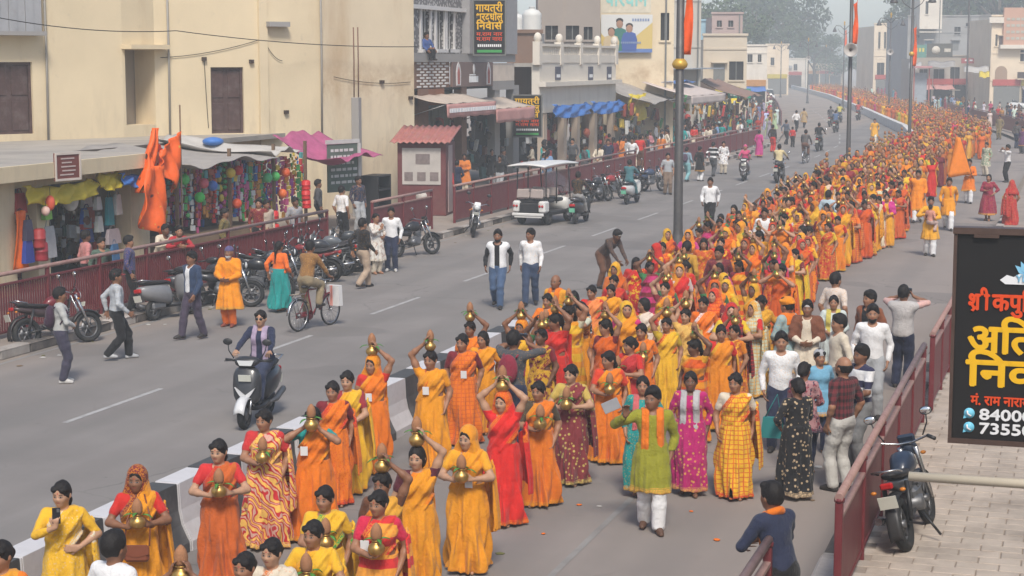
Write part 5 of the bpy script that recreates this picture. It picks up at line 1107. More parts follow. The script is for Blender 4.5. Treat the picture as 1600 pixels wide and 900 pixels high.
random.seed(13); stuff(goods_mb(160, FY(850), FY(960), .3, 3.2, XF - 2, XF - .3, .15, .45), 'shop_goods', 'red and orange cloth goods in the balustrade building shops', [BM[0], BM[1], DIMM[2], DIMM[4], BM[8], DIMM[0], DIMM[5], BM[2], DIMM[8], DIMM[1]])
# rooftop water tanks and rough structures behind
def tank(u, v, dep, r, h, label):
    p = ond(u, v, dep); o = empty('water_tank', p, 0, label, 'water tank', 'rooftop water tanks'); mb = MB(); pr = [(0, 0), (r, 0)] 
    for k in range(9): z = h * .8 * k / 8; pr += [(r * (1.0 if k % 2 else .965), z)]
    pr += [(r * .7, h * .92), (r * .3, h * .97), (r * .3, h), (0, h)]; mb.lathe(pr, (0, 0, 0), 20); mb.obj('drum', M_('tank_white', (.62, .61, .57), .5, var=.1), o); mb = MB(); mb.lathe([(0, 0), (r * .32, 0), (r * .32, .08), (0, .1)], (0, 0, h), 14); mb.obj('lid', M_('tank_lid', (.5, .5, .48), .5), o); mb = MB(); mb.box((0, 0, -.3), (r * 2.1, r * 2.1, .6)); mb.obj('plinth', GREYC, o)
tank(831, 53, 92, .5, 1.3, 'large white water tank above the lower black signboard'); tank(806, 50, 96, .45, 1.0, 'smaller white water tank partly behind the large one')
def block(name, u0, u1, v0, v1, dep, mat, label, z0=0.0, deep=8, wins=(), cat='building', rz=None, holes=(), top=None):
    """plain building block whose front faces back down the street"""
    a = ond(u0, v1, dep); b = ond(u1, v1, dep); A = Vector((a.x, a.y, 0)); B = Vector((b.x, b.y, 0)); zt = ond(u0, v0, dep).z; zbm = ond(u0, v1, dep).z if z0 is None else z0
    o = empty(name, (0, 0, 0), 0, label, cat); H = [hole(A, B, *q) for q in wins]; wall('wall', A, B, zbm, zt, mat, o, H, .25); d, n = frame(A, B)
    for h in H:
        w_ = slab('window', A, B, h[0], h[1], h[2], h[3], -.25, -.18, DARK, o); slab('window_sill', A, B, h[0] - .1, h[1] + .1, h[2] - .12, h[2], .0, .1, mat, w_); slab('mullion', A, B, (h[0] + h[1]) / 2 - .03, (h[0] + h[1]) / 2 + .03, h[2], h[3], -.17, -.12, SHUT, w_)
    L = (B - A).length; mb = MB()
    q = [A - n * .25, B - n * .25, B - n * deep, A - n * deep]
    mb.add([p_ + Vector((0, 0, zz)) for zz in (zbm, zt - .3) for p_ in q], [(1, 2, 6, 5), (2, 3, 7, 6), (3, 0, 4, 7), (4, 5, 6, 7)]); mb.obj('back_walls', mat, o)
    slab('parapet', A, B, -.08, L + .08, zt, zt + .18, -.3, .12, mat, o); rd = random.Random(label); z = 3.4
    def on(s, z_): return any(h[0] - .6 < s < h[1] + .6 and h[2] - .6 < z_ < h[3] + .6 for h in H)
    while z < zt - .6:                                       # string courses, shutters, shades, pipes and small boxes on the front
        if rd.random() < .6: slab('string_course', A, B, 0, L, z - .08, z + .06, 0, .07, mat, o)
        for k_ in range(int(L / 2.6)):
            s_ = 1.2 + 2.6 * k_ + rd.uniform(-.3, .3)
            if on(s_, z + 1.2) or s_ > L - .8 or z + 2.2 > zt: continue
            q = rd.random() + (9 if 'billboard' in label else 0)
            if q < .45: w_ = slab('shutter', A, B, s_ - .45, s_ + .45, z + .6, z + 1.9, -.02, .04, rd.choice([DKB, SHUT, DOOR, M_('faded_blue', (.13, .2, .25), .7)]), o); slab('window_shade', A, B, s_ - .65, s_ + .65, z + 1.98, z + 2.06, 0, .45, mat, w_)
            elif q < .62: slab('balcony', A, B, s_ - .8, s_ + .8, z + .1, z + .2, 0, .8, mat, o); slab('balcony_rail', A, B, s_ - .8, s_ + .8, z + .22, z + .95, .74, .79, rd.choice([SHUT, WG, DKB]), o)
            elif q < .74: slab('cooler_box', A, B, s_ - .35, s_ + .35, z + .8, z + 1.4, .01, .4, M_('cooler_grey', (.4, .4, .39), .6), o)
        z += 3.1
    if zbm < 1 and dep > 100 and 'billboard' not in label:                                # shops at street level
        s_ = .3
        while s_ < L - 2:
            w2 = min(rd.uniform(2.2, 3.4), L - s_); sh_ = slab('shop_front', A, B, s_ + .15, s_ + w2 - .15, .15, 2.7, .0, .06, rd.choice([DARK, DARK, SHUT, DKB]), o); slab('shop_board', A, B, s_, s_ + w2 - .1, 2.8, 3.5, .02, .14, M_('shop_board_%d' % rd.randrange(6), rd.choice([(.4, .06, .05), (.5, .4, .06), (.06, .14, .32), (.45, .43, .4), (.05, .2, .12), (.45, .2, .05)]), .6, var=.3, scale=5), sh_)
            if rd.random() < .5: d2, n2 = frame(A, B); a2 = A + d2 * s_ + Vector((0, 0, 2.75)) + n2 * .1; MB().sheet(lambda a, b: a2 + d2 * (w2 - .2) * a + n2 * 1.7 * b + Vector((0, 0, -.5 * b - .1 * math.sin(3.1 * b) + .04 * math.sin(9 * a))), 8, 4, .02).obj('awning', rd.choice([TG, TW, TB, TY, AWR]), sh_)
            s_ += w2
    if rd.random() < .5: slab('drain_pipe', A, B, L * .88, L * .88 + .1, 0.2, zt, .01, .11, SHUT, o)
    return o, A, B
block('brick_annex', 792, 846, 52, 140, 90, BRICKC, 'brown raw brick wall below the white water tanks', 2.5)
block('rear_building', 840, 938, -40, 75, 104, plaster('weathered_grey_brown', (.30, .255, .22)), 'weathered grey brown building rising behind the balustrade', 3, 8, [(852, 40, 872, 62), (884, 40, 905, 62), (912, 42, 926, 62)])
# ------------------------------------------------------------------ billboard building
o, A, B = block('billboard_building', 936, 1052, -40, 150, 108, CREAM2, 'cream building that carries the large advertising billboard', 0, 10, [(1032, 20, 1046, 63)])
def poster():
    s = NT('billboard_print'); x, y, z = s.xyz(s.co()); c = s.mix(s.ramp(s.math('ADD', x, z), 1.1, 1.16), (.60, .44, .12), (.62, .62, .60))
    c = s.mix(s.ramp(s.math('ADD', x, s.math('MULTIPLY', z, -1.2)), .9, .95), c, (.60, .45, .15)); c = s.mix(s.math('LESS_THAN', z, .22), c, (.10, .18, .42)); return s.fin(c, .5)
p0 = ond(939, 82, 107.4); p1 = ond(1019, 82, 107.4); p2 = ond(939, 23, 107.4); W = (p1 - p0).length; H = p2.z - p0.z; bo = empty('billboard', p0, math.atan2(p1.y - p0.y, p1.x - p0.x), 'large yellow and white billboard showing three seated men', 'billboard'); mb = MB(); mb.box((W / 2, 0, H / 2), (W, .1, H)); mb.obj('panel', poster(), bo)
for i, (fx, s, c, hh) in enumerate(((.20, 1.0, (.55, .43, .26), .62), (.36, 1.0, (.03, .16, .13), .88), (.55, 1.1, (.05, .10, .32), .74))):
    mb = MB(); hgt = H * hh; mb.prism([(-.42, .1), (.42, .1), (.48, hgt * .45), (.36, hgt * .68), (.1, hgt * .74), (-.1, hgt * .74), (-.36, hgt * .68), (-.48, hgt * .45)], -.075 + .006 * (i == 1) , -.055, lambda a, b, d, fx=fx: (W * fx + a, d, b)); f_ = mb.obj('printed_figure', M_('print_%d' % i, c, .6, var=.2, scale=3), bo)
    mb = MB(); mb.ell((W * fx, -.07, hgt * .86), (.2, .015, .27), 12, 8); mb.obj('printed_face', M_('print_face', (.36, .2, .13), .6), f_); mb = MB(); mb.ell((W * fx, -.066, hgt * .95), (.22, .014, .17), 12, 8); mb.obj('printed_hair', HAIR, f_, color=BLK)
mb = MB()
for i in range(7): mb.box((W * (.62 + .05 * i), -.06, H * .86), (W * .035, .01, H * .07))
for i in range(10): mb.box((W * (.4 + .04 * i), -.085, H * .26), (W * .03, .01, H * .05))
mb.obj('lettering', M_('print_blue', (.2, .26, .4), .6), bo)['kind'] = 'stuff'
p0 = ond(939, 20, 107.4); p1 = ond(1017, 20, 107.4); W2 = (p1 - p0).length; bo2 = empty('shop_name_board', p0, math.atan2(p1.y - p0.y, p1.x - p0.x), 'cream name board with teal lettering above the billboard', 'sign'); mb = MB(); mb.box((W2 / 2, 0, 1.0), (W2, .08, 2.0)); mb.obj('panel', M_('name_board_cream', (.6, .54, .42), .6), bo2); put_text(bo2, 'परिधान'.replace('रि', 'िर'), 1.25, TTL, .25, .42, -.05, .03, W2 * .86)
block('tall_grey_neighbour', 1046, 1094, -40, 150, 122, plaster('pale_grey_plaster', (.48, .45, .40)), 'pale narrow building behind the tall left lamp post', 0, 8)
block('roof_terrace_building', 1098, 1166, 56, 150, 142, plaster('terrace_plaster', (.56, .48, .37)), 'low cream building with rooftop rails left of the far trees', 0, 8, [(1139, 96, 1162, 125)])
block('pink_roof_house', 1112, 1160, 22, 60, 165, plaster('dull_pink', (.40, .30, .27)), 'dull pink house above the roof terrace', 4, 8, [(1120, 32, 1128, 42), (1138, 32, 1146, 42)])
block('blue_house', 1088, 1116, 33, 60, 170, plaster('sky_blue_plaster', (.30, .46, .55)), 'small sky blue rooftop room among the left buildings', 4, 6)
# awnings and sheds below
roofcloth('shop_sheet_roof', FY(962), FY(1012), XF - 1.5, XF + 2.0, fz(990, 126), fz(990, 158), TG, 'grey sheet roof sagging over the stall left of the lamp post'); roofcloth('shop_sheet_roof', FY(1010), FY(1052), XF - 1.5, XF + 1.6, fz(1020, 126), fz(1020, 128), TB, 'thin blue sheet roof behind the tall left lamp post', sag=.05)
awning(1076, 1130, 125, 148, 160, 'pale striped awning right of the tall left lamp post', M_('awning_pale', (.56, .47, .42), .8, var=.15), M_('awning_pale'), letters=False, out=3.0)
roofcloth('shop_sheet_roof', FY(1108), FY(1142), XF - 1, XF + 2.4, fz(1120, 124), fz(1120, 150), M_('brown_sheet', (.25, .15, .11), .8, var=.3), 'brown sloping sheet roof left of the green sign')
mb = MB(); bx('tin_roof', XF - 2, XF + .5, FY(1070), FY(1120), fz(1095, 108), fz(1095, 106), M_('tin_blue_grey', (.35, .38, .41), .5, var=.2), o)
p = ond(1155, 146, 135); gs = empty('green_road_sign', p, YAW, 'green road sign with white lettering over the left pavement', 'sign'); mb = MB(); mb.box((0, 0, 0), (1.75, .08, .72)); mb.obj('panel', M_('sign_green', (.03, .28, .17), .5), gs); mb = MB()
for r_ in range(2):
    for i in range(6): mb.box((-.6 + .24 * i, -.05, .15 - .28 * r_), (.17, .012, .12))
mb.obj('lettering', TWH, gs)['kind'] = 'stuff'; mb = MB(); mb.tube([(.7, .05, -.3), (.7, .05, -5)], .05, 6); mb.obj('post', STEEL, gs)
p = onx(1180, 145, -27); 
random.seed(17); stuff(goods_mb(420, FY(960), FY(1165), .4, 3.2, XF - 1.5, XF + 1.2, .15, .5), 'shop_goods', 'colourful goods in the stalls around the tall left lamp post', [BM[0], BM[1], DIMM[2], DIMM[4], BM[3], DIMM[0], DIMM[5], BM[2], DIMM[8], DIMM[1]])
mb = MB(); mb.box((XF - 2.5, (FY(960) + FY(1165)) / 2, 2), (.2, FY(1165) - FY(960), 4)); tag(mb.obj('stall_back_wall', BRICKC), 'dark back wall behind the far left stalls', 'wall')
# more distant left-hand houses
for i, (u0, u1, v0, v1, dep, m, l, ws) in enumerate([(1160, 1198, 72, 130, 200, OLDW, 'small hazy white house left of the far trees', [(1168, 85, 1176, 97), (1184, 85, 1190, 97)]), (1196, 1232, 70, 128, 300, LCREAM, 'hazy cream house under the far left trees', [(1204, 90, 1210, 102)]), (1228, 1262, 92, 126, 380, OLDW, 'faint pale house at the end of the road', [(1240, 100, 1246, 110)]), (1258, 1318, 100, 125, 430, LCREAM, 'long faint house at the end of the road', [])]):
    block('far_house', u0, u1, v0, v1, dep, m, l, 0, 10, ws)
# ------------------------------------------------------------------ right-hand far buildings
block('cream_corner_house', 1364, 1416, 38, 130, 285, LCREAM, 'cream house with narrow windows beyond the bend', 0, 14, [(1372, 50, 1376, 76), (1381, 50, 1385, 76), (1390, 50, 1394, 76), (1403, 56, 1408, 74), (1370, 98, 1382, 118)])
block('grey_concrete_building', 1416, 1526, 26, 130, 250, plaster('far_grey_concrete', (.30, .295, .285), sa=.2), 'large bare grey concrete building beyond the bend', 0, 14, [(1491, 42, 1501, 54), (1509, 36, 1517, 41), (1432, 54, 1437, 59)])
block('white_rooftop_room', 1437, 1472, -30, 27, 246, OLDW, 'white rooftop room on the grey concrete building', 10, 6, [(1446, 2, 1451, 22)])
block('dark_upper_house', 1522, 1552, 25, 80, 262, plaster('dark_house', (.20, .19, .18)), 'dark house in the gap right of the grey building', 0, 8, [(1530, 40, 1545, 48), (1530, 60, 1545, 68)])
rb, A, B = block('arched_cream_house', 1546, 1640, 26, 148, 205, LCREAM, 'cream house with an arched window at the right edge', 0, 10, [(1555, 54, 1559, 72), (1594, 78, 1606, 96)])
h = hole(A, B, 1554, 103, 1574, 135); d_, n_ = frame(A, B); pr = [(h[0], h[2])] + [((h[0] + h[1]) / 2 - (h[1] - h[0]) / 2 * math.cos(math.pi * k / 8), h[3] - (h[1] - h[0]) / 2 + (h[1] - h[0]) / 2 * math.sin(math.pi * k / 8)) for k in range(9)] + [(h[1], h[2])]
mb = MB(); mb.prism(pr, .02, .06, lambda a, b, d: A + d_ * a + n_ * d + Vector((0, 0, b))); mb.obj('arch_window', plaster('arch_recess', (.32, .22, .15)), rb)
s0 = onw(1566, 60, A, B)[0]; slab('salmon_panel', A, B, s0, s0 + 6, onw(1566, 70, A, B)[1], onw(1566, 12, A, B)[1], .02, .5, PINKP, rb); slab('white_ledge', A, B, s0 - .4, s0 + 6, onw(1566, 76, A, B)[1], onw(1566, 70, A, B)[1], .02, .9, OLDW, rb); slab('roof_ledge', A, B, -.4, s0, onw(1546, 36, A, B)[1], onw(1546, 27, A, B)[1], .13, .5, OLDW, rb)
lm = MB()
for r_ in range(4):
    for k in range(5): lm.box(A + d_ * (s0 + .5 + .55 * k) + n_ * .53 + Vector((0, 0, onw(1566, 60 - 10 * r_, A, B)[1])), (.4, .03, .3), (0, 0, math.atan2(d_.y, d_.x)))
lm.obj('painted_lettering', M_('wall_lettering', (.42, .40, .33), .8), rb)['kind'] = 'stuff'
block('shop_row_right', 1424, 1560, 88, 150, 215, plaster('shop_row_grey', (.40, .36, .31)), 'row of low shops on the right beyond the bend', 0, 6, [(1436, 108, 1450, 135), (1458, 108, 1476, 138), (1484, 105, 1500, 140), (1512, 108, 1536, 138)])
for u0, u1, v0, v1, m, l in ((1427, 1447, 70, 90, (.10, .25, .2), 'small green and yellow shop board on the right shops'), (1448, 1488, 68, 89, (.09, .085, .07), 'dark shop board with a round pale emblem on the right shops'), (1502, 1532, 91, 99, (.35, .08, .08), 'long red shop board on the right shops'), (1538, 1545, 84, 96, (.05, .12, .4), 'small blue shop board near the arched house')):
    p0, p1, p2 = ond(u0, v1, 212), ond(u1, v1, 212), ond(u0, v0, 212); o = empty('shop_board', p0, math.atan2(p1.y - p0.y, p1.x - p0.x), l, 'sign'); W = (p1 - p0).length; H = p2.z - p0.z; mb = MB(); mb.box((W / 2, 0, H / 2), (W, .1, H)); mb.obj('panel', M_('far_' + l[:22].replace(' ', '_'), m, .6, var=.2), o)
    mb = MB()
    if 'emblem' in l: mb.lathe([(0, 0), (.5, 0), (.5, .03), (0, .04)], (W * .35, -.06, H / 2), 16, axis='y'); mb.box((W * .8, -.06, H * .5), (W * .25, .02, H * .25)); mb.obj('emblem', M_('far_emblem', (.55, .5, .42), .6), o)
    else:
        for k in range(3): mb.box((W * (.25 + .25 * k), -.06, H * .6), (W * .15, .02, H * .3))
        mb.obj('lettering', M_('far_letter_yellow', (.6, .5, .1), .6) if 'yellow' in l else TWH, o)
for u0, u1, v, dep, m, l in ((1420, 1440, 98, 205, TW, 'white sheet awning on the right shops'), (1450, 1492, 96, 205, TG, 'grey sheet awning under the round emblem board'), (1506, 1545, 104, 205, TW, 'pale sheet awning under the long red board'), (1530, 1546, 112, 200, TY, 'yellow sheet awning near the arched house')):
    a, b = ond(u0, v, dep), ond(u1, v, dep); b2 = ond(u1, v + 9, dep - 3); a2 = ond(u0, v + 9, dep - 3); mb = MB(); mb.sheet(lambda s, t: a.lerp(b, s).lerp(a2.lerp(b2, s), t) + Vector((0, 0, .08 * math.sin(9 * s) - .15 * math.sin(3.14 * t))), 10, 5, .03); tag(mb.obj('sheet_awning', m), l, 'awning')
p = ond(1440, 125, 190); bs = empty('bus_shelter', (p.x, p.y, .14), YAW, 'small shelter with pink roof on the right side of the bend', 'shelter'); z1 = ond(1440, 107, 190).z; mb = MB(); mb.box((0, 0, z1), (1.9, 1.5, .25), bev=.03); mb.obj('roof', M_('shelter_roof', (.45, .22, .22), .6), bs)
for s in (-.8, .8): mb = MB(); mb.box((s, 0, z1 / 2), (.12, .12, z1 - .2)); mb.obj('post', M_('shelter_post', (.35, .09, .07), .6), bs)
mb = MB(); mb.box((0, .6, z1 * .5), (1.4, .05, z1 * .75)); mb.obj('back_panel', M_('shelter_panel', (.3, .33, .36), .5), bs)

# ------------------------------------------------------------------ trees far off
LEAF = NT('foliage'); c_ = LEAF.mix(LEAF.noise(.35, 3, .6, LEAF.pos()), (.035, .055, .022), (.075, .105, .045)); c_ = hsv(LEAF, c_, LEAF.math('MULTIPLY_ADD', LEAF.rnd(), .3, .85)); LEAF.b.inputs['Transmission Weight'].default_value = 0; LEAF = LEAF.fin(c_, .7, spec=.2)
BARK = M_('bark', (.10, .075, .055), .9, var=.35, scale=6, bump=.5, bscale=25)
def tree(x, y, ht, rad, label, seed, n=2600, base=.35):
    r = np.random.default_rng(seed); o = empty('tree', (x, y, 0), r.uniform(0, 6), label, 'tree', 'distant trees'); mb = MB(); th = ht * .45
    mb.tube([(0, 0, -.3), (.1, .1, th * .5), (0, .2, th), (.2, 0, ht * .8)], [ht * .035, ht * .028, ht * .022, ht * .006], 8)
    tips = []
    for k in range(9):
        a = k * 2.4; zz = ht * r.uniform(.3, .62); L = rad * r.uniform(.6, .95); e = (L * math.cos(a), L * math.sin(a), min(ht * .93, zz + ht * r.uniform(.12, .32))); mb.tube([(0, .1, zz), (e[0] * .5, e[1] * .5, (zz + e[2]) / 2 + .3), e], [ht * .014, ht * .009, ht * .003], 5); tips.append(e)
    mb.obj('trunk', BARK, o); tips.append((0, 0, ht * .88)); tips += [(r.normal() * rad * .45, r.normal() * rad * .45, ht * r.uniform(.45, .9)) for _ in range(9)]
    cl = np.array(tips); V = []; 
    ci = r.integers(0, len(cl), n); cr = r.uniform(.24, .42, len(cl)) * rad
    dirs = r.normal(size=(n, 3)); dirs /= np.linalg.norm(dirs, axis=1)[:, None]; P = cl[ci] + dirs * (cr[ci] * r.uniform(.45, 1.05, n) ** .6)[:, None] * [1, 1, .75]
    s = r.uniform(.16, .34, n) * rad / 5 * (2600 / n) ** .5; a = r.normal(size=(n, 3)); a /= np.linalg.norm(a, axis=1)[:, None]; b = np.cross(a, dirs); b /= np.linalg.norm(b, axis=1)[:, None] + 1e-6
    q = np.stack([P + a * s[:, None], P + b * s[:, None] * .6, P - a * s[:, None], P - b * s[:, None] * .6], 1).reshape(-1, 3); me = np_mesh('crown', q, np.arange(4 * n).reshape(n, 4), LEAF, smooth=False); link('crown', me, o)
for i, (u, dep, ht, rad, l) in enumerate([(1180, 330, 19, 8, 'hazy broad tree behind the roof terrace building'), (1222, 360, 20, 8, 'tallest hazy tree left of the bright sky gap'), (1188, 420, 21, 10, 'faint tree between the two hazy left trees'), (1272, 400, 12, 5.5, 'hazy tree left of the loudspeaker pole'), (1302, 430, 8, 5, 'low hazy tree behind the loudspeaker pole'), (1250, 450, 13, 7, 'faint broad tree at the end of the road'), (1356, 380, 8, 3.5, 'small reddish hazy tree left of the cream corner house'), (1404, 330, 17, 4.5, 'bushy tree over the cream corner house'), (1448, 320, 21, 6, 'tall tree behind the white rooftop room'), (1500, 300, 20, 9, 'dark tree behind the grey concrete building'), (1560, 290, 22, 10, 'dark tree above the arched cream house'), (1470, 330, 21, 9, 'dark tree right of the white rooftop room'), (1130, 260, 15, 6, 'hazy tree behind the pink house'), (1095, 240, 14, 5, 'hazy tree behind the narrow pale building')]):
    p = ond(u, 98, dep); tree(p.x, p.y, ht, rad, l, 50 + i)
# ------------------------------------------------------------------ lamp posts
POLE = M_('lamp_post_grey', (.085, .08, .078), .5, .3, var=.2, scale=6, dirt=.3, dirtcol=(.2, .18, .15)); GOLD = M_('ornament_gold', (.55, .33, .05), .4, .3); GLASS = M_('lamp_glass', (.6, .6, .55), .3)
def lamp(x, y, label, h=9.5, r=.13, flag=None, horn=None, ball=None, arms=True, fl_len=1.9):
    o = empty('lamp_post', (x, y, 0), 0, label, 'lamp post', 'street lamp posts'); mb = MB(); mb.lathe([(0, 0), (r * 2.4, 0), (r * 2.4, .15), (r * 1.7, .3), (r * 1.7, .9), (r * 1.2, 1.05), (r, 1.2), (r * .72, h), (0, h)], (0, 0, 0), 12); mb.obj('pole', POLE, o)
    if arms:
        for s in (-1, 1):
            mb = MB(); mb.tube([(0, 0, h - .5), (s * .45, 0, h - .05), (s * .95, 0, h), (s * 1.1, 0, h - .25)], .04, 6); mb.tube([(0, 0, h - 1.1), (s * .5, 0, h - .75), (s * .75, 0, h - .35)], .022, 5); ar = mb.obj('arm', POLE, o); mb = MB(); mb.lathe([(0, .0), (.07, 0), (.12, -.15), (.24, -.42), (.24, -.48), (0, -.5)], (s * 1.1, 0, h - .22), 12); mb.obj('lamp_shade', POLE, ar)
        mb = MB(); mb.lathe([(0, 0), (.1, .05), (.05, .2), (.12, .32), (0, .55)], (0, 0, h), 10); mb.obj('finial', GOLD, o)
    if ball: mb = MB(); mb.lathe([(r * .9, -.11), (r * 1.5, -.06), (r * 1.7, .02), (r * 1.35, .1), (r * .9, .15)], (0, 0, ball), 14); mb.obj('gold_collar', GOLD, o)
    if horn:
        f = Vector((-x, -y, 0)).normalized(); ang = math.atan2(f.y, f.x); mb = MB(); mb.lathe([(.05, -.08), (.06, .08), (.1, .2), (.18, .32), (.29, .38), (.30, .39), (.28, .385), (.17, .32), (.07, .17), (0, .15)], (f.x * .12, f.y * .12, horn), 18, rot=Matrix.Rotation(ang, 3, 'Z') @ Matrix.Rotation(math.pi / 2, 3, 'Y')); hh = mb.obj('loudspeaker_horn', M_('horn_grey', (.42, .39, .36), .45, var=.2), o); mb = MB(); mb.ell((f.x * .32, f.y * .32, horn), (.06, .06, .06), 10, 7); mb.obj('horn_core', DKB, hh)
    if flag:
        mb = MB()
        def fn(a, b): return (r * .8 + .22 * a * (1 - .25 * b) + .05 * math.sin(5 * b + 4 * a), .1 * math.sin(7 * b + 5 * a) * a, flag - fl_len * b + .25 * a * (1 - b))
        mb.sheet(fn, 6, 16, .012); fo = mb.obj('flag', FL, o)
    return o
lamp(-9.55, 44.2, 'tall near lamp post with gold collar and orange flag above the procession', 10.2, .12, flag=7.6, ball=5.35, fl_len=2.0); lamp(-9.55, 79, 'lamp post with grey loudspeaker horn in the middle of the street', 10.0, .10, flag=7.9, horn=5.95, fl_len=1.7); lamp(-9.6, 109, 'lamp post with orange flag and yellow collar right of the bend', 9.6, .10, flag=7.4, ball=5.9, fl_len=2.2)
for i, (u, v, dep, l, fl, hn) in enumerate([(1317, 160, 205, 'thin lamp post with hanging lamps left of the loudspeaker pole', 9, None), (1390, 120, 170, 'lamp post with loudspeaker before the cream corner house', None, 6.4), (1262, 135, 240, 'hazy lamp post left of the bright sky gap', None, 6.0), (1220, 120, 280, 'faint lamp post among the far left trees', None, None), (1290, 120, 330, 'faint lamp post far along the bend', None, None), (1510, 150, 150, 'thin post rising before the grey building', None, None)]):
    p = ond(u, v, dep); lamp(p.x, p.y, l, 9.6 if i < 2 else 8.2 if i < 5 else 12, .085, flag=fl, horn=hn, arms=i != 5)
# ------------------------------------------------------------------ near black signboard on the right
W, H = 1.9, 1.47; p = ond(1487, 686, 12.9); sbx = p.x; sg = empty('hanging_signboard', (p.x + W / 2, p.y, p.z + .02), 0, 'large black hanging signboard with yellow and red lettering at the right edge', 'sign'); mb = MB(); mb.box((0, 0, H / 2), (W, .09, H)); mb.obj('panel', TBK, sg)
mb = MB(); mb.box((-W / 2 - .012, 0, H / 2), (.024, .12, H)); mb.box((0, 0, -.018), (W + .05, .13, .036)); mb.box((0, 0, H + .022), (W + .06, .14, .045)); mb.box((-W / 2 + .2, -.02, H - .012), (.17, .12, .022)); mb.obj('frame', BRF, sg)
k = 12.9 / FPX; X = lambda u: (u - 1487) * k - W / 2; Z = lambda v: (686 - v) * k - .02
put_text(sg, 'श ी', 38 * k, TRD, X(1505), Z(479), -.05, .003, 30 * k, heavy=.007); mb = MB(); mb.prism([(0, 0), (5 * k, 0), (-2 * k, -8 * k), (-6 * k, -6 * k)], -.056, -.048, lambda a, b, d: (X(1516) + a, d, Z(474) + b)); mb.obj('conjunct_stroke', TRD, sg)
put_text(sg, 'कपुिर', 38 * k, TRD, X(1541), Z(479), -.05, .003, 66 * k, heavy=.007)
put_text(sg, 'अित', 62 * k, TYL, X(1505), Z(545), -.05, .004, 100 * k, heavy=.011); put_text(sg, 'िनव', 62 * k, TYL, X(1505), Z(597), -.05, .004, 106 * k, heavy=.011)
put_text(sg, 'मं. राम नाराय', 21 * k, TRD, X(1514), Z(627), -.05, .004, 88 * k, heavy=.003)
for i, (t, v) in enumerate((('84000', 650), ('73550', 672))):
    put_text(sg, t, 24 * k, TWH, X(1527), Z(v), -.05, .004, 78 * k, heavy=.004); mb = MB(); mb.lathe([(0, 0), (8.2 * k, 0), (8.2 * k, .006), (0, .008)], (X(1513), -.05, Z(v - 9)), 18, axis='y', rot=(math.pi, 0, 0)); mb.prism([(-8 * k, -3 * k), (-3 * k, -7 * k), (-9 * k, -9 * k)], -.056, -.049, lambda a, b, d, v=v: (X(1513) + a, d, Z(v - 9) + b)); ic = mb.obj('phone_icon', M_('icon_blue', (.16, .50, .66), .5), sg); mb = MB(); mb.tube([(X(1510), -.062, Z(v - 13)), (X(1510.5), -.062, Z(v - 8)), (X(1516), -.062, Z(v - 4.5))], 1.5 * k, 6); mb.obj('receiver', TWH, ic)
mb = MB(); mb.prism([(X(1552), Z(432)), (X(1562), Z(424)), (X(1572), Z(427)), (X(1586), Z(418)), (X(1610), Z(420)), (X(1660), Z(424)), (X(1660), Z(438)), (X(1560), Z(438))], -.056, -.046); lg = mb.obj('logo_splash', TWH, sg); mb = MB()
for a in (-50, -25, 0, 25, 50): mb.prism([(0, 0), (5 * k, 12 * k), (0, 24 * k), (-5 * k, 12 * k)], -.066 + abs(a) * .00012, -.0565, lambda x_, z_, d, a=a: (X(1592) + x_ * math.cos(R(a)) + z_ * math.sin(R(a)), d, Z(424) - x_ * math.sin(R(a)) + z_ * math.cos(R(a))))
mb.obj('lotus', M_('lotus_blue', (.22, .5, .68), .5), lg); put_text(lg, 'YDI', 14 * k, M_('lotus_blue'), X(1576), Z(433), -.062, .02, 22 * k)
p = ond(1420, 744, 12.4); mb = MB(); mb.tube([(p.x, p.y, p.z), (p.x + 2.5, p.y, p.z)], .033, 12); hp_ = mb.obj('cream_pipe', M_('pipe_cream', (.52, .45, .34), .5, var=.15)); tag(hp_, 'thick cream pipe sticking out level below the black signboard', 'pipe')
# house front off to the right that carries signboard and pipe
hw = empty('near_house', (p.x + 2.4, 12, 0), 0, 'plain house front beyond the right edge that carries the signboard', 'building'); mb = MB(); mb.box((.2, 4, 2.1), (.3, 22, 4.2)); mb.obj('wall', CREAM2, hw)
# ------------------------------------------------------------------ vehicles (front towards -y)
RUB = M_('rubber', (.018, .018, .018), .8, var=.3, scale=12, dirt=.4, dirtcol=(.11, .095, .08)); CHR = M_('chrome', (.5, .5, .5), .25, .9, var=.1); BLKP = M_('black_plastic', (.022, .022, .024), .45, var=.3, scale=8, dirt=.35, dirtcol=(.09, .08, .07)); PAINTV = M_('vehicle_paint', 'obj', .35, var=.15, scale=4, coat=.3, dirt=.15, dirtcol=(.14, .12, .1)); SEATM = M_('seat_vinyl', (.025, .022, .022), .55, var=.2)
HLG = M_('headlamp_glass', (.62, .63, .62), .15, var=.05); TLR = M_('tail_lamp_red', (.42, .012, .012), .3); PLT = M_('number_plate', (.55, .55, .48), .5, var=.1); PLG = M_('number_plate_green', (.16, .5, .32), .5); ALU = M_('engine_grey', (.17, .17, .175), .45, .6, var=.3, scale=20); MIR = M_('mirror_glass', (.75, .77, .78), .08, .9)
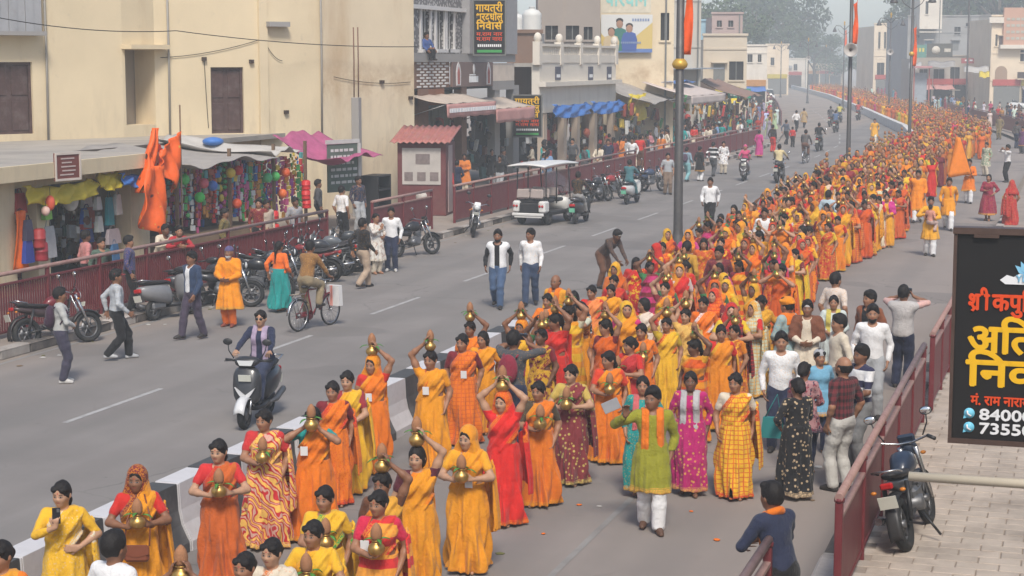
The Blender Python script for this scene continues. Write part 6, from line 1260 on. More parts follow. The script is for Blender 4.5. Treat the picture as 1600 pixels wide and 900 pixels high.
def wheel(par, y, r, w, name='wheel', spokes=6):
    mb = MB(); mb.torus((0, 0, 0), r - w * .5, w * .5, 'x', 28, 10, flat=1.1); t = mb.obj('wheel', RUB, par, loc=(0, y, r)); mb = MB(); mb.torus((0, 0, 0), r - w * 1.05, .016, 'x', 24, 6); mb.lathe([(0, -.045), (.045, -.045), (.045, .045), (0, .045)], (0, 0, 0), 12, axis='x'); mb.lathe([(.05, .035), (r * .42, .035), (r * .42, .042), (.05, .042)], (0, 0, 0), 16, axis='x')
    for k in range(spokes): a = 2 * math.pi * k / spokes; mb.tube([(0, 0, 0), (0, (r - w) * math.cos(a), (r - w) * math.sin(a))], .016, 5)
    mb.obj('rim', ALU if spokes < 12 else CHR, t); return t
def loft(secs, n=12, pw=2.4, mi=0):
    """closed body from (y, halfwidth, zlo, zhi) sections"""
    mb = MB(); vs = []
    for y, hw, z0, z1 in secs:
        for k in range(n):
            a = 2 * math.pi * k / n; c, s = math.cos(a), math.sin(a); vs.append((hw * math.copysign(abs(c) ** (2 / pw), c), y, (z0 + z1) / 2 + (z1 - z0) / 2 * math.copysign(abs(s) ** (2 / pw), s)))
    fs = [(i * n + k, (i + 1) * n + k, (i + 1) * n + (k + 1) % n, i * n + (k + 1) % n) for i in range(len(secs) - 1) for k in range(n)] + [tuple(range(n)), tuple(range((len(secs) - 1) * n, len(secs) * n))[::-1]]
    mb.add(vs, fs, mi, True); return mb
def mirrors(par, x, y, z, up=.22):
    for s in (-1, 1):
        mb = MB(); mb.tube([(s * x * .75, y, z), (s * x, y - .02, z + up * .6), (s * x * 1.05, y, z + up)], .009, 5); m = mb.obj('mirror', BLKP, par); mb = MB(); mb.ell((s * x * 1.08, y, z + up + .05), (.075, .018, .052), 12, 6); mb.obj('mirror_case', BLKP, m); mb = MB(); mb.ell((s * x * 1.08, y + .012, z + up + .05), (.065, .012, .043), 12, 6); mb.obj('mirror_glass', MIR, m)
def motorcycle(loc, rz, col, label, tilt=8, group='parked motorcycles', col2=None):
    o = empty('motorcycle', loc, rz, label, 'motorcycle', group); o.rotation_euler = (0, R(tilt), rz); col2 = col2 or col
    wheel(o, -.66, .30, .095); wheel(o, .64, .30, .115)
    mb = loft([(-.27, .06, .74, .86), (-.18, .125, .70, .96), (0, .14, .70, .985), (.14, .11, .72, .93), (.24, .07, .74, .84)], 14); mb.obj('fuel_tank', PAINTV, o, color=col)
    mb = loft([(.14, .10, .76, .83), (.3, .13, .75, .835), (.5, .125, .77, .86), (.66, .10, .80, .885), (.78, .06, .83, .89)], 12); mb.obj('seat', SEATM, o)
    mb = loft([(.1, .09, .55, .75), (.35, .11, .58, .76), (.7, .085, .70, .80), (.88, .04, .77, .82)], 10); mb.obj('side_panel', PAINTV, o, color=col2)
    mb = MB(); mb.box((0, -.05, .44), (.22, .34, .26), bev=.04); mb.box((0, -.16, .60), (.17, .16, .2), (R(-15), 0, 0), bev=.02)
    for k in range(4): mb.box((0, -.17, .53 + .045 * k), (.22, .2, .012), (R(-15), 0, 0))
    mb.lathe([(0, -.16), (.09, -.15), (.09, .15), (0, .16)], (0, .06, .4), 14, axis='x'); mb.obj('engine', ALU, o)
    mb = MB(); mb.tube([(0, -.36, .9), (0, -.2, .42), (0, .1, .3), (0, .3, .42)], .028, 6); mb.tube([(0, -.34, .86), (0, .2, .74), (0, .75, .8)], .024, 6); mb.tube([(.08, .22, .36), (.09, .64, .3)], .022, 6); mb.tube([(-.08, .22, .36), (-.09, .64, .3)], .022, 6)
    for s in (-1, 1): mb.tube([(s * .13, .5, .74), (s * .12, .64, .34)], .028, 7)
    mb.obj('frame', BLKP, o); mb = MB()
    for s in (-1, 1): mb.tube([(s * .09, -.42, .95), (s * .09, -.66, .3)], [.03, .024], 7)
    mb.obj('fork', CHR, o)
    mb = MB(); mb.tube([(-.36, -.26, 1.02), (-.28, -.32, 1.06), (-.08, -.40, 1.0), (.08, -.40, 1.0), (.28, -.32, 1.06), (.36, -.26, 1.02)], .014, 6); h = mb.obj('handlebar', CHR, o); mb = MB()
    for s in (-1, 1): mb.tube([(s * .28, -.32, 1.06), (s * .37, -.255, 1.018)], .022, 6)
    mb.obj('grip', BLKP, h)
    mb = MB(); mb.ell((0, -.49, .93), (.10, .085, .10), 14, 8); mb.box((0, -.47, 1.04), (.2, .05, .12), (R(-25), 0, 0), bev=.02); hd_ = mb.obj('headlamp_cowl', PAINTV, o, color=col); mb = MB(); mb.ell((0, -.535, .93), (.08, .045, .08), 14, 8); mb.obj('headlight', HLG, hd_)
    def arcm(y, r, a0, a1, w): 
        def fn(a, b): t = a0 + (a1 - a0) * a; return ((b - .5) * w * (1 + .0), y + r * math.cos(t), .30 + r * math.sin(t) - .03 * (2 * b - 1) ** 2)
        m_ = MB(); m_.sheet(fn, 10, 4, .012); return m_
    arcm(-.66, .345, R(20), R(150), .13).obj('front_mudguard', BLKP, o); arcm(.64, .36, R(-15), R(95), .15).obj('rear_mudguard', BLKP, o)
    mb = MB(); mb.tube([(.13, -.2, .42), (.15, .05, .27), (.16, .3, .3), (.18, .45, .33)], .02, 7); mb.tube([(.18, .42, .33), (.19, .85, .4)], [.03, .042], 9); mb.obj('exhaust', CHR, o)
    mb = MB(); mb.box((0, .90, .78), (.14, .06, .07), bev=.015); mb.obj('tail_light', TLR, o); mb = MB(); mb.box((0, 1.0, .62), (.2, .012, .14), (R(-12), 0, 0)); mb.obj('number_plate', PLT, o); mb = MB(); mb.box((0, -.60, .75), (.19, .012, .09), (R(20), 0, 0)); mb.obj('number_plate', PLT, o)
    mb = MB(); mb.tube([(-.13, .62, .87), (-.14, .85, .93), (.14, .85, .93), (.13, .62, .87)], .014, 6); mb.obj('grab_rail', CHR, o); mb = MB(); mb.tube([(-.12, .1, .3), (-.28, .16, .02)], .015, 6); mb.obj('side_stand', BLKP, o); mb = MB()
    for s in (-1, 1):
        for y, z in ((-.44, .86), (.88, .72)): mb.ell((s * .16, y, z), (.035, .025, .022), 8, 6)
    mb.obj('turn_signals', M_('amber', (.6, .2, .02), .3), o); mirrors(o, .3, -.33, 1.07); return o
def scooter(loc, rz, col, label, tilt=6, group='scooters on the road', green=False, col2=(.03, .03, .032)):
    o = empty('scooter', loc, rz, label, 'scooter', group); o.rotation_euler = (0, R(tilt), rz)
    wheel(o, -.62, .225, .1, spokes=5); wheel(o, .58, .215, .1, spokes=5)
    mb = loft([(-.56, .05, .33, .45), (-.52, .2, .36, .88), (-.45, .225, .34, .93), (-.37, .2, .33, .9), (-.33, .12, .33, .8)], 16, 3); mb.obj('front_apron', PAINTV, o, color=col)
    mb = MB(); mb.prism([(-.16, .62), (0, .5), (.16, .62), (.1, .52), (0, .4), (-.1, .52)], -.59, -.54); mb.obj('apron_trim', PAINTV, o, color=(.6, .6, .6))
    mb = loft([(-.38, .16, .24, .33), (-.1, .18, .23, .31), (.15, .17, .24, .34)], 12, 4); mb.obj('floorboard', BLKP, o)
    mb = loft([(.06, .12, .28, .66), (.16, .19, .3, .74), (.45, .21, .36, .76), (.75, .17, .46, .76), (.93, .07, .58, .74)], 16, 2.6); mb.obj('rear_body', PAINTV, o, color=col)
    mb = loft([(.06, .11, .72, .80), (.2, .15, .74, .83), (.5, .155, .75, .85), (.75, .13, .77, .865), (.86, .07, .78, .85)], 14); mb.obj('seat', SEATM, o)
    mb = loft([(-.53, .05, .93, 1.0), (-.50, .17, .91, 1.05), (-.42, .2, .93, 1.07), (-.35, .1, .95, 1.03)], 14); hc_ = mb.obj('handlebar_cowl', PAINTV, o, color=col2); mb = MB(); mb.prism([(-.13, .03), (.13, .03), (.09, -.045), (-.09, -.045)], -.535, -.5, lambda a, b, d: (a, d, .985 + b)); mb.obj('headlight', HLG, hc_); mb = MB()
    for s in (-1, 1): mb.tube([(s * .18, -.42, 1.0), (s * .36, -.34, 1.0)], .02, 7); mb.tube([(s * .22, -.46, 1.0), (s * .36, -.42, .985)], .007, 5)
    mb.tube([(-.2, -.42, 1.0), (.2, -.42, 1.0)], .018, 7); mb.obj('handlebar', BLKP, o)
    def fn(a, b): t = R(15) + R(150) * a; return ((b - .5) * .16, -.62 + .275 * math.cos(t), .225 + .275 * math.sin(t) - .04 * (2 * b - 1) ** 2)
    mb = MB(); mb.sheet(fn, 10, 4, .014); mb.obj('front_mudguard', PAINTV, o, color=col); mb = MB()
    for s in (-1, 1): mb.tube([(s * .08, -.50, .5), (s * .08, -.62, .225)], .02, 6)
    mb.obj('fork', CHR, o); mb = MB(); mb.tube([(.13, .2, .26), (.15, .5, .27), (.16, .85, .36)], [.02, .05, .05], 9); mb.box((.0, .45, .3), (.2, .4, .16), bev=.04); mb.obj('engine', ALU, o)
    mb = MB(); mb.box((0, .955, .66), (.2, .06, .09), bev=.02); mb.obj('tail_light', TLR, o); mb = MB(); mb.box((0, .99, .5), (.2, .012, .14), (R(-12), 0, 0)); mb.obj('number_plate', PLG if green else PLT, o); mb = MB(); mb.box((0, -.575, .76), (.19, .012, .10), (R(12), 0, 0)); mb.obj('number_plate', PLG if green else PLT, o)
    mb = MB(); mb.tube([(-.14, .66, .84), (-.14, .92, .88), (.14, .92, .88), (.14, .66, .84)], .014, 6); mb.obj('grab_rail', CHR, o); mirrors(o, .28, -.42, 1.03, .2); return o
def bicycle(loc, rz, label, col=(.2, .02, .03)):
    o = empty('bicycle', loc, rz, label, 'bicycle', 'bicycles on the road'); r = .335
    for y in (-.54, .54):
        mb = MB(); mb.torus((0, 0, 0), r - .018, .018, 'x', 30, 8); w_ = mb.obj('wheel', RUB, o, loc=(0, y, r)); mb = MB(); mb.torus((0, 0, 0), r - .045, .011, 'x', 28, 6); mb.lathe([(0, -.04), (.022, -.04), (.022, .04), (0, .04)], (0, 0, 0), 8, axis='x'); mb.obj('rim', CHR, w_); mb = MB()
        for k in range(16): a = 2 * math.pi * k / 16; mb.tube([(.02 * (-1) ** k, 0, 0), (0, (r - .04) * math.cos(a), (r - .04) * math.sin(a))], .0035, 3)
        mb.obj('spokes', CHR, w_)['kind'] = 'stuff'
        def fn(a, b, y=y): t = R(5) + R(140) * a; return ((b - .5) * .06, y + .365 * math.cos(t), r + .365 * math.sin(t) - .01 * (2 * b - 1) ** 2)
        mb = MB(); mb.sheet(fn, 12, 3, .006); mb.obj('mudguard', PAINTV if y < 0 else CHR, o, color=col)
    mb = MB(); bbk = (0, .08, .29); st = (0, .22, .82); hdt = (0, -.36, .80); mb.tube([bbk, st], .016, 7); mb.tube([st, hdt], .015, 7); mb.tube([bbk, (0, -.37, .72)], .017, 7); mb.tube([bbk, (0, .54, r)], .012, 6); mb.tube([st, (0, .54, r)], .011, 6); mb.tube([hdt, (0, -.39, .68), (0, -.54, r)], .014, 7); mb.obj('frame', PAINTV, o, color=col)
    mb = MB(); mb.ell((0, .27, .90), (.085, .15, .04), 12, 8); mb.tube([st, (0, .24, .88)], .013, 6); mb.obj('saddle', SEATM, o); mb = MB(); mb.tube([(-.27, -.16, .98), (-.24, -.34, 1.0), (0, -.38, .96), (.24, -.34, 1.0), (.27, -.16, .98)], .012, 7); mb.tube([hdt, (0, -.38, .96)], .013, 6); mb.obj('handlebar', CHR, o); mb = MB(); mb.box((.06, .3, .31), (.03, .5, .12), bev=.012); mb.lathe([(0, -.015), (.1, -.015), (.1, .015), (0, .015)], (.06, .08, .29), 16, axis='x'); mb.obj('chain_guard', PAINTV, o, color=col)
    mb = MB(); mb.box((0, .56, .76), (.13, .4, .02)); mb.tube([(.05, .7, .75), (.05, .56, r)], .007, 5); mb.tube([(-.05, .7, .75), (-.05, .56, r)], .007, 5); mb.obj('rear_carrier', CHR, o); mb = MB(); mb.tube([(.05, .08, .29), (.08, .12, .14)], .01, 5); mb.box((.12, .12, .135), (.09, .06, .025)); mb.tube([(-.05, .08, .29), (-.08, .04, .45)], .01, 5); mb.box((-.12, .04, .45), (.09, .06, .025)); mb.obj('pedals', BLKP, o); return o
def cart(loc, rz, label):
    o = empty('electric_cart', loc, rz, label, 'electric cart'); Wt = M_('cart_white', (.66, .65, .62), .4, var=.1, dirt=.3, dirtcol=(.35, .32, .28)); BG = M_('cart_seat_beige', (.36, .30, .27), .6)
    for y in (-.85, .80):
        for x in (-.48, .48): w_ = wheel(o, y, .25, .17, spokes=5); w_.location.x = x
    mb = MB(); mb.box((0, 0, .38), (1.06, 2.5, .14), bev=.03); mb.obj('chassis', BLKP, o); mb = loft([(-1.42, .42, .35, .6), (-1.25, .55, .3, .78), (-.85, .58, .3, .86), (-.7, .5, .36, .9)], 16, 4); mb.obj('front_cowl', Wt, o)
    mb = MB(); mb.box((0, 1.0, .58), (1.0, .55, .36), bev=.04); mb.obj('rear_tub', BLKP, o)
    for s in (-1, 1):
        mb = MB(); mb.box((s * .47, 1.12, .63), (.26, .42, .4), bev=.06); c_ = mb.obj('rear_corner', Wt, o)
        for k in (-1, 1): mb = MB(); mb.lathe([(0, 0), (.045, 0), (.035, .02), (0, .025)], (s * .47 + k * .05, 1.335, .66), 12, axis='y'); mb.obj('tail_light', TLR, c_)
    mb = MB(); mb.box((0, 1.36, .38), (1.16, .06, .1), bev=.02); mb.box((0, 1.34, .30), (1.0, .05, .06), bev=.01); mb.obj('rear_bumper', Wt, o); mb = MB(); mb.box((0, 1.345, .56), (.62, .02, .2)); mb.obj('rear_panel', BLKP, o)
    for y, back in ((-.25, .06), (.45, .06), (.95, -.3)):
        mb = MB(); mb.box((0, y, .80), (1.0, .42, .12), bev=.04); s_ = mb.obj('bench_seat', BLKP, o)
        for x in (-.25, .25): mb = MB(); mb.box((x, y + .24, 1.06), (.47, .09, .32), (R(8), 0, 0), bev=.04); mb.obj('backrest', BG, s_)
    mb = MB(); mb.tube([(-.16, 1.2, .86), (-.16, 1.2, 1.1), (-.08, 1.2, 1.16), (.08, 1.2, 1.16), (.16, 1.2, 1.1), (.16, 1.2, .86)], .016, 6); mb.obj('grab_rail', BLKP, o)
    for x in (-.53, .53):
        for y, yt in ((-.95, -.8), (.2, .2), (1.05, 1.05)): mb = MB(); mb.tube([(x, y, .7), (x, yt, 1.9)], .022, 7); mb.obj('roof_post', BLKP, o)
    mb = MB(); mb.sheet(lambda a, b: ((a - .5) * 1.36, -1.35 + 2.85 * b, 1.98 + .06 * math.sin(math.pi * a) + .05 * math.sin(math.pi * b)), 12, 12, .05); mb.obj('roof', Wt, o); mb = MB(); mb.torus((-.25, -.62, 1.08), .17, .015, 'y', 18, 6, rot=(R(25), 0, 0)); mb.tube([(-.25, -.64, 1.08), (-.25, -.9, .8)], .02, 6); mb.obj('steering_wheel', BLKP, o); mb = MB(); mb.box((0, -.98, 1.4), (1.0, .02, .75), (R(8), 0, 0)); g_ = NT('windscreen'); g_.b.inputs['Transmission Weight'].default_value = .9; mb.obj('windscreen', g_.fin((.8, .85, .85), .05), o); return o
def car(loc, rz, col, label, suv=False):
    o = empty('car', loc, rz, label, 'car', 'cars parked beyond the bend'); t = 1.7 if suv else 1.45
    mb = loft([(-2.1, .62, .35, .62), (-1.95, .8, .25, .78), (-.9, .86, .22, .92), (.9, .87, .22, .95), (1.95, .8, .28, .92), (2.1, .65, .38, .8)], 20, 4.5); mb.obj('body', PAINTV, o, color=col); mb = loft([(-1.0, .74, .86, .93), (-.35, .70, .88, t - .06), (.2, .69, .88, t), (1.1, .69, .88, t - .04), (1.7, .72, .88, .98)], 18, 4); mb.obj('cabin_glass', M_('car_glass', (.03, .035, .04), .1), o); mb = loft([(-.35, .66, t - .1, t - .03), (.2, .66, t - .06, t + .02), (1.1, .66, t - .1, t - .02)], 14, 3); mb.obj('roof', PAINTV, o, color=col)
    for y in (-1.3, 1.3):
        for x in (-.78, .78): w_ = wheel(o, y, .31, .19, spokes=7); w_.location.x = x
    for x in (-.6, .6): mb = MB(); mb.ell((x, -2.02, .64), (.2, .1, .08), 10, 6); mb.obj('headlight', HLG, o); mb = MB(); mb.ell((x, 2.03, .74), (.16, .08, .1), 10, 6); mb.obj('tail_light', TLR, o)
    mb = MB(); mb.box((0, -2.1, .45), (1.0, .06, .16), bev=.02); mb.obj('grille', BLKP, o); return o
SIT_BIKE = dict(pel=(0, .22, .93), lean=6, headup=True, hl=(.31, -.30, 1.05), hle=(1, .3, -.6), dl=(-.1, -1, -.2), pl=(0, 0, -1), cl=45, hr=(-.31, -.30, 1.05), hre=(-1, .3, -.6), dr=(.1, -1, -.2), pr=(0, 0, -1), cr=45, fl=(.17, -.02, .34), fr=(-.17, -.02, .34), knee=(0, -1, .35))
SIT_SCOOT = dict(pel=(0, .30, .94), lean=4, headup=True, hl=(.30, -.28, 1.03), hle=(1, .3, -.6), dl=(-.1, -1, -.2), pl=(0, 0, -1), cl=45, hr=(-.30, -.28, 1.03), hre=(-1, .3, -.6), dr=(.1, -1, -.2), pr=(0, 0, -1), cr=45, fl=(.11, -.22, .40), fr=(-.11, -.22, .40), knee=(0, -1, .5))
SIT_CYC = dict(pel=(0, .26, 1.02), lean=16, headup=True, hl=(.26, -.16, 1.02), hle=(1, .3, -.6), dl=(-.1, -1, -.2), pl=(0, 0, -1), cl=45, hr=(-.26, -.16, 1.02), hre=(-1, .3, -.6), dr=(.1, -1, -.2), pr=(0, 0, -1), cr=45, fl=(.12, .10, .22), fr=(-.12, .02, .52), knee=(0, -1, .3))
SIT_PIL = dict(pel=(0, .58, .96), lean=2, headup=True, hl=(.14, .3, 1.05), hr=(-.14, .3, 1.05), fl=(.2, .32, .42), fr=(-.2, .32, .42), knee=(0, -1, .4))
# ------------------------------------------------------------------ the cast
OR_, DO_, YO_, YE_, RE_, MA_, PK_ = (.70, .165, .010), (.54, .095, .010), (.70, .27, .012), (.72, .40, .022), (.52, .025, .018), (.17, .016, .024), (.50, .03, .15)
WH_, CRM, GY_, DG_, NV_, BK_, BE_, BRW, TE_, GN_, KH_, LB_ = (.72, .71, .70), (.62, .54, .42), (.36, .37, .38), (.07, .07, .075), (.022, .028, .06), (.014, .013, .014), (.36, .25, .16), (.13, .06, .035), (.015, .26, .24), (.045, .16, .06), (.22, .17, .09), (.16, .26, .42)
JEAN = (.06, .10, .18); PURP = (.10, .03, .10); OLV = (.26, .25, .02)
BRASS = M_('brass', (.55, .33, .10), .36, .8, var=.25, scale=14, dirt=.45, dirtcol=(.26, .14, .05)); COCO = M_('coconut_husk', (.33, .155, .075), .9, var=.35, scale=16, bump=.8, bscale=60); MANGO = M_('mango_leaf', (.06, .20, .03), .45, var=.3, scale=12)
def pot_meshes():
    mb = MB(); mb.lathe([(0, 0), (.035, 0), (.06, .012), (.082, .045), (.088, .075), (.078, .108), (.05, .132), (.042, .142), (.046, .152), (.062, .162), (.060, .168), (.04, .158), (0, .15)], (0, 0, 0), 18); p = mb.mesh('brass_pot', BRASS)
    mb = MB(); mb.lathe([(0, 0), (.035, .005), (.055, .035), (.060, .075), (.056, .11), (.044, .145), (.024, .172), (.010, .185), (0, .187)], (0, 0, .15), 14, sx=1.0, sy=.92); c = mb.mesh('coconut', COCO); L = []
    mb = MB()
    def lf(a, b): w_ = .022 * math.sin(math.pi * min(a * 1.05, 1)) ** .7; return (w_ * (2 * b - 1), -.05 - .115 * a, .165 + .06 * a - .09 * a * a - .006 * abs(2 * b - 1))
    mb.sheet(lf, 6, 2, .004); return p, c, mb.mesh('mango_leaf', MANGO)
POTM, COCM, LEAFM = pot_meshes(); NPOT = [0]
def pot(o, J, at, label, group=None, leaves=4, coconut=True, s=1.0, tilt=(0, 0)):
    M4 = Matrix.Translation(o.location) @ o.rotation_euler.to_matrix().to_4x4() @ Matrix.Diagonal((*o.scale, 1)); p = M4 @ Vector(at)
    q = link('brass_pot', POTM, None, p, rot=(R(tilt[0]), R(tilt[1]), o.rotation_euler.z + random.uniform(-1, 1)), scale=s * random.uniform(.86, .97)); tag(q, label, 'pot', group)
    if coconut: link('coconut', COCM, q)
    for k in range(leaves): link('mango_leaf', LEAFM, q, rot=(random.uniform(-.3, .15), 0, 6.28 * k / max(leaves, 1) + random.uniform(-.3, .3)))
    return q
def potat(key, J):
    if key.startswith('head'): return tuple(J['hc'] + J['Rh'] @ np.array([0, .012, .112 * 1.05]))
    if key == 'chest': return tuple((J['hand'][1] + J['hand'][-1]) / 2 + np.array([0, -.045, -.02]))
    if key == 'hold': return tuple(J['hand'][-1] + np.array([.07, -.03, .018]))
    if key == 'shoulder': return tuple(J['hand'][-1] + np.array([.07, 0, .02]))
def hpos(u, v, h, zoff=0.0):
    p = g(u, v, h + zoff); return Vector((p.x, p.y, zoff))
POSES['offer'] = dict(hr=(-.10, -.20, 1.40), hre=(-1, .2, -.7), dr=(.4, -.1, .9), pr=(1, 0, 0), cr=24, hl=(.09, -.20, 1.38), hle=(1, .2, -.7), dl=(-.4, -.1, .9), pl=(-1, 0, 0), cl=24, fl=(.07, .06, .075), fr=(-.07, -.06, .075))
POSES['one_up'] = dict(hr=(-.02, -.2, 1.05), hre=(-1, .2, -.7), dr=(.8, -.35, .1), pr=(.1, -.1, 1), cr=20, hl=(.19, -.1, .93), hle=(1, .5, -.4), fl=(.07, -.1, .075), fr=(-.07, .08, .08))
POSES['wave'] = dict(hr=(-.36, -.12, 1.45), hre=(-1, .3, -.6), dr=(-.2, -.2, 1), pr=(0, -1, 0), hl=(.2, -.02, .83), fl=(.07, -.15, .075), fr=(-.08, .12, .09))
POSES['camera'] = dict(hl=(.10, -.20, 1.42), hle=(1, .2, -.5), dl=(-.5, -.5, .5), hr=(-.10, -.20, 1.42), hre=(-1, .2, -.5), dr=(.5, -.5, .5), fl=(.1, -.03, .075), fr=(-.1, .03, .075))
POSES['stand'] = dict(fl=(.1, -.03, .075), fr=(-.1, .02, .075), hl=(.22, -.03, .82), hr=(-.22, -.03, .82))
POSES['hips'] = dict(fl=(.11, 0, .075), fr=(-.11, 0, .075), hl=(.17, -.08, .98), hle=(1, .6, 0), dl=(-1, -.3, -.5), hr=(-.2, -.06, .84))
POSES['back'] = dict(fl=(.09, 0, .075), fr=(-.09, 0, .075), hl=(.04, .17, .90), hle=(1, .5, 0), hr=(-.04, .17, .88), hre=(-1, .5, 0))
POSES['lean'] = dict(lean=28, pel=(0, .08, .85), headup=True, fl=(.1, .1, .075), fr=(-.1, .0, .075), hl=(.1, -.42, 1.08), hle=(1, .3, -.4), dl=(-1, -.3, -.1), hr=(-.1, -.42, 1.1), hre=(-1, .3, -.4), dr=(1, -.3, -.1))
POSES['bend'] = dict(lean=48, pel=(0, .12, .82), hpitch=-20, fl=(.1, -.1, .075), fr=(-.1, .14, .075), hl=(.12, -.55, .62), hr=(-.12, -.55, .60))
POSES['carry'] = dict(hl=(.02, -.24, 1.04), hle=(1, .2, -.4), dl=(-1, -.2, .1), hr=(-.14, -.22, 1.15), hre=(-1, .3, -.5), dr=(.9, -.3, .3), fl=(.08, -.13, .075), fr=(-.08, .12, .085))
def sari(lab, u, v, pose='headR', c1=OR_, c2=RE_, c3=RE_, face=0, h=1.55, drape='back', cover=False, pat='plain', hair='bun', sleeve=.62, w=1.0, skin=1, p=True, vx=.0125, pk=None, hyaw=-16, hpitch=6, lv=4, coc=True, potlab=None, zoff=0, belly=1.05, c2p=None):
    po = dict(POSES[pose]); po['hyaw'] = hyaw; po['hpitch'] = hpitch
    key = ('hero', lab); O = dict(kind='sari', drape=drape, cover=cover, pat=pat, hair=hair, sleeve=sleeve, w=w, belly=belly, ph=(u * 7 + v) % 6.28)
    o, J = person(key, vx, po, O, hpos(u, v, h, zoff), face, h, lab, 'women in the procession' if False else None, dict(c1=c1, c2=c2, c3=c3), skin)
    if p and (pk or pose) in ('headR', 'headL', 'head2', 'chest', 'hold', 'shoulder'):
        sh = lab.replace('person in ', '').split(',')[0]; pot(o, J, potat(pk or pose, J), potlab or ('brass pot and coconut of the person in ' + ' '.join(sh.replace('person ', '').split()[:8])), None, lv, coc)
    elif pose == 'offer' and p: sh = lab.replace('person in ', '').split(',')[0]; pot(o, J, tuple((J['hand'][1] + J['hand'][-1]) / 2 + np.array([0, -.03, -.02])), potlab or ('brass pot and coconut raised by the person in ' + ' '.join(sh.split()[:7])), None, lv, coc)
    # bangles and name card
    return o, J
CARD = M_('name_card', (.75, .74, .72), .5, var=.05); CORD = M_('lanyard', (.65, .12, .02), .7)
def card(o, J, x=.03, z=1.0, y=None):
    """white name card on an orange cord round the neck"""
    T = J['T']; y = -.165 if y is None else y; mb = MB(); mb.tube([T((-.06, -.03, 1.36)), T((x - .02, y + .02, 1.2)), T((x, y, z + .05)), T((x + .02, y + .02, 1.2)), T((.06, -.03, 1.36))], .006, 4); q = mb.obj('lanyard', CORD, o); mb = MB(); mb.box(T((x, y - .012, z)), (.085, .008, .11), (R(8), 0, 0)); mb.obj('name_card', CARD, o)
random.seed(99)
o, J = sari('person in yellow kurta and shawl taking a photo with a phone, lower left', 97, 752, 'phone', YE_, CRM, YE_, 22, 1.55, 'side', pat='plain', hair='tail', sleeve=1.6, skin=3, p=False, hpitch=8)
PH = M_('phone_body', (.02, .02, .025), .25)
def phone(o, J, s=-1, lab='dark smartphone held up by the person in yellow at lower left'):
    H = J['hand'][s]; M4 = Matrix.Translation(o.location) @ o.rotation_euler.to_matrix().to_4x4() @ Matrix.Diagonal((*o.scale, 1)); e = empty('smartphone', M4 @ Vector(H + np.array([.02, -.015, .12])), o.rotation_euler.z, lab, 'phone'); mb = MB(); mb.box((0, 0, 0), (.075, .01, .15), bev=.004); mb.obj('case', PH, e); mb = MB(); mb.box((.018, -.007, .05), (.025, .006, .03)); mb.obj('camera_bump', ALU, e)
phone(o, J)
o, J = sari('person in marigold head covered sari holding a pot at the chest, brown handbag', 214, 730, 'chest', YO_, MA_, RE_, 28, 1.55, 'side', True, skin=2)
hb = empty('handbag', o.location + Vector((.12, -.26, .78)), R(20), 'brown leather handbag hanging at the waist of the head covered person', 'bag'); LEA = M_('brown_leather', (.20, .06, .03), .45, var=.2); mb = MB(); mb.box((0, 0, 0), (.24, .07, .16), bev=.025); mb.obj('body', LEA, hb); mb = MB(); mb.prism([(-.12, .085), (.12, .085), (.12, 0), (0, -.03), (-.12, 0)], -.042, -.036); mb.obj('flap', LEA, hb); mb = MB(); mb.tube([(-.12, 0, .07), (-.1, .1, .3), (-.02, .2, .52)], .008, 5); mb.tube([(.12, 0, .07), (.12, .12, .3), (.05, .22, .52)], .008, 5); mb.obj('strap', LEA, hb)
person(('hero', 'whiteback'), .013, POSES['stand'], dict(fem=False, kind='shirt', hair='short', shoes=True, sleeve=1.0), hpos(178, 832, 1.66), 165, 1.66, 'person in white shirt seen from behind at the bottom left', None, dict(c1=WH_, c3=DG_), 2)
sari('person in rust orange sari with red blouse standing by the barrier, looking left', 342, 687, 'chest', (.52, .11, .02), RE_, (.55, .03, .03), 25, 1.56, 'back', hair='tail', skin=3, hyaw=-22)
sari('person in red and yellow swirl printed sari holding a pot low', 413, 640, 'hold', (.50, .025, .03), (.78, .45, .10), (.5, .03, .03), 12, 1.56, 'side', pat='swirl', w=1.12, skin=1)
o, J = sari('person in orange sari with teal blouse raising a coconut pot before the face', 490, 637, 'offer', OR_, YO_, TE_, 18, 1.54, 'back', hair='bun', w=1.08, skin=1); card(o, J, -.1, 1.12)
sari('person in maroon full sleeved blouse and orange sari behind the teal blouse', 520, 596, 'down', OR_, RE_, MA_, 22, 1.53, 'side', hair='bun', sleeve=1.9, skin=1, p=False)
sari('person in bright yellow sari with dark red blouse and glasses', 543, 580, 'clasp', YE_, YO_, (.3, .03, .04), 22, 1.55, 'side', hair='bun', skin=3, p=False)
o, J = sari('person in orange head covered sari, red blouse, pot on head, left arm up', 582, 556, 'headL', OR_, YO_, RE_, 10, 1.56, 'back', True, skin=1, sleeve=.5); card(o, J, -.02, 1.06)
o, J = sari('person in plain marigold sari with pot on head, right arm up, beside white barrier', 673, 548, 'headR', YO_, YO_, YO_, 10, 1.58, 'back', skin=1, w=1.06); card(o, J, -.04, 1.08)
o, J = sari('person in maroon blouse with orange checked skirt and shoulder drape', 723, 522, 'down', OR_, (.55, .10, .02), MA_, 10, 1.58, 'back', pat='check', sleeve=1.5, w=1.08, skin=1, p=False, hair='bun'); card(o, J, .04, 1.04)
sari('person in orange sari with loose black hair right of the maroon blouse', 755, 518, 'down', YO_, OR_, YO_, 5, 1.5, 'side', hair='bob', p=False, skin=1)
sari('person in orange sari with pot on head behind the maroon blouse', 735, 502, 'headL', OR_, YO_, OR_, 12, 1.5, 'side', hair='bun', skin=2, lv=5)
sari('person in green blouse and yellow sari lifting a pot with both arms', 815, 500, 'head2', YE_, OR_, GN_, 5, 1.52, 'side', True, skin=2)
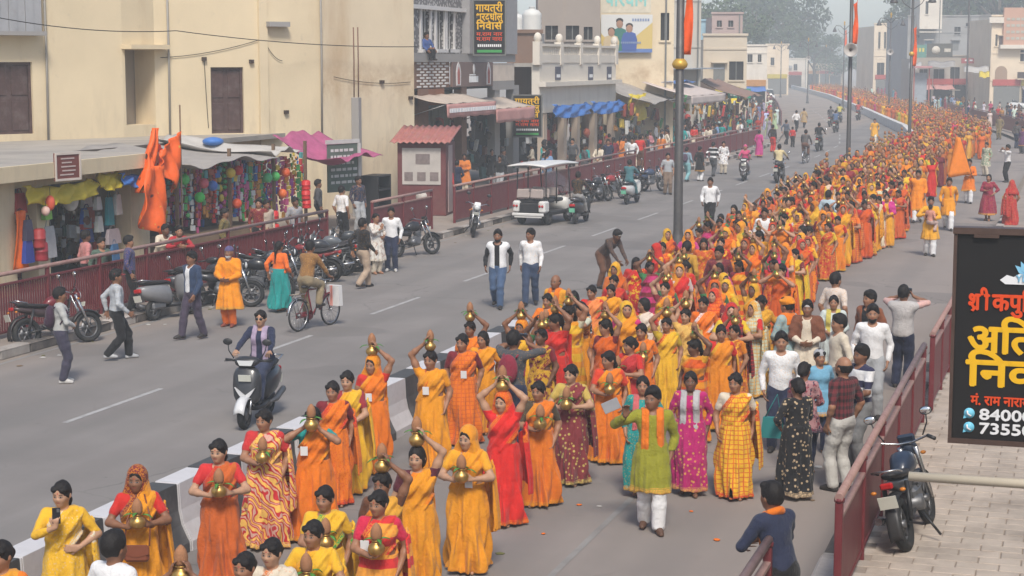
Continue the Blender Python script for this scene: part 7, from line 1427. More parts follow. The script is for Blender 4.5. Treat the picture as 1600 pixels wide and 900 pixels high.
o, J = person(('hero', 'cam_back'), .0125, POSES['camera'], dict(fem=False, kind='shirt', hair='short', bag=True, shoes=True, sleeve=1.2), hpos(803, 518, 1.68), 170, 1.68, 'person in dark grey shirt with maroon backpack photographing the procession', None, dict(c1=DG_, c3=NV_, c4=(.22, .02, .04)), 2)
sari('person in vivid red sari under an orange head drape, pot on head', 786, 612, 'head2', (.62, .02, .015), OR_, (.62, .02, .02), 5, 1.58, 'side', True, skin=3)
o, J = sari('person in flowing golden yellow sari with long black hair and white card', 731, 668, 'chest', YO_, (.72, .27, .02), (.72, .33, .02), 5, 1.55, 'side', True, hair='long', skin=3, w=1.05); card(o, J, .05, 1.02)
sari('person in orange sari with wine blouse, pot on head, left arm raised, bottom centre', 652, 697, 'headL', YO_, OR_, (.10, .02, .03), 18, 1.55, 'back', hair='bob', skin=3, hyaw=-15)
sari('person in brown blouse with pot on head between two nearer women', 598, 738, 'headL', (.62, .3, .03), OR_, (.13, .05, .025), 10, 1.52, 'back', hair='bun', sleeve=1.4, skin=2)
sari('person in yellow sari with green woven shoulder border at the bottom', 508, 760, 'hold', YE_, (.06, .3, .06), YE_, 15, 1.5, 'side', skin=1, pat='plain')
o, J = sari('person in orange striped sari with red edge and white card, bottom centre', 592, 767, 'hold', (.74, .30, .04), (.6, .03, .03), (.55, .02, .06), 8, 1.52, 'side', pat='stripe', skin=1); card(o, J, -.1, 1.1)
sari('person in bright yellow sari at the bottom, pot beside face', 490, 814, 'chest', YE_, YO_, YE_, 10, 1.5, 'side', skin=1)
sari('person in pale sari with red forehead mark at the bottom edge', 425, 842, 'chest', CRM, OR_, CRM, 10, 1.5, 'side', skin=3)
sari('person whose dark hair just rises over the bottom edge', 383, 864, 'down', OR_, YO_, OR_, 10, 1.5, 'back', skin=1, p=False)
sari('person below the bottom edge raising a brass pot with both arms', 285, 912, 'head2', RE_, YO_, RE_, 10, 1.5, 'side', skin=2, lv=0)
sari('person in ochre sari cut off by the lower left corner', 2, 846, 'down', (.66, .28, .02), OR_, OR_, 10, 1.55, 'side', skin=1, p=False)
sari('person in dark orange sari with black sleeves carrying a pot low', 842, 596, 'hold', (.66, .16, .012), YO_, (.07, .05, .03), 12, 1.54, 'back', hair='bun', sleeve=1.1, skin=1, hyaw=-20)
sari('person in maroon and gold sari with teal border holding a leafed pot', 893, 570, 'chest', (.20, .03, .035), (.48, .36, .10), (.5, .35, .08), 3, 1.55, 'side', pat='dots', hair='bun', skin=3)
sari('person in orange sari looking left, left of the green kurta', 952, 549, 'hold', OR_, YO_, (.6, .05, .02), 8, 1.53, 'side', hair='tail', skin=1, hyaw=-40)
sari('person in red blouse and orange border sari turned sideways holding a pot', 985, 527, 'chest', (.45, .03, .03), OR_, RE_, -25, 1.53, 'back', hair='bun', skin=1, hyaw=-15)
o, J = sari('person in plain orange sari with white card and brass pot, mid procession', 1003, 506, 'hold', OR_, OR_, OR_, 10, 1.52, 'back', hair='bun', skin=1); card(o, J, 0, 1.05)
sari('person in orange sari with pale embroidery holding a pot, left of black check dress', 856, 459, 'chest', OR_, CRM, OR_, 10, 1.54, 'back', skin=1)
sari('person in black and white checked skirt with yellow black drape', 897, 455, 'chest', (.02, .02, .022), (.6, .6, .58), BK_, 12, 1.54, 'side', pat='dots', hair='long', skin=3)
sari('person in salmon orange sari right of the black checked skirt', 925, 446, 'down', (.72, .22, .06), RE_, RE_, 5, 1.54, 'back', skin=1, p=False)
sari('person in deep red and orange sari behind the salmon sari', 960, 430, 'down', (.50, .04, .02), OR_, (.45, .02, .02), 5, 1.54, 'back', skin=1, p=False)
sari('person in golden floral kurta lifting a pot with the right arm', 1072, 482, 'headR', (.66, .40, .10), (.5, .25, .05), (.66, .4, .1), 10, 1.52, 'side', pat='floral', sleeve=1.4, hair='tail', skin=3)
sari('person in glossy orange sari with white flowers on the border', 1100, 464, 'down', (.78, .17, .01), WH_, (.7, .14, .01), 5, 1.55, 'side', hair='bun', skin=1, p=False)
sari('person in yellow kurta raising an arm behind the golden floral kurta', 1042, 496, 'headR', YE_, RE_, (.45, .30, .02), 15, 1.48, 'back', skin=1)
sari('person in black edged ochre sari near the turbaned man', 1190, 462, 'down', (.62, .30, .02), BK_, (.55, .25, .02), -10, 1.52, 'side', skin=4, p=False)
# men and women walking beside the procession
def man(lab, pos, kind='shirt', pose='stand', cols=None, face=0, h=1.68, skin=1, vx=.014, zoff=0, hyaw=0, group=None, **O):
    po = dict(POSES[pose]) if isinstance(pose, str) else dict(pose); po['hyaw'] = hyaw; kw = dict(fem=False, kind=kind, hair='short', shoes=True); kw.update(O)
    loc = hpos(pos[1], pos[2], h, zoff) if pos[0] == 'h' else (Vector((*g(pos[1], pos[2], zoff).xy, zoff)) if pos[0] == 'f' else Vector(pos))
    return person(('m', lab), vx, po, kw, loc, face, h, lab, group, cols, skin, hair=O.get('haircol', BLK), shoe=O.get('shoecol', (.03, .025, .022)))
WALK, WALK2 = pose_walk(.2), pose_walk(-.2, hl=(.225, -.13, .85), hr=(-.225, .12, .84))
gw = dict(POSES['wave']); gw.update(hr=(-.30, -.22, 1.33), dr=(0, -.3, 1))
o, J = man('person in olive green kurta and white trousers waving, orange scarf', ('f', 1018, 828), 'kurtam', gw, dict(c1=OLV, c3=WH_, c4=OR_), 15, 1.68, 2, .0125, scarf='stole', hyaw=-25, belly=1.1, shoecol=(.1, .05, .03))
bd_ = empty('clapper_board', o.matrix_world @ Vector((0, 0, 0)) + o.location + Vector((-.42, -.3, 1.5)), R(10), 'small grey board held up by the person in olive kurta', 'board'); mb = MB(); mb.box((0, 0, 0), (.2, .02, .13), (0, R(-25), 0), bev=.004); mb.obj('board', GY := M_('board_grey', (.3, .3, .31), .6), bd_)
def lady(lab, pos, kind='kurtaw', pose='down', cols=None, face=0, h=1.55, skin=1, vx=.014, zoff=0, hyaw=0, group=None, **O):
    kw = dict(fem=True, kind=kind, hair='bun'); kw.update(O); po = dict(POSES[pose]) if isinstance(pose, str) else dict(pose); po['hyaw'] = hyaw
    loc = hpos(pos[1], pos[2], h, zoff) if pos[0] == 'h' else (Vector((*g(pos[1], pos[2], zoff).xy, zoff)) if pos[0] == 'f' else Vector(pos))
    return person(('l', lab), vx, po, kw, loc, face, h, lab, group, cols, skin)
lady('person in magenta kurta with gold dots and pale grey scarf', ('f', 1077, 772), 'dress', 'down', dict(c1=(.42, .015, .13), c2=(.6, .3, .08), c4=(.42, .40, .40)), 8, 1.56, 4, .0125, pat='dots', scarf='stole', hem=.08, flare=.05, sleeve=1.7)
sari('person in yellow checked sari with red border, walking alone on the right', 1150, 583, 'down', YE_, (.55, .05, .02), CRM, 5, 1.57, 'side', pat='check', skin=1, p=False)
lady('person in teal dress half hidden behind the olive kurta', ('f', 1003, 775), 'dress', 'down', dict(c1=TE_, c4=(.55, .12, .12)), 10, 1.52, 1, .0135, hem=.1, scarf='stole')
for lab, u, v, h, face, cols, kw in [('person in maroon shirt walking inside the procession', 1124, 386, 1.7, 15, dict(c1=(.15, .02, .03), c3=DG_), dict(hyaw=-30)), ('person in mustard shirt with dark backpack inside the procession', 1074, 378, 1.7, 160, dict(c1=(.5, .26, .03), c3=DG_, c4=(.06, .05, .05)), dict(bag=True)), ('person in pale blue shirt inside the procession', 1295, 298, 1.7, 165, dict(c1=(.4, .5, .55), c3=NV_), {}), ('person in white kurta at the middle of the procession', 1195, 326, 1.68, 0, dict(c1=WH_, c3=WH_), {}), ('person in ochre kurta with orange stole leaning out at the left edge', 868, 430, 1.62, -15, dict(c1=(.7, .3, .02), c3=WH_, c4=OR_), dict(scarf='stole', hair='bald'))]:
    man(lab, ('h', u, v), 'shirt', 'stand', cols, face, h, 2, .016, **kw)
# watchers at the right railing
man('person in white lettered sweater and glasses standing at the edge of the procession', ('h', 1221, 520), 'shirt', 'stand', dict(c1=WH_, c3=NV_), 10, 1.68, 1, .013, belly=1.15)
man('person in orange turban and orange scarf with grey waistcoat seen from the side', ('h', 1230, 466), 'kurtam', 'clasp', dict(c1=(.3, .42, .42), c3=WH_, c4=OR_, c5=(.75, .25, .01)), -115, 1.66, 1, .014, hat='turban', scarf='stole', vest=True)
man('person in brown shawl with white head cloth and folded hands', ('h', 1262, 470), 'kurtam', 'clasp', dict(c1=CRM, c3=CRM, c4=(.17, .06, .03), c5=(.5, .48, .46)), 5, 1.64, 2, .014, hat='beanie', scarf='wrap')
man('person in white tee shirt and brown trousers with back to the railing', ('h', 1306, 427), 'shirt', 'stand', dict(c1=(.66, .56, .48), c3=(.15, .12, .1)), 150, 1.7, 1, .014, sleeve=.8)
lady('person in pale shawl and glasses behind the beige sweater', ('h', 1303, 462), 'kurtaw', 'clasp', dict(c1=(.5, .55, .52), c3=CRM, c4=(.55, .45, .1)), 5, 1.54, 1, scarf='stole')
man('person in black shirt with brown jacket next to the white shirt', ('h', 1359, 455), 'shirt', 'stand', dict(c1=BK_, c3=DG_, c2=(.22, .07, .03)), -30, 1.7, 1, .014, jacket=True, hyaw=-15)
man('person in loose white shirt with black beard beside the railing', ('h', 1364, 477), 'shirt', 'stand', dict(c1=WH_, c3=GY_), 5, 1.75, 1, .013, beard=True, hem=.66)
man('person in cream sweater with thick dark hair looking left', ('h', 1311, 492), 'shirt', 'stand', dict(c1=CRM, c3=(.2, .19, .18)), -60, 1.72, 1, .013)
cm = dict(POSES['camera']); o, J = man('person in grey waistcoat over pink shirt photographing, back to the viewer', ('f', 1408, 606), 'shirt', cm, dict(c1=(.6, .36, .32), c2=(.46, .43, .41), c3=NV_), 170, 1.72, 2, .013, vest=True, zoff=.0)
def camera_thing(o, J, lab):
    M4 = Matrix.Translation(o.location) @ o.rotation_euler.to_matrix().to_4x4() @ Matrix.Diagonal((*o.scale, 1)); p = M4 @ Vector((J['hand'][1] + J['hand'][-1]) / 2 + Vector((0, -.03, .08))); e = empty('photo_camera', p, o.rotation_euler.z, lab, 'camera'); mb = MB(); mb.box((0, 0, 0), (.14, .06, .09), bev=.012); mb.obj('body', PH, e); mb = MB(); mb.lathe([(0, 0), (.035, 0), (.038, .09), (0, .09)], (0, -.03, 0), 12, axis='y', rot=(0, 0, math.pi)); mb.obj('lens', PH, e)
camera_thing(o, J, 'black camera raised by the person in grey waistcoat'); camera_thing(*[(bpy.data.objects[[q.name for q in bpy.data.objects if q.get('label', '').startswith('person in dark grey shirt with maroon')][0]], TPL[(('hero', 'cam_back'), .0125)][2])][0], 'black camera raised by the person with maroon backpack')
man('person in white polo shirt with navy and red bands', ('h', 1346, 540), 'shirt', 'clasp', dict(c1=WH_, c2=(.03, .03, .07), c3=(.2, .2, .2)), -45, 1.68, 2, .013, pat='stripe', sleeve=.85, belly=1.2)
man('person in dark red plaid shirt with shaved head and beard', ('h', 1318, 558), 'shirt', 'stand', dict(c1=(.15, .025, .03), c2=BK_, c3=(.5, .48, .44)), -125, 1.72, 1, .013, pat='plaid', hair='bald', beard=True, sleeve=.9, hem=.72)
lady('person in pink floral top with grey trousers turned away', ('h', 1257, 566), 'kurtaw', 'clasp', dict(c1=(.42, .22, .22), c2=(.25, .04, .06), c3=NV_), 165, 1.5, 2, .013, pat='floral', hem=.62, hair='bun')
o, J = lady('person in long black dotted dress with hair bun, teal bag', ('f', 1243, 778), 'dress', 'one_up', dict(c1=BK_, c2=(.45, .33, .2)), -140, 1.52, 2, .0125, pat='dots', hem=.06, hair='bun')
hb = empty('shoulder_bag', o.location + Vector((-.3, .0, .75)), 0, 'teal cloth bag at the side of the black dotted dress', 'bag'); mb = MB(); mb.prism([(-.15, 0), (.15, 0), (.12, .26), (-.12, .26)], -.04, .04); mb.obj('pouch', M_('teal_cloth', (.02, .19, .19), .7, var=.2), hb); mb = MB(); mb.tube([(-.1, 0, .25), (.05, 0, .55), (.1, 0, .25)], .01, 5); mb.obj('strap', M_('teal_cloth'), hb)
lady('small person in grey cap and light blue top among the watchers', ('h', 1281, 546), 'kurtaw', 'down', dict(c1=(.16, .36, .5), c3=NV_, c5=(.36, .36, .37)), 30, 1.45, 1, hat='beanie', hem=.6)
lp = dict(lean=14, pel=(0, .05, .85), headup=True, hyaw=12, hl=(.13, -.30, 1.0), hle=(1, .4, -.5), dl=(-1, -.3, 0), hr=(-.1, -.32, 1.02), hre=(-1, .4, -.5), dr=(1, -.3, 0), fl=(.1, .12, .075), fr=(-.1, .05, .075))
p = g(1232, 905, .8); man('person in navy jacket with orange scarf standing at the near railing end', ('h', 1216, 754), 'shirt', lp, dict(c1=NV_, c2=NV_, c3=BK_, c4=OR_), -128, 1.66, 2, .0125, scarf='loop')
# left pavement and carriageway
o, J = man('person in grey hooded top with dark backpack standing by the red motorcycle', ('f', 98, 598), 'shirt', 'clasp', dict(c1=(.42, .42, .40), c3=(.05, .045, .07), c4=(.045, .02, .04)), 125, 1.62, 2, bag=True, shoecol=(.5, .48, .45))
man('person in grey sweatshirt and maroon cap walking right', ('f', 185, 562), 'shirt', WALK, dict(c1=(.40, .42, .44), c3=BK_, c5=(.2, .02, .02)), 130, 1.68, 2, hat='cap', shoecol=(.4, .4, .4))
man('person in navy blazer and white shirt striding along the kerb', ('f', 302, 530), 'shirt', WALK2, dict(c1=WH_, c2=(.03, .05, .10), c3=(.06, .045, .07)), -25, 1.7, 2, jacket=True)
man('person in orange robe with purple cap and white beard', ('f', 360, 510), 'kurtam', 'clasp', dict(c1=(.78, .26, .01), c3=(.72, .14, .01), c5=(.10, .08, .18)), 0, 1.66, 2, hat='beanie', beard=True, haircol=(.5, .48, .46), hem=.36, flare=.1, hair=None, scarf='wrap', shoecol=(.2, .05, .03)).__class__
bpy.data.objects[[q.name for q in bpy.data.objects if q.get('label', '').startswith('person in orange robe with purple')][0]].children[2].color = (.78, .26, .01, 1)
lady('person in orange jacket and teal skirt walking beside the bicycle', ('f', 438, 487), 'skirtset', pose_walk(.14), dict(c1=(.78, .15, .02), c3=TE_, c4=(.4, .02, .04)), 165, 1.56, 2, hair='tail', sleeve=1.6)
man('person in black jacket and beige trousers walking along the left lane', ('f', 568, 450), 'shirt', WALK, dict(c1=BK_, c3=(.42, .31, .22)), 150, 1.7, 1)
lady('person in white floral kurta beside the parked bikes', ('f', 588, 428), 'kurtaw', 'phone', dict(c1=(.62, .58, .52), c2=(.4, .3, .25), c3=CRM), 60, 1.56, 1, pat='floral', hem=.35)
man('person in white shirt and navy trousers beside the floral kurta', ('f', 612, 424), 'shirt', 'stand', dict(c1=WH_, c3=NV_), 15, 1.66, 2, shoecol=(.5, .48, .45))
man('person in white waistcoat over black shirt, bearded, in blue jeans', ('f', 778, 481), 'shirt', WALK, dict(c1=BK_, c2=WH_, c3=JEAN), 8, 1.76, 2, .0135, vest=True, beard=True)
man('person in white sweater and jeans walking beside the white waistcoat', ('f', 829, 478), 'shirt', WALK2, dict(c1=WH_, c3=(.04, .06, .11)), 8, 1.7, 2, .0135, hyaw=-35)
man('person in white overshirt and black trousers walking in the left lane', ('h', 1110, 277), 'shirt', WALK, dict(c1=WH_, c2=WH_, c3=BK_), 5, 1.72, 2, .017, jacket=True)
man('person in dark brown shirt with white head cloth bending forward at the median', (-10.7, 41.5, 0), 'shirt', 'bend', dict(c1=(.07, .045, .04), c3=BRW, c5=(.6, .58, .52)), 60, 1.68, 4, .016, hat='beanie')
PT = .17
for lab, u, v, h, face, cols, kw in [
    ('person in cream shirt leaning on the left railing below the orange flags', 252, 346, 1.6, 60, dict(c1=CRM, c3=BRW), dict(pose='lean')), ('person in red shirt leaning on the left railing beside the cream shirt', 277, 348, 1.58, 40, dict(c1=(.4, .02, .03), c3=BK_), dict(pose='lean')),
    ('person in olive jacket behind the railing before the toy stall', 351, 326, 1.62, 100, dict(c1=(.14, .11, .04), c3=BK_), {}), ('person in maroon shirt near the end of the long railing', 404, 311, 1.64, 20, dict(c1=MA_, c3=BK_), {}), ('person in beige kurta beside the maroon shirt at the stall', 416, 313, 1.6, 60, dict(c1=(.45, .36, .28), c3=BE_), {}),
    ('person in grey tee shirt seated near the railing end', 461, 309, 1.6, 60, dict(c1=(.30, .30, .32), c3=DG_), dict(sleeve=.9)), ('person in dark plaid scarf under the pink tarpaulin', 497, 281, 1.66, 120, dict(c1=DG_, c3=BK_), {}), ('person in plain white half sleeved shirt on the pavement', 534, 291, 1.68, 160, dict(c1=WH_, c3=BK_), dict(sleeve=.9)),
    ('person in black shirt and grey trousers left of the maroon kiosk', 560, 276, 1.72, 60, dict(c1=NV_, c3=GY_), {}), ('person in bright red shirt between the kiosk and the railing', 699, 257, 1.7, 165, dict(c1=(.55, .03, .03), c3=(.12, .13, .14)), {}), ('person in pink shirt in front of the cream shop', 134, 361, 1.6, 140, dict(c1=(.5, .2, .19), c3=BK_), {}), ('person in dark blue shirt at the shop pillar', 201, 369, 1.6, 120, dict(c1=(.05, .05, .14), c3=BK_), {}),
    ('person in green checked shirt deep in the cream shop', 158, 372, 1.55, 60, dict(c1=(.08, .12, .09), c3=BK_), {}), ('person in blue kurta at the guest house shop', 757, 207, 1.6, 150, dict(c1=(.09, .16, .34), c3=(.09, .16, .34)), {}), ('person in dark coat at the guest house steps', 735, 205, 1.62, 60, dict(c1=DG_, c3=BK_), {}), ('person in white top among the guest house shoppers', 790, 205, 1.6, 90, dict(c1=WH_, c3=NV_), {}), ('person in maroon top right of the white top at the shops', 802, 208, 1.58, 30, dict(c1=MA_, c3=BK_), {})]:
    pose = kw.pop('pose', 'stand'); man(lab, ('h', u, v), 'shirt', pose, cols, face, h, random.choice([1, 2, 4]), .018, PT, **kw)
p = ond(700, 92, 71); man('person in blue shirt sitting on the guest house ledge', (XF + .15, p.y, fz(700, 92) + .05 - .35), 'shirt', dict(pel=(0, 0, .55), fl=(.1, -.32, .3), fr=(-.1, -.34, .3), hl=(.2, -.3, .6), hr=(-.2, -.3, .6), headup=True), dict(c1=(.05, .09, .25), c3=BK_), 60, 1.65, 2, .018)
# vehicles with riders
def ride(veh, lab, pose, cols, h=1.62, skin=2, vx=.016, **O):
    kw = dict(fem=False, kind='shirt', hair='short', shoes=True, sleeve=1.6); kw.update(O); o, J = person(('r', lab), vx, pose, kw, veh.location, math.degrees(veh.rotation_euler.z), h, lab, None, cols, skin); return o
def gxy(u, v): p = g(u, v); return (p.x, p.y, 0)
s1 = scooter(gxy(402, 658), R(8), (.035, .036, .04), 'black and white scooter ridden towards the viewer in the left lane', 0, 'scooters on the road', col2=(.03, .03, .032))
for c_ in s1.children:
    if c_.name.startswith('apron_trim') or c_.name.startswith('front_mudguard'): c_.color = (.6, .6, .6, 1)
o = ride(s1, 'person in dark jacket with lilac scarf and sunglasses riding the near scooter', dict(SIT_SCOOT), dict(c1=NV_, c3=(.04, .05, .09), c4=(.36, .28, .38)), 1.58, 3, .0125, fem=True, hair='bun', scarf='stole', sleeve=1.9); JJ = TPL[(('r', 'person in dark jacket with lilac scarf and sunglasses riding the near scooter'), .0125)][2]
mb = MB()
for s in (-1, 1): mb.ell(JJ['hc'] + JJ['Rh'] @ np.array([s * .03, -.098, .0]), (.026, .012, .02), 10, 6)
mb.tube([JJ['hc'] + np.array([-.075, -.02, .005]), JJ['hc'] + np.array([-.05, -.09, .005])], .005, 4); mb.tube([JJ['hc'] + np.array([.075, -.02, .005]), JJ['hc'] + np.array([.05, -.09, .005])], .005, 4); mb.obj('sunglasses', PH, o)
motorcycle(gxy(92, 540), R(150), (.14, .012, .016), 'dark red and black motorcycle parked at the kerb beside the hooded person', 10, col2=(.05, .03, .03)); scooter(gxy(272, 496), R(165), (.20, .20, .205), 'grey scooter parked at the kerb behind the navy blazer', 10, 'parked scooters'); scooter(gxy(318, 478), R(160), (.05, .05, .06), 'dark scooter parked right of the grey scooter', 9, 'parked scooters')
motorcycle(gxy(398, 470), R(100), (.02, .02, .022), 'black motorcycle parked behind the orange robe'); motorcycle(gxy(425, 455), R(115), (.035, .035, .04), 'dark motorcycle parked left of the teal skirt', 9); motorcycle(gxy(520, 425), R(-70), (.12, .13, .14), 'grey faired motorcycle behind the cyclist', 10, col2=(.2, .21, .22)); motorcycle(gxy(478, 440), R(-80), (.25, .03, .03), 'red trimmed motorcycle behind the brown shirted cyclist', 9); motorcycle(gxy(548, 416), R(-60), (.05, .055, .06), 'dark grey motorcycle beside the beige trousers', 9)
motorcycle(gxy(346, 480), R(110), (.03, .03, .034), 'black motorcycle parked left of the orange robe', 9); motorcycle(gxy(450, 447), R(120), (.02, .022, .03), 'black motorcycle parked right of the teal skirt', 8); motorcycle(gxy(500, 432), R(-60), (.04, .04, .045), 'black motorcycle parked just before the grey faired one', 9); motorcycle(gxy(648, 400), R(150), (.025, .025, .028), 'black motorcycle parked by the short railing panel', 8); motorcycle(gxy(738, 368), R(20), (.60, .60, .60), 'white motorcycle parked in front of the railing left of the cart', 9)
for i, (u, v, rz, c, l) in enumerate([(936, 316, 160, (.03, .03, .035), 'black motorcycle first right of the cart'), (956, 312, 150, (.3, .03, .03), 'red motorcycle second right of the cart'), (1016, 300, 140, (.05, .07, .12), 'blue black motorcycle left of the tall lamp post'), (990, 300, 150, (.04, .04, .04), 'black motorcycle behind the green dressed rider')]): motorcycle(gxy(u, v), R(rz), c, l, 8)
ck = cart(gxy(851, 348), R(172), 'white electric passenger cart with flat roof parked at the left kerb'); 
s2 = scooter(gxy(907, 348), R(178), (.03, .03, .03), 'black scooter with green plate stopped beside the cart', 0, 'scooters on the road', True); ride(s2, 'person in black jacket sitting on the scooter beside the cart', SIT_SCOOT, dict(c1=BK_, c3=(.3, .29, .28)), 1.66)
s3 = scooter(gxy(987, 318), R(175), (.55, .55, .53), 'white scooter with green plate near the parked motorcycles', 0, 'scooters on the road', True); ride(s3, 'person in teal kurta sitting on the white scooter', SIT_SCOOT, dict(c1=(.06, .16, .18), c3=(.06, .16, .18)), 1.62)
s4 = scooter(gxy(1163, 282), R(5), (.06, .05, .05), 'scooter coming along the left lane with riders in pink', 0); ride(s4, 'person in pink head cloth riding the oncoming scooter', SIT_SCOOT, dict(c1=(.5, .06, .16), c3=(.4, .3, .3), c5=(.6, .1, .22)), 1.56, 1, .018, hat='scarfhead', fem=True, hair=None)
s5 = motorcycle(gxy(1218, 285), R(178), (.04, .04, .045), 'motorcycle riding away beside the procession', 0, 'motorcycles on the road'); ride(s5, 'person in pale yellow shirt riding away beside the procession', SIT_BIKE, dict(c1=(.6, .5, .28), c3=DG_), 1.66)
for u, v, rz, cl, l, rl in [(1280, 236, 178, BK_, 'motorcycle ridden away by a person in black near the bend', 'person in black riding a motorcycle near the bend'), (1306, 207, 178, (.08, .13, .24), 'motorcycle in the middle of the far left carriageway', 'person in blue riding in the middle of the far left carriageway'), (1298, 198, 178, DG_, 'motorcycle left of the far blue rider', 'person in grey riding left of the far blue rider'), (1341, 188, 178, (.4, .05, .05), 'motorcycle close to the far white median wall', 'person in red riding close to the far white median wall'), (1312, 192, 178, (.5, .45, .1), 'motorcycle furthest along the left carriageway', 'person in yellow riding furthest along the left carriageway')]:
    m_ = motorcycle(gxy(u, v), R(rz), (.03, .03, .03), l, 0, 'motorcycles on the road'); ride(m_, rl, SIT_BIKE, dict(c1=cl, c3=DG_), 1.66, 2, .026)
b1 = bicycle(gxy(492, 513), R(167), 'maroon bicycle ridden away in the left lane'); ride(b1, 'person in brown shirt riding the maroon bicycle', SIT_CYC, dict(c1=(.24, .12, .04), c3=(.26, .2, .12)), 1.66, 2, .0135)
hb = empty('carrier_bag', Vector(b1.location) + Vector((.22, .52, .42)), R(167), 'white carrier bag with red stripe hanging on the bicycle handlebar', 'bag'); mb = MB(); mb.prism([(-.17, 0), (.17, 0), (.15, .42), (-.15, .42)], -.06, .06); mb.obj('pouch', M_('bag_white', (.66, .64, .62), .6, var=.15), hb); mb = MB(); mb.box((.02, .063, .21), (.02, .006, .42)); mb.box((.06, .063, .21), (.012, .006, .42)); mb.box((.02, -.063, .21), (.02, .006, .42)); mb.obj('stripe', TRD, hb)
b2 = bicycle(gxy(1259, 255), R(176), 'bicycle ridden away left of the loudspeaker pole', (.05, .05, .06)); ride(b2, 'person in dark shirt riding a bicycle left of the loudspeaker pole', SIT_CYC, dict(c1=DG_, c3=BRW), 1.66, 2, .02)
motorcycle((-1.53, 20.0, .14), R(174), (.022, .034, .06), 'dusty blue black motorcycle leaning by the near right railing', 15, 'parked motorcycles', (.04, .04, .045))
# walkers in the far left lane and along the pavement
for lab, u, v, h, face, cols, kind, kw in [('person in grey tee shirt and brown trousers left of the tall lamp post', 1043, 304, 1.7, 20, dict(c1=GY_, c3=(.2, .14, .1)), 'shirt', dict(sleeve=.9)), ('person in blue kurta with dark backpack right of the tall lamp post', 1073, 284, 1.6, 160, dict(c1=(.2, .3, .36), c3=(.2, .4, .42), c4=(.08, .05, .08)), 'shirt', dict(bag=True)), ('person in black top and white skirt next to the dark backpack', 1093, 283, 1.58, 150, dict(c1=BK_, c3=WH_), 'kurtam', {}), ('person in black and white striped shirt in the left lane', 1114, 276, 1.66, 165, dict(c1=BK_, c2=WH_, c3=DG_), 'shirt', dict(pat='stripe')), ('person in white patterned dress right of the striped shirt', 1130, 272, 1.58, 20, dict(c1=WH_, c2=(.3, .25, .25), c3=CRM), 'kurtam', dict(pat='floral')), ('person in magenta sari at the far left kerb', 1186, 246, 1.55, 160, dict(c1=(.5, .03, .22), c3=(.5, .03, .22)), 'kurtam', dict(hem=.1)), ('person in black vest left of the far white shirts', 1207, 238, 1.66, 160, dict(c1=BK_, c3=RE_), 'shirt', {}), ('person in white shirt walking away by the far left kerb', 1244, 206, 1.7, 165, dict(c1=WH_, c3=BK_), 'shirt', {}), ('person in blue grey jacket by the far left kerb', 1228, 226, 1.66, 150, dict(c1=(.08, .1, .14), c3=BK_), 'shirt', {}), ('person in tan kurta by the far left kerb', 1256, 200, 1.66, 165, dict(c1=(.4, .28, .14), c3=BK_), 'kurtam', {}), ('person in ochre kurta standing at the far white median wall', 1366, 225, 1.7, 0, dict(c1=(.7, .35, .03), c3=(.65, .6, .5)), 'kurtam', {}), ('child in red shirt by the far left kerb', 1238, 230, 1.3, 165, dict(c1=RE_, c3=BK_), 'shirt', {})]:
    man(lab.replace('child', 'small person'), ('f', u, v), kind, WALK if random.random() < .6 else 'stand', cols, face, h, random.choice([1, 2]), .02, **kw)
# right side of the street
man('person in marigold kurta and white trousers right of the procession', ('f', 1481, 360), 'kurtam', WALK, dict(c1=YO_, c3=WH_, c4=OR_), 5, 1.72, 2, .016, scarf='loop', sleeve=1.85)
o, J = man('person in ochre kurta carrying a small child in arms', ('f', 1452, 400), 'kurtam', 'carry', dict(c1=(.72, .34, .02), c3=WH_), 10, 1.66, 2, .016)
ch = dict(pel=(0, 0, .86), fl=(.1, -.2, .45), fr=(-.1, -.2, .45), knee=(0, -1, .3), hl=(.14, -.15, 1.05), hr=(-.14, -.15, 1.05)); person(('m', 'child'), .02, ch, dict(fem=False, kind='shirt', hair='short', pat='pin'), o.location + Vector((.02, -.27, .48)), 150, .98, 'small person in pink striped shirt carried by the ochre kurta', None, dict(c1=(.6, .3, .22), c2=(.5, .1, .06), c3=(.5, .35, .3)), 1)
man('stout person in orange kurta leading the right flank', ('f', 1433, 348), 'kurtam', WALK2, dict(c1=(.78, .24, .012), c3=WH_), 0, 1.75, 2, .016, w=1.15, belly=1.2, hem=.4)
o, J = man('person in orange kurta carrying the large orange pennant', ('f', 1513, 318), 'kurtam', 'carry', dict(c1=OR_, c3=WH_), 0, 1.7, 2, .018)
fg = empty('orange_pennant', o.location + Vector((-.05, -.3, .2)), 0, 'large triangular orange pennant on a pole right of the procession', 'flag', None, .86); mb = MB(); mb.tube([(.25, 0, .9), (-.35, 0, 2.75)], .016, 6); mb.obj('pole', WOOD, fg); mb = MB()
def pf(a, b): ax, az = .18 - .53 * a, 1.12 + 1.6 * a; q = .9 * b * (1 - a * .8) * 1.0; return (ax - q * 1.15 + .0, .12 * math.sin(5 * b + 3 * a) * b, az + .05 * b - .25 * b * (1 - a))
mb.sheet(pf, 10, 10, .01); mb.obj('cloth', M_('pennant_orange', (.80, .22, .012), .65, var=.2, scale=4, bump=.4, bscale=9), fg)
lady('person in wine red kurta walking on the right with arm bent', ('f', 1543, 345), 'dress', 'one_up', dict(c1=(.24, .012, .045)), -10, 1.6, 1, .016, hem=.22, flare=.12, hair='bob')
sari('person in red sari at the right edge above the black signboard', 1581, 282, 'down', (.42, .025, .025), (.6, .4, .1), (.4, .02, .02), -150, 1.58, 'side', True, skin=1, p=False, vx=.017)
lady('person in ochre sari with magenta scarf at the right flank of the procession', ('f', 1384, 386), 'dress', 'clasp', dict(c1=(.68, .30, .015), c4=(.5, .03, .2)), 0, 1.58, 1, .016, hem=.06, flare=.06, scarf='wrap')
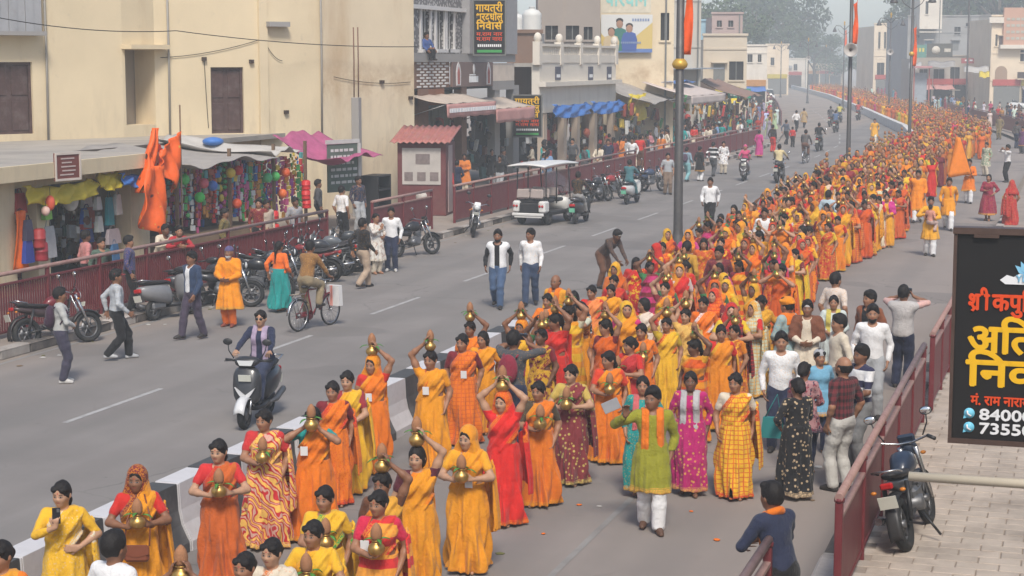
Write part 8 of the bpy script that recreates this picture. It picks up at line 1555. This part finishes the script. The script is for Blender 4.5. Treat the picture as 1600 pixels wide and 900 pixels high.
for lab, u, v, h, face, cols, kind, kw in [('person in white shirt with camera at the right pavement', 1573, 285, 1.7, -60, dict(c1=WH_, c3=BK_), 'shirt', dict(pose='camera')), ('person in green patterned dress near the wine red kurta', 1540, 275, 1.6, -30, dict(c1=(.25, .3, .2), c2=CRM, c3=CRM), 'kurtam', dict(pat='floral')), ('person in khaki uniform left of the other one', 1541, 222, 1.7, -20, dict(c1=KH_, c3=KH_), 'shirt', {}), ('person in khaki uniform right of the other one', 1561, 218, 1.72, -20, dict(c1=(.2, .15, .07), c3=(.2, .15, .07)), 'shirt', {}), ('person in white shirt near the cars on the right', 1585, 195, 1.7, 30, dict(c1=WH_, c3=NV_), 'shirt', {}), ('person in maroon shirt near the cars on the right', 1594, 205, 1.7, -30, dict(c1=MA_, c3=DG_), 'shirt', {}), ('person in orange sari apart at the far right of the procession', 1524, 215, 1.58, 0, dict(c1=OR_, c3=OR_), 'kurtam', dict(hem=.1)), ('person in purple sari at the far right', 1510, 225, 1.56, 10, dict(c1=(.25, .05, .2), c3=(.3, .1, .05)), 'kurtam', dict(hem=.1)), ('person in yellow vest near the far right railing', 1497, 180, 1.7, 0, dict(c1=(.6, .4, .03), c3=TE_), 'shirt', {}), ('person in light blue shirt by the far right railing', 1488, 172, 1.7, 0, dict(c1=LB_, c3=DG_), 'shirt', {}), ('person in striped shirt beside the far right railing', 1523, 165, 1.7, 0, dict(c1=WH_, c2=RE_, c3=DG_), 'shirt', dict(pat='stripe')), ('person in pink kurta at the right edge near the cars', 1597, 240, 1.6, -30, dict(c1=PURP, c3=DG_), 'kurtam', {}), ('person in grey jacket at the right edge near the cars', 1588, 232, 1.7, 150, dict(c1=DG_, c3=NV_), 'shirt', {})]:
    pose = kw.pop('pose', 'stand'); man(lab, ('f', u, v), kind, pose, cols, face, h, random.choice([1, 2]), .022, **kw)
car(gxy(1578, 172), R(80), (.62, .62, .62), 'white car parked at the right edge beyond the bend'); car(gxy(1602, 160), R(85), (.05, .05, .06), 'dark car parked behind the white car'); car(gxy(1470, 148), R(60), (.6, .6, .6), 'white car beyond the far right railing', True); car(gxy(1200, 158), R(15), (.62, .61, .58), 'white van like car on the far left carriageway', True)
# ------------------------------------------------------------------ the body of the procession
random.seed(2024)
CN = {'orange': OR_, 'deep orange': DO_, 'marigold': YO_, 'yellow': YE_, 'red': RE_, 'maroon': MA_, 'rust': (.48, .10, .02), 'ochre': (.62, .28, .02), 'saffron': (.68, .205, .012), 'green': GN_, 'cream': CRM, 'pink': PK_}
CW = ['orange'] * 8 + ['saffron'] * 6 + ['marigold'] * 5 + ['deep orange'] * 6 + ['yellow'] * 3 + ['rust'] * 4 + ['ochre'] * 4 + ['red'] * 4 + ['maroon'] + ['maroon', 'green', 'cream', 'pink']
BW_ = ['red'] * 4 + ['maroon'] * 3 + ['orange'] * 4 + ['yellow'] * 3 + ['green', 'marigold', 'rust', 'pink', 'cream']
VAR = []
for i, (po, dr, cov, pat, hair, sl) in enumerate([('headR', 'back', False, 'plain', 'bun', .6), ('headL', 'side', True, 'plain', 'bun', .6), ('down', 'back', True, 'check', 'bun', .8), ('chest', 'side', False, 'plain', 'tail', .6), ('hold', 'back', True, 'dots', 'bun', 1.4), ('down', 'side', False, 'plain', 'bun', .6), ('headL', 'back', False, 'stripe', 'tail', .6), ('headR', 'side', True, 'shade', 'bun', 1.6), ('chest', 'back', True, 'plain', 'bun', .6), ('offer', 'side', False, 'plain', 'bun', .9), ('down', 'side', True, 'plain', 'bun', .6), ('down', 'back', False, 'floral', 'long', 1.2), ('hold', 'side', False, 'plain', 'bob', .6), ('headR', 'back', False, 'floral', 'bun', .6), ('down', 'back', False, 'check', 'tail', 1.5), ('clasp', 'side', False, 'dots', 'bun', .6), ('head2', 'back', False, 'stripe', 'bun', .6), ('wave', 'back', False, 'plain', 'tail', .6), ('clasp', 'back', True, 'shade', 'bun', .8), ('chest', 'side', True, 'check', 'bun', .6)]):
    VAR.append((po, dict(kind='sari', drape=dr, cover=cov, pat=pat, hair=hair, sleeve=sl, ph=i * 1.3, w=1 + .05 * (i % 3)), i)); POSES['v%d' % i] = dict(POSES[po], hyaw=(-28, 0, 18, -12, 30, 8)[i % 6], hpitch=(6, -4, 10)[i % 3])
POSEW = dict(headR='right arm raised', headL='left arm raised', head2='both arms raised', chest='pot at chest', hold='one hand forward', down='arms down', offer='pot before face', clasp='hands folded', wave='waving')
_T = ['first', 'second', 'third', 'fourth', 'fifth', 'sixth', 'seventh', 'eighth', 'ninth']
ROWN = ORD[:18] + ['nineteenth', 'twentieth'] + ['twenty-' + q for q in _T] + ['thirtieth'] + ['thirty-' + q for q in _T] + ['fortieth'] + ['forty-' + q for q in _T]
XL = lambda y: float(np.interp(y, [24, 29, 39, 45, 70, 105], [-7.3, -7.8, -8.6, -8.8, -9.1, -9.2])); XR = lambda y: float(np.interp(y, [24, 29, 41, 49, 54, 61, 88, 103], [-5.0, -5.0, -6.0, -5.9, -5.3, -5.7, -6.0, -6.1]))
taken = [(o.location.x, o.location.y) for o in bpy.data.objects if o.name.startswith('person') and o.parent is None]
row = 0; y = 24.6; ncr = 0; Y_END = 66.0; OR2 = ORD
while y < Y_END:
    row += 1; xl, xr = XL(y), XR(y); n = max(2, int((xr - xl) / .78)); spots = []
    for i in range(n + 1):
        x = xl + (xr - xl) * (i + random.uniform(-.25, .25)) / n; yy = y + random.uniform(-.36, .36)
        if min(((x - a) ** 2 + (yy - b) ** 2 for a, b in taken), default=9) < .46 ** 2: continue
        if random.random() < .08: continue
        spots.append((x, yy)); taken.append((x, yy))
    spots.sort()
    for k, (x, yy) in enumerate(spots):
        po, O, vi = random.choice(VAR); c1, c3 = random.choice(CW), random.choice(BW_); c2 = random.choice(['red', 'yellow', 'maroon', 'marigold', 'deep orange']); h = random.uniform(1.42, 1.66); vx = .0165 if yy < 40 else .021
        lab = 'person in %s sari, %s blouse, %s, %s row, %s from left' % (c1, c3, POSEW[po], ROWN[row - 1], ORD[k])
        jit = lambda c: tuple(min(.82, v_ * random.uniform(.85, 1.12)) for v_ in c)
        o, J = person(('crowd', vi), vx, POSES['v%d' % vi], O, (x, yy, 0), random.uniform(-35, 18), h, lab, 'walkers filling the procession', dict(c1=jit(CN[c1]), c2=jit(CN[c2]), c3=jit(CN[c3])), random.choice([0, 1, 1, 2, 2, 3, 4]), wx=random.uniform(.9, 1.1)); ncr += 1
        if po not in ('down', 'clasp', 'wave') and (po != 'chest' or random.random() < .6):
            at = potat(po, J) if po != 'offer' else tuple((J['hand'][1] + J['hand'][-1]) / 2 + np.array([0, -.03, -.02]))
            pot(o, J, at, 'brass pot and coconut carried in the %s row, %s from left' % (ROWN[row - 1], ORD[k]), 'pots carried in the procession', 3 if yy < 45 else 0, s=.86)
    y += 1.06
print('CROWD', ncr, 'rows', row)
# ------------------------------------------------------------------ far end of the procession: one mass
def far_figure(po, O, vx):
    J = skel(dict(POSES[po], fem=True)); L = []
    F = Field((-.34, -.34, 0), (.34, .34, 1.42), vx); F.put(torso(J), .05, .02); F.add(skirt_field(F, J, 1.0, .03, SPROF, 1.0)); F.put([q for s in (1, -1) for q in arm(J, s, 0, .7)], .03, .012); L.append((F.tris(), 'c'))
    hL, hN, hS = head(J); A = [q for s in (1, -1) for q in arm(J, s, .5)]; F = Field(*bounds(hL + A), vx); F.put(hL, .03).put(A, .02, .006); L.append((F.tris(), 's')); F = Field(*bounds(hL, .05), vx); F.put([el(J['hc'] + [0, .025, .03], (.09, .1, .1))], .02); L.append((F.tris(), 'h'))
    if po != 'down': p = potat(po, J); F = Field(np.array(p) - .15, np.array(p) + [.15, .15, .45], vx); F.put([el(np.array(p) + [0, 0, .08], (.075, .075, .07))]); L.append((F.tris(), 'b')); F = Field(np.array(p) - .1, np.array(p) + [.12, .12, .45], vx); F.put([el(np.array(p) + [0, 0, .26], (.065, .065, .11))]); L.append((F.tris(), 'k'))
    return L
def mass(name, spots, label, palette, cat='crowd', vx=.045, faces=(-20, 20), menfrac=0.0):
    figs = [far_figure(p_, None, vx) for p_ in ('headR', 'down', 'down', 'headL', 'down', 'down', 'down')]; VV = []; QQ = []; CC = []; nv = 0
    for x, y_, z_ in spots:
        fi = random.choice(figs if menfrac < random.random() else figs[-1:]); cv = random.random() < .5 and not menfrac; a = R(random.uniform(*faces)); s = random.uniform(.92, 1.03); col = random.choice(palette); Rm = Rz(a); sk = random.choice(SKINS)
        for (V, Q), ck in fi:
            c = dict(c=tuple(v_ * random.uniform(.6, 1.05) for v_ in col), s=sk, h=tuple(v_ * .9 for v_ in col) if cv else BLK, b=(.36, .2, .06), k=(.3, .14, .07))[ck]; VV.append((V * s) @ Rm.T + [x, y_, z_]); QQ.append(Q + nv); nv += len(V); CC.append(np.tile(np.array([*c]), (len(V), 1)))
    V = np.concatenate(VV); Q = np.concatenate(QQ); me = np_mesh(name, V, Q, MASSM, {'col': ('FLOAT_VECTOR', np.concatenate(CC))}); o = link(name, me); o['kind'] = 'stuff'; o['label'] = label; o['category'] = cat; return o
s_ = NT('crowd_cloth'); MASSM = s_.fin(s_.attr('col').outputs['Vector'], .75, spec=.25)
spots = []; y = Y_END
while y < 330:
    n = 5 if y < 110 else 6; c = MEDX(y)
    for i in range(n):
        x = (XL(y) + (XR(y) - XL(y)) * (i + random.uniform(-.3, .3)) / (n - 1)) if y < 103 else c + .7 + 3.7 * (i + random.uniform(-.3, .3)) / (n - 1); spots.append((x, y + random.uniform(-.45, .45), 0))
    y += 1.12 if y < 120 else 1.35 if y < 200 else 2.1
print('MASS', len(spots)); palw = [CN[c] for c in CW if c not in ('green', 'cream')] + [RE_, RE_, (.3, .03, .03), (.75, .45, .05), (.75, .45, .05), (.35, .12, .02)]
mass('middle_procession', [s for s in spots if s[1] < 84], 'dense orange procession just before the loudspeaker pole', palw, vx=.03); mass('far_procession', [s for s in spots if 84 <= s[1] < 130], 'dense orange procession continuing beyond the loudspeaker pole', palw, vx=.042); mass('distant_procession', [s for s in spots if s[1] >= 130], 'distant orange crowd following the bend to the left', palw, vx=.06)
# bystanders along both far pavements, too many and too small to count
random.seed(77); PAL2 = [BK_, DG_, NV_, WH_, GY_, MA_, RE_, BRW, TE_, LB_, (.4, .1, .12), CRM, PK_, (.5, .15, .03)]
# shoppers on the left pavement one can still tell apart
CNAME = {'black': BK_, 'dark grey': DG_, 'navy': NV_, 'white': WH_, 'grey': GY_, 'maroon': MA_, 'red': RE_, 'brown': BRW, 'teal': TE_, 'light blue': LB_, 'cream': CRM, 'pink': (.5, .2, .22), 'orange': (.6, .18, .03)}
LM = [(58, 'near the maroon kiosk'), (70, 'at the awning shops'), (82, 'below the blue tarpaulins'), (93, 'below the yellow tarpaulin'), (104, 'behind the tall lamp post'), (118, 'left of the green road sign')]
seen = {}; k = 0
for i in range(56):
    yy = 63 + i * .95 + random.uniform(-.4, .4); x = random.choice([random.uniform(-24.2, -22.6), random.uniform(-22.4, -20.2)])
    if i % 3 == 1 and yy > 80: x = random.uniform(-21.5, -20)
    cn, bn = random.choice(list(CNAME)), random.choice(['black', 'navy', 'dark grey', 'cream', 'brown', 'grey']); lm = min(LM, key=lambda q: abs(q[0] - yy))[1]; fem = random.random() < .4
    base = 'person in %s %s and %s trousers %s' % (cn, 'kurta' if fem else 'shirt', bn, lm)
    if base in seen: continue
    seen[base] = 1
    O = dict(fem=True, kind='kurtaw', hair=['bun', 'tail'][i % 2]) if fem else dict(fem=False, kind='shirt', hair='short', shoes=True); po = ['stand', 'clasp', 'down', 'back'][i % 4]
    person(('shopper', fem, i % 4), .024, POSES[po], O, (x, yy, .17), random.choice([30, 90, 150, 180, -90, 0]) + random.uniform(-20, 20), random.uniform(1.5, 1.72), base, 'shoppers on the left pavement', dict(c1=CNAME[cn], c2=CNAME[cn], c3=CNAME[bn]), random.choice([1, 2, 4])); k += 1
print('SHOP', k)
sp_ = [(MEDX(yy) + random.uniform(-14, -9.6), yy, .1) for yy in np.linspace(112, 330, 150)] + [(MEDX(yy) + random.uniform(7.0, 13), yy, .1) for yy in np.linspace(125, 330, 130)]
mass('far_bystanders', sp_, 'hazy bystanders on both pavements along the far bend', PAL2, vx=.055, faces=(-180, 180), menfrac=1.0)
# fallen marigold petals on the road
random.seed(4); pm_ = MB(); 
for i in range(9): a = i * .7; pm_.ell((.018 * math.cos(a), .018 * math.sin(a), .008), (.016, .01, .006), 6, 4)
pme = pm_.mesh('marigold', M_('marigold_petal', (.75, .16, .01), .7))
for i, (u, v) in enumerate([(849, 835), (1080, 800), (905, 790), (1120, 845), (700, 860), (1180, 640)]): p = g(u, v); o = link('fallen_marigold', pme, None, (p.x, p.y, .004), random.uniform(0, 6), scale=random.uniform(.8, 1.5)); tag(o, 'fallen orange marigold on the asphalt ' + ['below the red sari', 'right of the olive kurta', 'near the maroon and gold sari', 'near the lone yellow sari', 'by the golden yellow sari', 'near the lettered sweater'][i], 'flower', None)
lt = MB(); random.seed(31)
for i in range(70):
    x, yy, z_ = (random.gauss(-18.2, .35), random.uniform(22, 70), .006) if i < 45 else (random.uniform(-9, -2.8), random.uniform(15, 40), .006); s_ = random.uniform(.03, .09); a = random.uniform(0, 6)
    lt.prism([(s_ * math.cos(a + q) * random.uniform(.6, 1), s_ * math.sin(a + q) * random.uniform(.4, 1)) for q in (0, 1.3, 2.6, 3.9, 5.2)], z_, z_ + .006, lambda p_, q_, d, x=x, yy=yy: (x + p_, yy + q_, d), random.randrange(3))
lo = lt.obj('street_litter', [M_('litter_pale', (.5, .48, .44), .8), M_('litter_brown', (.2, .13, .07), .9), M_('litter_leaf', (.16, .16, .05), .8)]); lo['kind'] = 'stuff'; lo['label'] = 'scraps of paper and leaves scattered on the road'; lo['category'] = 'litter'
# ------------------------------------------------------------------ the hazy air
me = bpy.data.meshes.new('haze'); vb = MB().box((-60, 250, 14.0), (760, 780, 32.0)); me.from_pydata(vb.v, [], vb.f); hm = bpy.data.materials.new('haze_air'); hm.use_nodes = True; t = hm.node_tree; t.nodes.clear(); ou = t.nodes.new('ShaderNodeOutputMaterial'); pv = t.nodes.new('ShaderNodeVolumePrincipled'); pv.inputs['Color'].default_value = (.86, .94, 1, 1); pv.inputs['Density'].default_value = .0013; pv.inputs['Anisotropy'].default_value = -.3; t.links.new(pv.outputs[0], ou.inputs['Volume']); me.materials.append(hm); ho = link('haze', me); ho['kind'] = 'stuff'; ho['label'] = 'pale haze hanging over the street'
